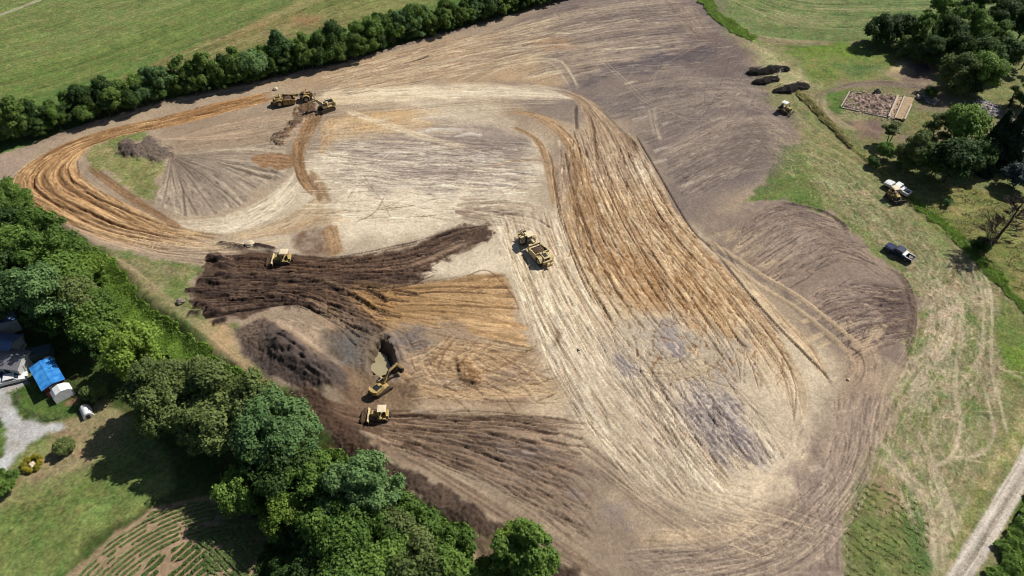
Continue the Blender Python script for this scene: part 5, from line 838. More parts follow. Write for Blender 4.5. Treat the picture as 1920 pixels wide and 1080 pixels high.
# farmstead trees on the right
gR = 'trees of the wood beyond the demolished farmstead'
for px, py, R, h, kd, lm, lb in [
  (1655, 55, 5.4, 4.6, 'round', 'dark', 'broad round dark tree left side, apart from the farmstead wood'), (1690, 52, 5.0, 4.6, 'round', 'dark', 'broad round dark tree touching its twin, nearest the farmstead wood'),
  (1738, 60, 4.4, 6, 'ragged', 'mid', None), (1765, 25, 4.6, 8, 'ragged', 'mid', None), (1780, 60, 4.6, 7, 'round', 'dark', None), (1810, 45, 4.4, 8, 'ragged', 'mid', None), (1835, 15, 5, 10, 'ragged', 'dark', None), (1880, 30, 5, 9, 'round', 'dark', None), (1925, 40, 5.4, 8, 'round', 'dark', None), (1750, 95, 3.6, 4, 'ragged', 'dark', None), (1800, 90, 4.4, 6, 'round', 'dark', None), (1835, 60, 4.4, 7, 'round', 'mid', None),
  (1868, 72, 4.0, 8, 'ragged', 'mid', 'pale leaved tree rising above the dark farmstead wood'), (1850, 105, 5.2, 7, 'round', 'dark', None), (1890, 95, 4.6, 7, 'round', 'dark', None), (1895, 0, 5, 9, 'round', 'dark', None), (1850, -15, 5, 9, 'ragged', 'dark', None), (1935, 90, 4, 6, 'open', 'dark', None),
  (1795, 140, 4.6, 5, 'ragged', 'olive', 'olive tree at the front of the farmstead wood, left of two'), (1845, 135, 5.2, 6, 'round', 'mid', 'large tree at the front of the farmstead wood, right of two'), (1825, 160, 3.2, 3, 'bush', 'dark', None), (1722, 107, 2.4, 1.4, 'bush', 'olive', 'low grey-green bush at the left foot of the farmstead wood'), (1695, 90, 2.6, 2.5, 'ragged', 'olive', None),
  (1812, 240, 5.4, 7, 'round', 'mid', 'large green tree just below the rubble heap'), (1792, 298, 5.6, 6.5, 'round', 'dark', 'very dark broad tree below the large green one near the rubble'), (1762, 296, 4.6, 5, 'round', 'dark', None), (1755, 245, 3.4, 4, 'ragged', 'olive', 'thin olive tree right of the demolished foundation'), (1718, 285, 3.8, 4.2, 'ragged', 'olive', 'sparse grey-olive tree beside the round green bush'), (1838, 290, 4.2, 5, 'round', 'dark', None), (1925, 175, 3.5, 4, 'ragged', 'dark', None), (1745, 178, 2.0, 1.4, 'bush', 'dark', 'dark bush beside the scattered white debris')]:
    T(px, py, R, h, kd, lm, lb or 'dark green tree within the wood beyond the demolished farmstead', None if lb else gR, 'broadleaf_tree')
T(1662, 284, 2.6, 1.8, 'bush', 'mid', 'round dense green bush beneath the small pine', name='bush', cat='bush', sq=.85)
T(1638, 306, 1.5, .8, 'bush', 'dark', 'small dark bush left of the round dense one', name='bush', cat='bush')
T(1775, 382, 1.0, .6, 'bush', 'blue', 'small grey-green bush alone in the long dry grass', name='bush', cat='bush')
T(1868, 268, 4.2, 5.4, 'cone', 'conifer', 'tall black-green conifer left of two by the frame edge', name='conifer_tree', cat='conifer', sq=1.25)
T(1902, 268, 4.8, 6, 'cone', 'conifer', 'tall black-green conifer nearest the right frame edge', name='conifer_tree', cat='conifer', sq=1.3)
T(1850, 300, 3.0, 3.2, 'cone', 'conifer', 'shorter dark conifer in front of the tall pair', name='conifer_tree', cat='conifer', sq=1.0)
T(1912, 330, 3.4, 3.5, 'round', 'spruce', 'blue-grey spruce at the right frame edge', name='conifer_tree', cat='conifer')
T(122, 838, 1.7, 1.1, 'bush', 'olive', 'round clipped bush on the lawn by the gravel drive', name='bush', cat='bush')
T(8, 908, 2.3, 1.6, 'bush', 'mid', 'large bush on the lawn at the left frame edge', name='bush', cat='bush')
# yellow flowering bushes standing in a ring round a white stone
for k in range(8):
    a = k*.785+.2; x, y, z = gpt(62, 872); plant_tree(x+1.25*math.cos(a), y+1.25*math.sin(a), z, .55, .35, 'bush', 'yellowbush', 'yellow flowering bush in the little ring on the lawn', 'bush', 'ring of yellow flowering bushes', 'flowering_bush')
# small pine with a bare forked trunk
x, y, z = gpt(1664, 270)
pt = root('pine_tree', (x, y, z), 0, 'small pine with two bare trunks beside the ruined foundation', 'pine tree')
b = MB(); b.tube((-.15, 0, -.3), (-.6, .1, 3.4), .13, .08).tube((.2, 0, -.3), (.7, .2, 3.4), .13, .08)
for k in range(8): th = k*.8; b.tube((.6 if k % 2 else -.5, .1, 3.0+.1*k), (1.6*math.cos(th), 1.6*math.sin(th), 3.9+.1*k), .05, .02, 6)
b.build('trunk', BARK, pt); c = bpy.data.objects.new('crown', crown_of('ragged', 'olive', 1)); C.objects.link(c); c.parent = pt; c.location = (0, 0, 4.3); c.scale = (2.4, 2.4, 1.3)
# bare dead tree leaning right
def dead_tree(loc, Hh, lean, label, seed=3, name='dead_tree', twigs=1.0, up=.5):
    r2 = random.Random(seed); t = root(name, loc, 0, label, 'dead tree')
    tb = MB(); bb = MB(); tw = []
    p = Vector((0, 0, -.3)); dirv = Vector((lean[0], lean[1], 1)).normalized(); pts = [p]
    for k in range(8): p = p+dirv*Hh/8; dirv = (dirv+Vector((r2.uniform(-.1, .1), r2.uniform(-.1, .1), .05))).normalized(); pts.append(p)
    for k in range(8): tb.tube(pts[k], pts[k+1], .34*(1-k/8.5)+.03, .34*(1-(k+1)/8.5)+.03, 8)
    for k in range(2, 9):
        for q in range(5):
            th = r2.uniform(0, 6.28); L = (1.1-k/10)*Hh*.36*r2.uniform(.6, 1.1)
            d = Vector((math.cos(th), math.sin(th), up*r2.uniform(.2, 1.3))).normalized(); e = pts[k]+d*L; bb.tube(pts[k], e, .07, .02, 5)
            for u in range(7):
                f = r2.uniform(.25, 1); s0 = pts[k]+d*L*f; d2 = (d+Vector((r2.uniform(-.9, .9), r2.uniform(-.9, .9), r2.uniform(-.3, .8)))).normalized(); e2 = s0+d2*L*.42; bb.tube(s0, e2, .025, .008, 4)
                for w_ in range(int(14*twigs)):
                    s1 = s0+d2*L*.42*r2.random(); d3 = (d2+Vector((r2.uniform(-1, 1), r2.uniform(-1, 1), r2.uniform(-.5, .9)))).normalized(); tw.append((s1, d3, L*.2*r2.uniform(.6, 1.3)))
    tb.build('trunk', BARK, t); bb.build('branches', DEADW, t)
    P = np.array([s+d*l/2 for s, d, l in tw]); D = np.array([d for s, d, l in tw]); Ls = np.array([l for s, d, l in tw])
    n = len(P); sd = np.cross(D, rng.normal(size=(n, 3))); sd /= np.linalg.norm(sd, axis=1, keepdims=True); sd *= .034
    co = np.stack([P-D*Ls[:, None]/2-sd, P-D*Ls[:, None]/2+sd, P+D*Ls[:, None]/2+sd*.4, P+D*Ls[:, None]/2-sd*.4], 1).reshape(-1, 3)
    me = bpy.data.meshes.new('twigs'); me.from_pydata(co.tolist(), [], [(4*i, 4*i+1, 4*i+2, 4*i+3) for i in range(n)]); me.materials.append(DEADW)
    o = bpy.data.objects.new('twigs', me); C.objects.link(o); o.parent = t; return t
dead_tree(gpt(1850, 470), 14.0, (.30, .10), 'bare dead tree with dark trunk beside the mown strip', twigs=1.8)
T(1838, 462, 2.2, 1.4, 'bush', 'dark', 'dark bush at the foot of the bare dead tree', name='bush', cat='bush')
dead_tree(gpt(1893, 200), 3.6, (-.1, 0), 'low bare shrub of grey twigs beside the rubble heap', 9, 'dead_shrub', .7, 1.4)
# ---- ground cover too dense to count
def inpoly(P, x, y):
    r = np.zeros(len(x), bool)
    for k in range(len(P)):
        ax, ay = P[k]; bx, by = P[(k+1) % len(P)]
        if ay != by: r ^= ((ay > y) != (by > y)) & (x < (bx-ax)*(y-ay)/(by-ay)+ax)
    return r
def hv(x, y):
    i = np.clip(np.searchsorted(GX, x)-1, 0, NX-2); j = np.clip(np.searchsorted(GY, y)-1, 0, NY-2); return H[j, i]
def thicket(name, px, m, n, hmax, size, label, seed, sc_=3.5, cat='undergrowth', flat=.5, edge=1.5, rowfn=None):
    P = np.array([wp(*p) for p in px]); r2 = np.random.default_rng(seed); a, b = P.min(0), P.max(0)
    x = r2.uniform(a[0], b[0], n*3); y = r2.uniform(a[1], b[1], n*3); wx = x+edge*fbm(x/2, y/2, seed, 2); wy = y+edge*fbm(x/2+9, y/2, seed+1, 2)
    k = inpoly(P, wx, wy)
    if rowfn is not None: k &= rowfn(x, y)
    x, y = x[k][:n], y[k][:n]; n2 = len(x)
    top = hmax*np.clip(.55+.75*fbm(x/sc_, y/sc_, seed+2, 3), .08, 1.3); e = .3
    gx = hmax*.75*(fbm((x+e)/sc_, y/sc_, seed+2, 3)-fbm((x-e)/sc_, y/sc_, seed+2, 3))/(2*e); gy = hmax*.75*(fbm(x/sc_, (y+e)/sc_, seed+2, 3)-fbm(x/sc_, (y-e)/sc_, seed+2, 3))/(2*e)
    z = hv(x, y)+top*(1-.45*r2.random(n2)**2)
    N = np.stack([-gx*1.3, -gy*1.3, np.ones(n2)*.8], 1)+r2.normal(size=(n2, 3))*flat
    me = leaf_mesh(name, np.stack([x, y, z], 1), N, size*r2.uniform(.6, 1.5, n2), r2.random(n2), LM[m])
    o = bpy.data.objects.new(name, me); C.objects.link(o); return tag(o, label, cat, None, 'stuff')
thicket('undergrowth', [(165, 470), (200, 478), (260, 552), (330, 608), (400, 662), (470, 710), (540, 752), (560, 800), (500, 800), (430, 740), (340, 690), (270, 640), (220, 590), (180, 540)], 'weeds', 80000, 1.1, .24, 'bright green bramble bank between the left wood and the bare site', 51, 5.0)
thicket('undergrowth', [(600, 850), (690, 878), (760, 935), (830, 975), (880, 1005), (885, 1100), (820, 1100), (760, 1000), (690, 930), (620, 900)], 'mid', 60000, 1.9, .26, 'deep green thicket along the foot of the dark fill slope', 57, 2.5)
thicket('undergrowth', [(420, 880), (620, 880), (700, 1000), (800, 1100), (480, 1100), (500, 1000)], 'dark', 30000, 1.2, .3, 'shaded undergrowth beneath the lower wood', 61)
thicket('undergrowth', [(1960, 880), (1915, 960), (1868, 1050), (1830, 1120), (2100, 1150), (2100, 900)], 'mid', 60000, 1.6, .22, 'green roadside thicket beyond the gravel road', 63, 2.0)
thicket('tall_grass', [(1700, 360), (1735, 385), (1790, 425), (1850, 490), (1910, 552), (1960, 620), (1960, 645), (1880, 545), (1815, 475), (1765, 428), (1712, 384)], 'weeds', 15000, .35, .16, 'lush green grass edge along the mown strip', 69, 1.2, 'grass', .8)
thicket('overgrown_bank', [(1494, 168), (1512, 180), (1545, 215), (1588, 258), (1600, 275), (1594, 278), (1560, 243), (1520, 205), (1494, 180)], 'straw', 8000, .55, .2, 'narrow overgrown bank running down from the brush piles', 71, 1.2, 'bank', .8, .5)
thicket('tall_grass', [(1325, -20), (1350, 25), (1420, 70), (1410, 80), (1345, 45), (1305, 0)], 'weeds', 9000, .6, .22, 'bright green weeds beside the top of the site', 73, 1.5, 'grass')
dR = gpt(1700, 960); dirR = np.array(wp(1660, 1040))-np.array(wp(1600, 1000)); dirR /= np.hypot(*dirR); nR = np.array((-dirR[1], dirR[0]))
thicket('tall_grass', [(1606, 285), (1665, 318), (1760, 352), (1830, 360), (1930, 383), (1960, 600), (1900, 545), (1840, 492), (1790, 434), (1740, 395), (1700, 365)], 'straw', 14000, .3, .17, 'rough straw-coloured grass right of the mown strip', 67, 1.2, 'grass', .6, 1.5, lambda x, y: fbm(x/2, y/1.2, 31, 3) > .02)
thicket('weeds', [(1588, 935), (1640, 905), (1700, 925), (1735, 960), (1745, 1080), (1745, 1120), (1582, 1120)], 'crop', 9000, .14, .12, 'rows of crop plants and weeds beside the bare pad', 77, 1.0, 'crop', .8, 1.0,
        lambda x, y: (np.abs(((x*nR[0]+y*nR[1]+.5*fbm(x/3, y/3, 5, 2))/1.15) % 1-.5) < .2) & (fbm(x/.8, y/.8, 8, 2) > -.1))
thicket('hedge_undergrowth', hedge+[(px+6, py-20) for px, py in hedge[::-1]], 'hedge', 60000, 2.6, .3, 'tangled shrubs filling the foot of the long hedgerow', 87, 2.5)
# maize rows following the curved plot edge
cc = np.array(wp(430, 1180)); 
def ringf(x, y):
    r = np.hypot(x-cc[0], (y-cc[1])*1.25+0*x); return (np.abs((r/.9) % 1-.5) < .2) & (r > 11) & (fbm(x/1.8, y/1.8, 12, 2) > -.5)
thicket('maize_crop', [(205, 1020), (290, 962), (380, 938), (440, 942), (495, 972), (500, 1010), (480, 1030), (400, 1010), (350, 1010), (280, 1040), (230, 1120), (100, 1120)], 'maize', 34000, .36, .17, 'curved rows of young maize around the plot', 81, 1.0, 'crop', .9, .5, ringf)
dM = np.array(wp(440, 1080))-np.array(wp(370, 1010)); dM /= np.hypot(*dM); nM = np.array((-dM[1], dM[0]))
thicket('maize_crop', [(362, 1012), (400, 1002), (490, 985), (500, 1020), (520, 1110), (420, 1110)], 'maize', 20000, .5, .2, 'straight dense block of maize in the middle of the plot', 83, 1.0, 'crop', .9, .5, lambda x, y: (np.abs(((x*nM[0]+y*nM[1])/.9) % 1-.5) < .3) & (fbm(x/1.6, y/1.6, 14, 2) > -.15))
thicket('maize_crop', [(290, 1050), (350, 1016), (400, 1040), (430, 1110), (250, 1110)], 'maize', 14000, .45, .2, 'thin maize rows at the bottom of the plot', 85, 1.0, 'crop', .9, .5, lambda x, y: (np.abs(((x*dM[0]+y*dM[1])/1.0) % 1-.5) < .24) & (fbm(x/1.6, y/1.6, 15, 2) > -.1))
# ================================================================= MACHINES
YEL = mat('machine_yellow', (226, 196, 116), .6, .0, .3, nsc=2.2, col2=(168, 138, 96), bump=.15)
YELP = mat('faded_yellow', (240, 220, 164), .65, .0, .3, nsc=2.2, col2=(196, 168, 120))
CREAM = mat('canopy_cream', (250, 232, 196), .6, nsc=1.2, col2=(238, 216, 172))
MUDY = mat('mud_covered_yellow', (206, 172, 106), .8, .0, .15, nsc=1.8, col2=(118, 92, 68), bump=.3)
STEEL = mat('worn_steel', (150, 140, 130), .45, .5, nsc=3, col2=(96, 84, 74))
DSTEEL = mat('dark_steel', (70, 62, 58), .6, .2, nsc=4, col2=(44, 38, 36))
TRACK = mat('track_steel', (92, 80, 70), .7, .3, nsc=6, col2=(120, 100, 80), bump=.5)
RUBBER = mat('rubber', (54, 50, 50), .85, nsc=5, col2=(84, 72, 62))
GLASSM = mat('dark_glass', (46, 58, 76), .12, 0, .8, nsc=1)
BLACKP = mat('black_paint', (34, 34, 38), .5, nsc=2)
SOIL = mat('loaded_soil', (112, 84, 60), .95, nsc=5, col2=(74, 56, 44), bump=.8)
WHITE = mat('white_paint', (250, 250, 248), .4, nsc=1.2, col2=(236, 236, 232))
def track_part(parent, y, L, Hh, Wd, m=TRACK, x0=0):
    b = MB(); r = Hh/2; pr = []
    for k in range(9): a = math.radians(90+k*22.5); pr.append((x0-L/2+r+r*math.cos(a), r+r*math.sin(a)))
    for k in range(9): a = math.radians(270+k*22.5); pr.append((x0+L/2-r+r*math.cos(a), r+r*math.sin(a)))
    b.prism(pr, y-Wd/2, y+Wd/2); n = int(L/.22)
    for k in range(n): xx = x0-L/2+r+(L-2*r)*k/(n-1); b.box((xx, y, Hh+.02), (.07, Wd+.04, .07)); b.box((xx, y, .0), (.07, Wd+.04, .06))
    t = b.build('track', m, parent)
    w_ = MB(); s = 1 if y > 0 else -1
    for xx, rr in ((x0-L/2+r, r*.72), (x0+L/2-r, r*.72), (x0-L/6, r*.3), (x0+L/6, r*.3)): w_.tube((xx, y+s*Wd/2, r if rr > r*.5 else r*.45), (xx, y+s*(Wd/2+.05), r if rr > r*.5 else r*.45), rr, rr, 14)
    w_.build('track_wheels', DSTEEL, t); return t
def blade_prof(x, z0, z1, th=.1, cur=.22):
    F = []; B = []
    for k in range(7): f = k/6; z = z0+(z1-z0)*f; xx = x-cur*(1-(2*f-1)**2); F.append((xx, z)); B.append((xx-th, z))
    return F+B[::-1]
def dozer(px, py, ang, label, name='bulldozer', s=1.0, body=YEL, roof=CREAM, blade_m=YELP, load=False, dark=False):
    loc = gpt(px, py); t = root(name, loc, math.radians(ang), label, 'bulldozer', None, s)
    for y in (-.95, .95): track_part(t, y, 2.9, .95, .52)
    b = MB(); b.box((-.1, 0, .75), (2.7, 1.25, .5), bev=.04); b.box((-1.25, 0, 1.15), (.65, 1.5, .7), bev=.05); b.build('chassis', body if not dark else DSTEEL, t)
    b = MB(); b.box((.85, 0, 1.35), (1.35, .95, .8), bev=.06, taper=(.94, .9)); h = b.build('engine_hood', body, t)
    g = MB(); g.box((1.54, 0, 1.3), (.04, .8, .62)); g.build('grille', DSTEEL, h)
    b = MB()
    for y in (-.95, .95): b.box((-.35, y*.96, 1.08), (1.5, .5, .08), bev=.02)
    b.build('fenders', body, t)
    b = MB()
    for x in (-1.15, .12):
        for y in (-.68, .68): b.box((x, y, 1.95), (.09, .09, 1.6))
    b.box((-1.15, 0, 1.75), (.06, 1.3, .5)); b.build('canopy_posts', body if not dark else BLACKP, t)
    b = MB(); b.box((-.5, 0, 2.8), (1.6, 1.62, .12), bev=.04); b.box((-.5, 0, 2.88), (1.1, 1.2, .06), bev=.02); b.build('canopy_roof', roof, t)
    b = MB(); b.box((-.7, 0, 1.3), (.5, .55, .16), bev=.04); b.box((-.93, 0, 1.65), (.12, .55, .6), bev=.04); b.build('seat', BLACKP, t)
    b = MB(); b.box((-.05, 0, 1.5), (.2, .9, .5), bev=.03); b.build('console', DSTEEL, t)
    b = MB(); b.tube((.75, .25, 1.7), (.75, .25, 2.45), .07); b.tube((.75, .25, 2.45), (.68, .25, 2.55), .07, .06); b.build('exhaust_stack', DSTEEL, t)
    b = MB(); b.prism(blade_prof(2.25, .05, 1.15), -1.55, 1.55); bl = b.build('blade', blade_m, t)
    e = MB(); e.box((2.22, 0, .06), (.1, 3.14, .14)); e.build('cutting_edge', STEEL, bl)
    for y in (-1.0, 1.0):
        b = MB(); b.box((1.35, y*.55, .48), (1.6, .16, .22), bev=.02); b.build('push_arm', body, t)
        b = MB(); b.tube((.9, y*.5, 1.2), (2.0, y*.55, .7), .07).tube((1.3, y*.52, 1.02), (2.05, y*.55, .66), .045); b.build('lift_cylinder', STEEL, t)
    b = MB(); b.box((-1.75, 0, .8), (.35, 1.0, .4), bev=.04).box((-1.9, -.4, .6), (.12, .12, .7)).box((-1.9, .4, .6), (.12, .12, .7)); b.build('rear_hitch', DSTEEL, t)
    for y in (-.55, .55): b = MB(); b.box((.1, y, 2.66), (.1, .18, .14), bev=.02); b.build('work_light', WHITE, t)
    if load:
        sl_ = MB(); r = bmesh.ops.create_icosphere(sl_.bm, subdivisions=4, radius=1)
        for v in r['verts']:
            n = fbm(np.array(v.co.x*2.5), np.array(v.co.y*2.5+v.co.z*2), 33, 3)*.35; v.co = Vector((v.co.x*.9*(1+n), v.co.y*1.7*(1+n), v.co.z*.75*(1+n)))
        o = sl_.build('soil_heap', SOIL); o.location = Vector(loc)+Matrix.Rotation(math.radians(ang), 3, 'Z') @ Vector((2.75*s, 0, .1)); o.rotation_euler = (0, 0, math.radians(ang)); o.scale = (s,)*3
        tag(o, 'dark heap of soil pushed ahead by ' + load, 'soil heap')
    return t
dozer(533, 491, 183, 'yellow bulldozer with cream canopy on the dark ploughed topsoil', s=.98, load='the bulldozer on the dark topsoil')
dozer(714, 783, 182, 'yellow bulldozer below the pond, blade facing the dark fill slope', s=.9, load='the bulldozer below the pond')
dozer(1471, 210, -42, 'compact bulldozer with white canopy parked near the brush piles', s=.92, roof=WHITE, dark=True, blade_m=STEEL)
dozer(1674, 373, -78, 'yellow bulldozer with cream canopy and black blade beside the white pickup', s=.98, blade_m=BLACKP)
def excavator(px, py, ang, label, boom, s=1.0, trk=0, bc=YEL):
    loc = gpt(px, py); t = root('excavator', loc, math.radians(ang), label, 'excavator', None, s)
    for y in (-1.2, 1.2):
        k = track_part(t, 0, 4.0, .95, .6, STEEL if False else TRACK); k.rotation_euler = (0, 0, math.radians(trk)); v = Matrix.Rotation(math.radians(trk), 3, 'Z') @ Vector((0, y, 0)); k.location = v
    b = MB(); b.box((0, 0, .75), (2.2, 2.0, .4), rz=math.radians(trk), bev=.05).tube((0, 0, .8), (0, 0, 1.15), .75, .75, 20); b.build('undercarriage', DSTEEL, t)
    b = MB(); b.box((-.55, 0, 1.35), (3.5, 2.5, .35), bev=.05).box((-1.1, -.25, 1.85), (2.2, 1.95, .8), bev=.07); b.build('house', bc, t)
    b = MB(); b.box((-1.35, -.2, 2.28), (1.3, 1.5, .12), bev=.03); b.box((-.5, -.7, 2.3), (.5, .6, .1)); b.build('engine_cover', BLACKP, t)
    b = MB()
    pr = [(-2.35, -1.2), (-2.05, -1.2), (-2.05, 1.2), (-2.35, 1.2), (-2.75, .7), (-2.85, 0), (-2.75, -.7)]
    vs = [b.bm.verts.new((x, y, 1.25)) for x, y in pr]; v2 = [b.bm.verts.new((x, y, 2.3)) for x, y in pr]; b.bm.faces.new(vs); b.bm.faces.new(v2)
    for i in range(7): b.bm.faces.new((vs[i], vs[(i+1) % 7], v2[(i+1) % 7], v2[i]))
    b.build('counterweight', bc, t)
    b = MB(); b.box((.55, .82, 2.15), (1.5, .86, 1.4), bev=.08, taper=(.86, .94)); cb = b.build('cab', bc, t)
    w_ = MB(); w_.box((1.29, .82, 2.2), (.05, .7, .95), ry=math.radians(-8)).box((.5, 1.265, 2.35), (1.1, .04, .75)).box((.5, .375, 2.35), (1.1, .04, .75)).box((.45, .82, 2.868), (.75, .6, .03)); w_.build('window', GLASSM, cb)
    def link(nm, P, w0, h0, m):
        b = MB()
        for k in range(len(P)-1):
            (x0, z0), (x1, z1) = P[k], P[k+1]; L = math.hypot(x1-x0, z1-z0); a = -math.atan2(z1-z0, x1-x0)
            b.box(((x0+x1)/2, -.1, (z0+z1)/2), (L+.25, w0, h0[k]), ry=a, bev=.04)
        return b.build(nm, m, t)
    link('boom', boom[:3], .42, (.62, .5), bc); link('stick', boom[2:4], .32, (.42,), bc)
    (x0, z0), (x1, z1) = boom[3], boom[4]
    b = MB(); pr = [(x0-.1, z0+.15), (x0+.35, z0-.1), (x1+.5, z1+.15), (x1+.1, z1-.25), (x1-.45, z1+.1), (x0-.5, z0-.5)]
    b.prism(pr, -.65, .45); bk = b.build('bucket', DSTEEL, t)
    te = MB(); [te.box((x1+.5, -.55+k*.22, z1+.1), (.3, .08, .06), ry=.6) for k in range(5)]; te.build('bucket_teeth', STEEL, bk)
    (bx, bz), (mx, mz) = boom[0], boom[1]
    b = MB(); b.tube((bx+.5, .2, bz-.4), (mx, .22, mz-.1), .1).tube((bx+.5, -.4, bz-.4), (mx, -.42, mz-.1), .1); b.build('boom_cylinder', STEEL, t)
    (ex, ez) = boom[2]; b = MB(); b.tube((mx, -.1, mz+.45), (ex-.1, -.1, ez+.42), .1); b.build('stick_cylinder', STEEL, t)
    b = MB(); [b.tube((x, -1.15, 2.25), (x, -1.15, 2.65), .03, n=6) for x in (-1.8, -1, -.2)]; b.tube((-1.9, -1.15, 2.65), (-.1, -1.15, 2.65), .03, n=6); b.build('handrail', bc, t)
    b = MB(); b.tube((-1.5, .3, 2.3), (-1.5, .3, 2.75), .08); b.build('exhaust_pipe', DSTEEL, t)
    return t
excavator(613, 206, 208, 'yellow excavator digging at the brown dirt strip beside the upper scraper', [(.9, 1.9), (2.4, 3.6), (4.4, 3.3), (5.2, .9), (4.9, .2)], .95, 8, YELP)
excavator(716, 731, 50, 'yellow excavator reaching over the muddy pond', [(.9, 1.9), (2.7, 4.1), (5.0, 4.3), (6.0, 1.9), (5.7, 1.1)], .78, -8)
def wheel(parent, x, y, r, w_, rim=YELP):
    b = MB(); b.tube((x, y-w_/2, r), (x, y+w_/2, r), r, r, 22)
    for k in range(18): a = k*.349; b.box((x+math.cos(a)*r, y, r+math.sin(a)*r), (.12, w_*.9, .1), ry=-a)
    t = b.build('wheel', RUBBER, parent); c = MB(); s = 1 if y > 0 else -1
    c.tube((x, y+s*w_/2, r), (x, y+s*(w_/2+.04), r), r*.52, r*.45, 16); c.build('rim', rim, t)
def scraper(px, py, ang, label, s=1.0, body=YEL, canopy=True):
    loc = gpt(px, py); t = root('motor_scraper', loc, math.radians(ang), label, 'scraper', None, s)
    for x in (3.6, -3.3):
        for y in (-1.15, 1.15): wheel(t, x, y, .88, .72)
    b = MB(); b.box((4.35, 0, 1.55), (2.3, 1.3, 1.0), bev=.1, taper=(.92, .9)).box((4.0, 0, .95), (2.6, 1.1, .4), bev=.04); h = b.build('tractor_hood', body, t)
    g = MB(); g.box((5.52, 0, 1.5), (.05, 1.05, .8)).box((4.5, 0, 2.07), (1.2, .7, .04)); g.build('grille', DSTEEL, h)
    for x0, nm in ((3.6, 0), (-3.3, 1)):
        for y in (-1.2, 1.2):
            b = MB(); pr = [(x0+1.1*math.cos(math.radians(a)), .88+1.1*math.sin(math.radians(a))) for a in range(20, 161, 20)]+[(x0+1.0*math.cos(math.radians(a)), .88+1.0*math.sin(math.radians(a))) for a in range(160, 19, -20)]
            b.prism(pr, y-.42, y+.42); b.build('fender', body, t)
    b = MB(); b.box((5.75, 0, .9), (.2, 2.0, .5), bev=.05); b.build('front_bumper', body, t)
    b = MB(); b.tube((5.8, -.55, .9), (6.3, -.5, 1.25), .07).tube((5.8, .55, .9), (6.3, .5, 1.25), .07).tube((6.3, -.5, 1.25), (6.3, .5, 1.25), .07); b.build('push_bail', DSTEEL, t)
    b = MB(); b.box((2.75, 0, 1.35), (1.1, 2.2, .5), bev=.05).box((2.95, .25, 1.8), (.5, .5, .5), bev=.05); b.build('operator_platform', DSTEEL, t)
    if canopy:
        b = MB(); b.box((2.65, .1, 3.12), (1.7, 1.6, .12), bev=.05); b.build('canopy_roof', CREAM, t)
        b = MB(); [b.box((x, y, 2.3), (.09, .09, 1.6)) for x in (1.95, 3.35) for y in (-.6, .8)]; b.build('canopy_posts', body, t)
    b = MB(); b.box((1.35, 0, 2.0), (1.3, .5, .6), bev=.08).box((.75, 0, 1.75), (.5, 2.6, .5), bev=.08)
    for y in (-1.4, 1.4): b.box((.0, y*.98, 1.35), (2.2, .22, .4), ry=.28, bev=.04)
    b.build('gooseneck', body, t)
    for y in (-.5, .5): b = MB(); b.tube((1.1, y, 1.9), (2.5, y*1.8, 1.45), .08); b.build('steering_cylinder', STEEL, t)
    b = MB()
    for y in (-1.5, 1.5): b.prism([(.6, .45), (.35, 1.55), (-1.9, 2.0), (-2.3, 1.9), (-2.3, .5), (-1.0, .28)], y-.09, y+.09)
    b.box((-1.0, 0, .42), (2.9, 2.9, .12)).box((-2.2, 0, 1.2), (.15, 2.9, 1.5)); bw = b.build('bowl', body, t)
    e = MB(); e.box((.5, 0, .3), (.3, 2.9, .1)); e.build('cutting_edge', STEEL, bw)
    b = MB(); b.prism([(.6, .45), (.75, .9), (.45, 1.4), (.35, 1.35), (.62, .9), (.5, .5)], -1.38, 1.38); b.build('apron', body, t)
    b = MB(); r = bmesh.ops.create_icosphere(b.bm, subdivisions=4, radius=1)
    for v in r['verts']: n = float(fbm(np.array(v.co.x*2.5+5), np.array(v.co.y*2.5+v.co.z*2), 34, 3))*.3; v.co = Vector((-.9+v.co.x*1.15*(1+n), v.co.y*1.35*(1+n*.3), 1.25+v.co.z*.55*(1+n)))
    b.build('soil_load', SOIL, t)
    b = MB(); b.box((-3.4, 0, 1.6), (2.0, 1.35, 1.0), bev=.1).box((-2.9, 0, .95), (1.6, 1.6, .4), bev=.04).box((-4.5, 0, 1.15), (.5, 2.1, .7), bev=.06); r_ = b.build('rear_engine', body, t)
    g = MB(); g.box((-4.42, 0, 1.75), (.05, 1.05, .7)).box((-3.4, 0, 2.12), (1.1, .8, .05)); g.build('grille', DSTEEL, r_)
    b = MB(); b.box((-5.0, 0, .85), (.6, .5, .5), bev=.05).box((-5.35, 0, .9), (.12, 1.3, .7), bev=.03); b.build('push_block', body, t)
    for x, y in ((4.1, .45), (-3.0, .4)): b = MB(); b.tube((x, y, 2.0), (x, y, 2.85), .08).tube((x, y, 2.85), (x-.12, y, 2.95), .07); b.build('exhaust_stack', DSTEEL, t)
    for y in (-.5, .5): b = MB(); b.tube((5.5, y*1.1, 2.0), (5.52, y*1.1, 2.25), .12, .12); b.build('headlight', WHITE, t)
    return t
scraper(1005, 474, 119, 'yellow scraper crossing the pale sandy lane in the middle', 1.0, YELP)
scraper(548, 192, 20, 'mud-covered yellow scraper on the haul road by the hedgerow', .98, MUDY, canopy=False)
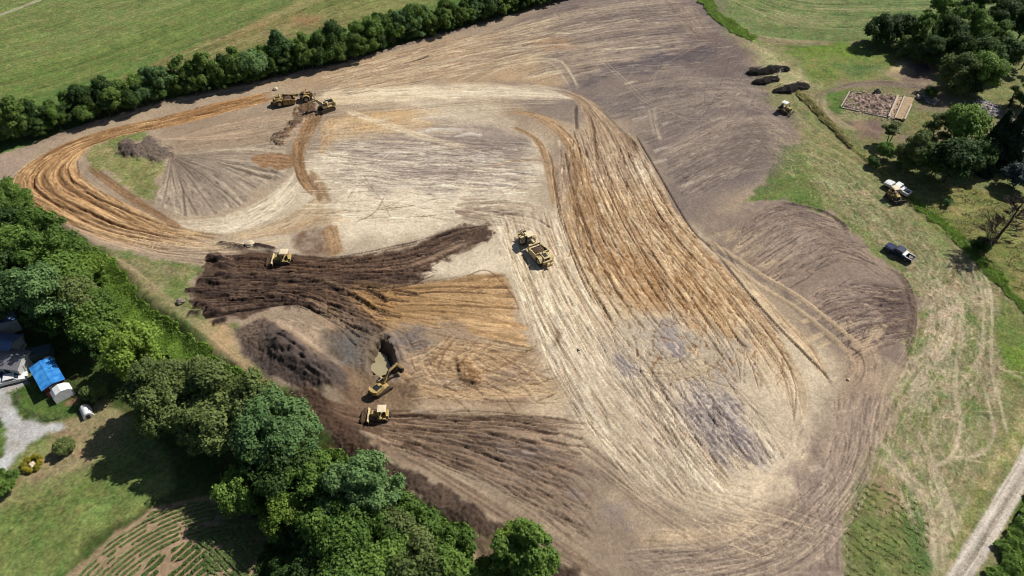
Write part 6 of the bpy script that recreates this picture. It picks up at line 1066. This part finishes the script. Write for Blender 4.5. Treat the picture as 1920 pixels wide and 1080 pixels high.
def pickup(px, py, ang, label, body, box=True, s=1.0, cargo=False):
    loc = gpt(px, py); t = root('pickup_truck', loc, math.radians(ang), label, 'pickup truck', None, s)
    for x in (1.85, -1.75):
        for y in (-.82, .82): wheel(t, x, y, .4, .28, STEEL)
    b = MB(); b.prism([(-2.9, .5), (-2.9, 1.05), (-.75, 1.05), (-.75, 1.1), (1.15, 1.12), (2.7, 1.02), (2.88, .85), (2.9, .5), (2.3, .45), (1.4, .45), (-1.3, .45), (-2.2, .45)], -.97, -.60)
    b.prism([(-2.9, .5), (-2.9, 1.05), (-.75, 1.05), (-.75, 1.1), (1.15, 1.12), (2.7, 1.02), (2.88, .85), (2.9, .5), (2.3, .45), (1.4, .45), (-1.3, .45), (-2.2, .45)], .60, .97)
    b.box((1.95, 0, .8), (1.85, 1.24, .58), bev=.06).box((.2, 0, .8), (2.0, 1.24, .6)).box((2.0, 0, 1.08), (1.5, 1.3, .08), bev=.03).box((-1.85, 0, .55), (2.1, 1.24, .12)).box((-2.86, 0, .8), (.1, 1.24, .5)).box((-.8, 0, .85), (.1, 1.24, .5))
    b.build('body', body, t)
    b = MB(); b.prism([(-.82, 1.1), (-.62, 1.72), (.55, 1.76), (1.22, 1.12)], -.84, .84); cb = b.build('cab', body, t)
    w_ = MB(); w_.box((.93, 0, 1.44), (.03, 1.4, .68), ry=math.radians(-43.5)).box((-.745, 0, 1.42), (.03, 1.35, .42), ry=math.radians(18))
    for y in (-.85, .85): w_.box((.02, y, 1.43), (1.05, .03, .4))
    w_.build('window', GLASSM, cb)
    if box: b = MB(); b.box((-1.15, 0, 1.12), (.62, 1.8, .32), bev=.04).box((-1.9, .84, 1.08), (2.0, .12, .08)).box((-1.9, -.84, 1.08), (2.0, .12, .08)); b.build('toolbox', WHITE, t)
    if cargo: b = MB(); [b.box((-2.2+random.uniform(-.4, .4), random.uniform(-.4, .4), .8), (.4, .3, .3), rz=random.random(), bev=.03) for _ in range(5)]; b.build('cargo', STEEL, t)
    for y in (-.7, .7): b = MB(); b.box((2.88, y, .82), (.06, .34, .18), bev=.02); b.build('headlight', WHITE, t)
    for y in (-.86, .86): b = MB(); b.box((-2.92, y, .85), (.04, .16, .32)); b.build('tail_light', mat('tail_red', (150, 30, 26), .4) if 'tail_red' not in bpy.data.materials else bpy.data.materials['tail_red'], t)
    for y in (-1.02, 1.02): b = MB(); b.box((.95, y*1.03, 1.25), (.12, .14, .2), bev=.03); b.build('mirror', BLACKP, t)
    for x in (2.95, -2.98): b = MB(); b.box((x, 0, .5), (.14, 1.85, .2), bev=.04); b.build('bumper', STEEL, t)
    return t
NAVY = mat('navy_paint', (34, 50, 92), .25, .3, .7, nsc=1, col2=(28, 42, 78))
pickup(1684, 478, 131, 'dark blue pickup truck with a white toolbox parked on the grass', NAVY, cargo=True)
pickup(1681, 357, 128, 'white pickup truck parked close behind the bulldozer by the trees', WHITE, box=True, cargo=True)
# ================================================================= HOMESTEAD LOWER LEFT
BLUE = mat('blue_roof_paint', (84, 176, 250), .45, nsc=.8, col2=(42, 122, 206))
REDW = mat('barn_red', (120, 50, 48), .8, nsc=2); SHING = mat('grey_shingle', (150, 146, 150), .9, nsc=5, col2=(124, 120, 126), bump=.3)
SLATE = mat('blue_grey_metal_roof', (112, 140, 186), .5, nsc=2, col2=(96, 122, 166)); SIDING = mat('pale_siding', (224, 222, 216), .7, nsc=2); TARP = mat('white_tarp', (255, 255, 253), .7, nsc=1.4, col2=(238, 236, 234), bump=.5)
def gable(name, px, py, ang, L, W, Hw, rise, roofm, wallm, label, cat='shed', door=True):
    loc = gpt(px, py); t = root(name, loc, math.radians(ang), label, cat)
    b = MB(); b.box((0, 0, Hw/2-.15), (L, W, Hw+.3)); b.prism([(-W/2, Hw), (W/2, Hw), (0, Hw+rise*.98)], -L/2+.01, L/2-.01)
    for v in b.bm.verts:
        pass
    o = b.build('wall', wallm, t)
    me = o.data
    # the gable prism is made along y: turn its vertices so that the ridge runs along x
    n0 = 8
    for v in me.vertices[n0:]: x, y, z = v.co; v.co = (y, x, z)
    b = MB(); ov = .3; sl = math.hypot(W/2, rise); a = math.atan2(rise, W/2)
    for s in (-1, 1): b.box((0, s*(W/4+ov/2*math.cos(a)), Hw+rise/2-ov/2*math.sin(a)+.06), (L+.5, sl+ov, .09), rx=-s*a)
    r = b.build('roof', roofm, t)
    rb = MB(); rb.box((0, 0, Hw+rise+.10), (L+.5, .28, .07)); rb.build('ridge_cap', roofm, r)
    if door:
        d = MB(); d.box((L/2+.03, 0, 1.05), (.06, 1.6, 2.1)); dd = d.build('door', SIDING, t); k = MB(); k.box((L/2+.08, .6, 1.0), (.05, .06, .14)); k.build('handle', DSTEEL, dd)
        w_ = MB(); w_.box((0, -W/2-.02, 1.5), (1.0, .06, .8)); wd = w_.build('window', GLASSM, t); fr = MB(); fr.box((0, -W/2-.03, 1.95), (1.16, .08, .08)).box((0, -W/2-.03, 1.06), (1.16, .1, .08)); fr.build('frame', WHITE, wd)
    return t
AX = -48
t = gable('blue_roofed_shed', 99, 716, AX, 6.2, 3.3, 2.3, .35, BLUE, REDW, 'red walled shed with a bright blue roof beside the lawn')
x, y, z = gpt(121, 742)
t = root('shelter_tent', (x, y, z), math.radians(AX), 'white fabric shelter against the end of the blue roofed shed', 'tent')
b = MB(); prf = [(-1.6, -.1), (-1.6, 1.3), (-1.0, 1.9), (0, 2.2), (1.0, 1.9), (1.6, 1.3), (1.6, -.1)]; b.prism(prf, -.9, 1.0)
o = b.build('canopy', TARP, t); o.rotation_euler = (0, 0, math.radians(90))
b = MB(); [b.tube((xx, yy, -.1), (xx, yy, 1.5), .04, n=6) for xx in (-1.02, .92) for yy in (-1.63, 1.63)]; b.build('frame', STEEL, t)
x, y, z = gpt(164, 776)
t = root('hoop_hut', (x, y, z), math.radians(-52), 'small white rounded hut alone on the lawn', 'hut')
b = MB(); prf = [(math.cos(a)*.85, max(0, math.sin(a))*1.35-.05) for a in np.linspace(0, math.pi, 13)]; b.prism(prf, -1.15, 1.15); o = b.build('shell', TARP, t); o.rotation_euler = (0, 0, math.radians(90))
b = MB(); b.box((1.2, 0, .45), (.05, .6, .9)); b.build('door', DSTEEL, t)
gable('small_house', 34, 690, -8, 4.6, 3.9, 2.5, .9, SHING, SIDING, 'small white house with a grey shingle roof beside the drive', 'house')
gable('long_house', 2, 662, -4, 7.4, 4.4, 2.6, .8, SLATE, SIDING, 'house with blue-grey metal roof at the left edge, lower of two', 'house')
gable('metal_barn', 5, 606, -48, 8.5, 4.6, 2.8, .8, SLATE, SIDING, 'house with blue-grey roof at the left edge, upper one under trees', 'house')
def carlike(px, py, ang, label, m, nm='parked_car'):
    loc = gpt(px, py); t = root(nm, loc, math.radians(ang), label, 'car')
    for x in (1.35, -1.35):
        for y in (-.72, .72): wheel(t, x, y, .33, .22, STEEL)
    b = MB(); b.prism([(-2.2, .35), (-2.25, .85), (-1.9, .95), (1.0, .95), (2.05, .78), (2.2, .6), (2.2, .35)], -.85, .85); b.build('body', m, t)
    b = MB(); b.prism([(-1.8, .95), (-1.3, 1.42), (.35, 1.44), (1.05, .95)], -.72, .72); c = b.build('cabin', m, t)
    w_ = MB(); w_.box((.73, 0, 1.2), (.03, 1.3, .66), ry=math.radians(-55)).box((-1.58, 0, 1.19), (.03, 1.3, .55), ry=math.radians(47)); [w_.box((-.4, yy, 1.2), (1.5, .03, .3)) for yy in (-.73, .73)]; w_.build('window', GLASSM, c)
    for yy in (-.6, .6): b = MB(); b.box((2.18, yy, .66), (.06, .3, .14)); b.build('headlight', WHITE, t)
    return t
carlike(8, 700, 78, 'blue parked car between the white house and the left frame edge', mat('car_blue', (104, 136, 190), .25, .2, .6))
carlike(28, 714, 20, 'white parked car in front of the small grey roofed house', WHITE)
x, y, z = gpt(42, 648)
t = root('boat', (x, y, z), math.radians(-60), 'small white boat in the shade beside the blue-grey houses', 'boat')
b = MB()
lo = [(-1.9, .45), (-1.9, -.45), (.6, -.5), (1.9, 0), (.6, .5)]; hi = [(-2, .75), (-2, -.75), (.7, -.8), (2.4, 0), (.7, .8)]
A = [b.bm.verts.new((p[0], p[1], .25)) for p in lo]; B = [b.bm.verts.new((p[0], p[1], .95)) for p in hi]; b.bm.faces.new(A); [b.bm.faces.new((A[i], A[(i+1) % 5], B[(i+1) % 5], B[i])) for i in range(5)]; b.build('hull', WHITE, t)
b = MB(); b.box((-1.0, 0, .75), (.3, 1.35, .06)).box((.3, 0, .75), (.3, 1.35, .06)); b.build('bench', SIDING, t); b = MB(); b.box((0, 0, .15), (4.2, .2, .25)); b.build('cradle', DSTEEL, t)
x, y, z = gpt(80, 672)
t = root('box_trailer', (x, y, z), math.radians(18), 'dark flat-roofed trailer in the shade above the blue roof', 'trailer')
b = MB(); b.box((0, 0, 1.35), (4.2, 2.1, 1.8), bev=.05); b.build('body', mat('trailer_green', (70, 92, 96), .6, nsc=2), t); wheel(t, -.3, 1.1, .33, .2, STEEL); wheel(t, -.3, -1.1, .33, .2, STEEL); b = MB(); b.box((2.6, 0, .5), (1.2, .12, .12)); b.build('drawbar', DSTEEL, t)
x, y, z = gpt(94, 675); t = root('water_tank', (x, y, z), .5, 'white covered tank beside the dark trailer', 'tank'); b = MB(); b.tube((0, 0, 0), (0, 0, 1.1), .75, .7, 18).tube((0, 0, 1.1), (0, 0, 1.3), .7, .2, 18); b.build('shell', TARP, t); b = MB(); b.tube((0, 0, 1.3), (0, 0, 1.38), .2, .2, 12); b.build('lid', DSTEEL, t)
# wire fence round the lawn corner
fp = crom([wp(*p)[:2] for p in [(36, 735), (36, 752), (48, 770), (70, 783), (95, 787), (118, 782)]], 60)
t = root('wire_fence', (0, 0, 0), 0, 'curved grey wire fence round the lawn beside the gravel drive', 'fence')
for k in range(0, 60, 6): xx, yy = fp[k]; zz = hlook(xx, yy); b = MB(); b.tube((xx, yy, zz-.1), (xx, yy, zz+1.15), .045, n=6); b.build('post', STEEL, t)
b = MB()
for k in range(59):
    for hh in (.15, .45, .75, 1.08): a = Vector((*fp[k], hlook(*fp[k])+hh)); c_ = Vector((*fp[k+1], hlook(*fp[k+1])+hh)); b.tube(a, c_, .02, n=4)
b.build('wire', STEEL, t)
# ================================================================= FARMSTEAD RUIN
CONC = mat('pale_concrete', (214, 200, 182), .9, nsc=3, col2=(186, 168, 150), bump=.4); RUB = mat('brick_rubble', (206, 178, 158), .95, nsc=.9, col2=(112, 88, 82), bump=1); SAND = mat('sandy_floor', (198, 168, 130), .95, nsc=1.5, col2=(170, 146, 116), bump=.4)
A = np.array(wp(1576, 202)); B = np.array(wp(1592, 174)); Cc = np.array(wp(1714, 186)); D = np.array(wp(1694, 228))
zt = max(hlook(*p) for p in (A, B, Cc, D))
t = root('ruined_foundation', (*((A+B+Cc+D)/4), zt), 0, 'low concrete foundation of a demolished building filled with rubble', 'foundation'); O = (A+B+Cc+D)/4
def wl(nm, p, q, th, h0, h1, m, par):
    p = np.array(p)-O; q = np.array(q)-O; d = q-p; L = np.hypot(*d); b = MB(); b.box(((p[0]+q[0])/2, (p[1]+q[1])/2, (h0+h1)/2), (L, th, h1-h0), rz=math.atan2(d[1], d[0]), bev=.03); return b.build(nm, m, par)
lp = lambda p, q, f: p+(q-p)*f
wl('foundation_wall', A, B, .25, -.6, .42, CONC, t); wl('foundation_wall', A+(D-A)*.02, lp(A, D, .30), .25, -.6, .25, CONC, t); wl('foundation_wall', lp(A, D, .38), lp(A, D, .84), .22, -.6, .2, CONC, t); wl('foundation_wall', lp(B, Cc, .05), lp(B, Cc, .33), .22, -.4, .18, CONC, t)
wl('foundation_wall', lp(A, D, .76), lp(B, Cc, .74), .45, -.4, .55, CONC, t); wl('foundation_wall', lp(A, D, .86), lp(B, Cc, .84), .4, -.4, .5, CONC, t); wl('foundation_wall', D, lp(D, Cc, .62), .4, -.6, .75, CONC, t)
def sheet(nm, quad, z0, amp, m, par, n=60, sd=5):
    P = [np.array(p)-O for p in quad]; u, v = np.meshgrid(np.linspace(0.01, .99, n), np.linspace(0.01, .99, n)); xy = (P[0][None, None]*((1-u)*(1-v))[..., None]+P[1][None, None]*((1-u)*v)[..., None]+P[2][None, None]*(u*v)[..., None]+P[3][None, None]*(u*(1-v))[..., None])
    zz = z0+amp*fbm(xy[..., 0]/.9, xy[..., 1]/.9, sd, 4)
    vs = np.dstack([xy, zz]).reshape(-1, 3).tolist(); fs = [(j*n+i, j*n+i+1, (j+1)*n+i+1, (j+1)*n+i) for j in range(n-1) for i in range(n-1)]
    me = bpy.data.meshes.new(nm); me.from_pydata(vs, [], fs); me.materials.append(m); o = bpy.data.objects.new(nm, me); C.objects.link(o); o.parent = par; return o
sheet('rubble_fill', [lp(A, D, .02), lp(B, Cc, .02), lp(B, Cc, .73), lp(A, D, .75)], .12, .7, RUB, t); sheet('floor_slab', [lp(A, D, .77), lp(B, Cc, .75), lp(B, Cc, .83), lp(A, D, .85)], .1, .12, SAND, t, sd=6); sheet('floor_slab', [lp(A, D, .875), lp(B, Cc, .855), lp(D, Cc, .97), lp(D, Cc, .02)], .38, .06, SAND, t, sd=7)
def pieces(name, px, n, smin, smax, mats, label, cat, z0=.0, pile=0, flat=.4, seed=1):
    r2 = random.Random(seed); P = np.array([wp(*p) for p in px]); c0 = P.mean(0); t = root(name, (c0[0], c0[1], hlook(*c0)), 0, label, cat); a, b_ = P.min(0), P.max(0)
    bs = [MB() for _ in mats]; k = 0; RR = np.hypot(*(P-c0).T).mean()
    while k < n:
        x, y = r2.uniform(a[0], b_[0]), r2.uniform(a[1], b_[1])
        if not inpoly(P, np.array([x]), np.array([y]))[0]: continue
        k += 1; s = r2.uniform(smin, smax); d = math.hypot(x-c0[0], y-c0[1]); zz = hlook(x, y)-hlook(*c0)+z0+pile*max(0, 1-d/RR)*r2.random()
        r2.choice(bs).box((x-c0[0], y-c0[1], zz+s*flat*.3), (s, s*r2.uniform(.4, 1), s*flat*r2.uniform(.4, 1)), rz=r2.uniform(0, 3), rx=r2.uniform(-.6, .6), ry=r2.uniform(-.6, .6))
    for q, (bb, m, nm) in enumerate(zip(bs, mats, ('slabs', 'broken_blocks', 'splinters'))): bb.build(nm, m, t)
    return t
GREYC = mat('grey_debris', (176, 170, 178), .8, nsc=3, col2=(130, 124, 134)); LILAC = mat('lilac_debris', (120, 112, 128), .8, nsc=3)  # second debris colour is a darker lilac grey, mixed piece by piece
pieces('rubble_heap', [(1826, 190), (1850, 192), (1872, 205), (1872, 218), (1855, 224), (1838, 210), (1825, 200)], 420, .25, 1.1, (GREYC, CONC, LILAC), 'grey heap of broken rubble among the right hand trees', 'rubble', .1, .9, .5, 3)
pieces('debris_heap', [(1728, 180), (1742, 182), (1758, 192), (1752, 198), (1735, 192)], 60, .3, .9, (CONC, GREYC), 'scattered white debris right of the demolished foundation', 'debris', .05, .3, .5, 4)
pieces('scrap_heap', [(1638, 171), (1648, 171), (1648, 178), (1638, 178)], 30, .3, .8, (BLACKP, DSTEEL), 'small black heap of scrap on the ruined terrace', 'scrap', .1, .6, .8, 5)
pieces('concrete_block', [(1718, 183), (1722, 183), (1722, 187), (1718, 187)], 3, .8, 1.2, (CONC,), 'pale concrete block at the foundation corner', 'block', .2, 0, .8, 6)
pieces('rubble_spill', [(1572, 200), (1592, 170), (1650, 172), (1712, 184), (1700, 200), (1690, 232), (1640, 224), (1600, 214)], 380, .12, .42, (CONC, RUB), 'loose broken rubble strewn over the demolished foundation', 'rubble', .25, .2, .5, 8)
# brush piles: felled trunks and branches with wilting leaves
def brush(px0, px1, wd, hgt, label, seed, grey=True):
    r2 = random.Random(seed); rn = np.random.default_rng(seed); a = np.array(wp(*px0)); b_ = np.array(wp(*px1)); c0 = (a+b_)/2; d = b_-a; L = np.hypot(*d); d /= L; n_ = np.array((-d[1], d[0]))
    t = root('brush_pile', (*c0, hlook(*c0)), math.atan2(d[1], d[0]), label, 'brush pile')
    n = 9000; u = rn.uniform(-1, 1, n); th = rn.uniform(0, math.pi, n); bump = .85+.12*np.sin(u*7+seed)+.1*np.sin(u*17); rr = np.sqrt(rn.uniform(.3, 1, n))*bump*(1-np.abs(u)**4*.7)
    P = np.stack([u*L/2, np.cos(th)*wd/2*rr+.3*np.sin(u*5), np.abs(np.sin(th))*hgt*rr], 1); N = rn.normal(size=(n, 3))+np.array((0, 0, .4))
    me = leaf_mesh('branches', P, N, rn.uniform(.1, .28, n), rn.random(n), LM['brush'], 3.0); o = bpy.data.objects.new('branches', me); C.objects.link(o); o.parent = t
    bb = MB()
    for k in range(70): x = r2.uniform(-L*.48, L*.3); yy = r2.uniform(-wd*.4, wd*.4); z = r2.uniform(.2, hgt); ll = r2.uniform(1, 3); bb.tube((x, yy, z), (x+ll, yy+r2.uniform(-.8, .8), z+r2.uniform(-.5, .5)), r2.uniform(.03, .12), .02, 5)
    bb.build('trunks', DEADW, t); return t
brush((1402, 140), (1478, 130), 3.0, 1.5, 'long dark brush pile, topmost of the three beside the site', 1)
brush((1413, 158), (1458, 149), 2.6, 1.2, 'middle brush pile of the three, greenish with pale branches at its tip', 2)
brush((1452, 174), (1515, 162), 3.0, 1.5, 'lowest brush pile of the three, reaching the overgrown bank', 3)
x, y, z = gpt(1458, 146); t = root('fallen_branch', (x, y, z), math.radians(65), 'pale bare branch lying between the two upper brush piles', 'branch'); b = MB()
b.tube((0, 0, .3), (4.6, 0, .9), .13, .05); [b.tube((k*.7, 0, .4+.1*k), (k*.7+1.2, (-1)**k*.9, .9), .06, .02, 5) for k in range(1, 6)]; b.build('branch', mat('bleached_wood', (206, 196, 186), .9, nsc=4), t)
# ================================================================= POND, STONES
pp = [np.array(at(*p, z=-1.72)) for p in [(692, 668), (700, 660), (714, 660), (724, 668), (733, 690), (726, 702), (708, 706), (696, 694)]]
pc = sum(pp)/len(pp); me = bpy.data.meshes.new('water'); R_ = np.vstack([np.linspace(pp[k]-pc, pp[(k+1) % len(pp)]-pc, 8)[:-1] for k in range(len(pp))]); R_ = R_*(1+.07*fbm(R_[:, :1]*1.3, R_[:, 1:]*1.3, 91, 3))
me.from_pydata([(*p, 0) for p in R_], [], [tuple(range(len(R_)))]); me.materials.append(mat('muddy_water', (182, 168, 132), .25, 0, .5, nsc=.4, col2=(172, 158, 122))); o = bpy.data.objects.new('water', me); C.objects.link(o); o.location = (*pc, -1.72); o['kind'] = 'structure'
def stone(px, py, r, label, m, dz=.3):
    x, y, z = gpt(px, py); b = MB(); q = bmesh.ops.create_icosphere(b.bm, subdivisions=3, radius=r)
    for v in q['verts']: n = float(fbm(np.array(v.co.x*1.7/r+px), np.array(v.co.y*1.7/r+v.co.z/r), 44, 3)); v.co *= 1+.35*n; v.co.z *= .7
    o = b.build('boulder', m); o.location = (x, y, z+r*dz); return tag(o, label, 'boulder')
BOUL = mat('boulder_grey', (164, 150, 134), .9, nsc=2, col2=(120, 108, 98), bump=.6); PALE = mat('pale_stone', (232, 214, 184), .85, nsc=2, col2=(214, 190, 156), bump=.4)
stone(339, 567, .8, 'grey boulder on the grass left of the dark topsoil fingers', BOUL); stone(468, 460, 1.0, 'pale boulder at the top edge of the dark topsoil', PALE)
stone(517, 168, .65, 'pale boulder beside the hedgerow above the muddy scraper', PALE); stone(626, 866, .45, 'small pale stone at the edge of the lower wood', PALE)
stone(61, 873, .55, 'white stone in the ring of yellow flowering bushes', PALE); stone(1911, 974, .5, 'white stone in the roadside thicket at the right frame edge', mat('white_stone', (244, 242, 238), .8, nsc=2), 1.6)
stone(1590, 712, .3, 'small pale stone on the bare earth near the turning tracks', PALE); stone(1086, 655, .3, 'small pale stone at the grey turning circle', PALE)
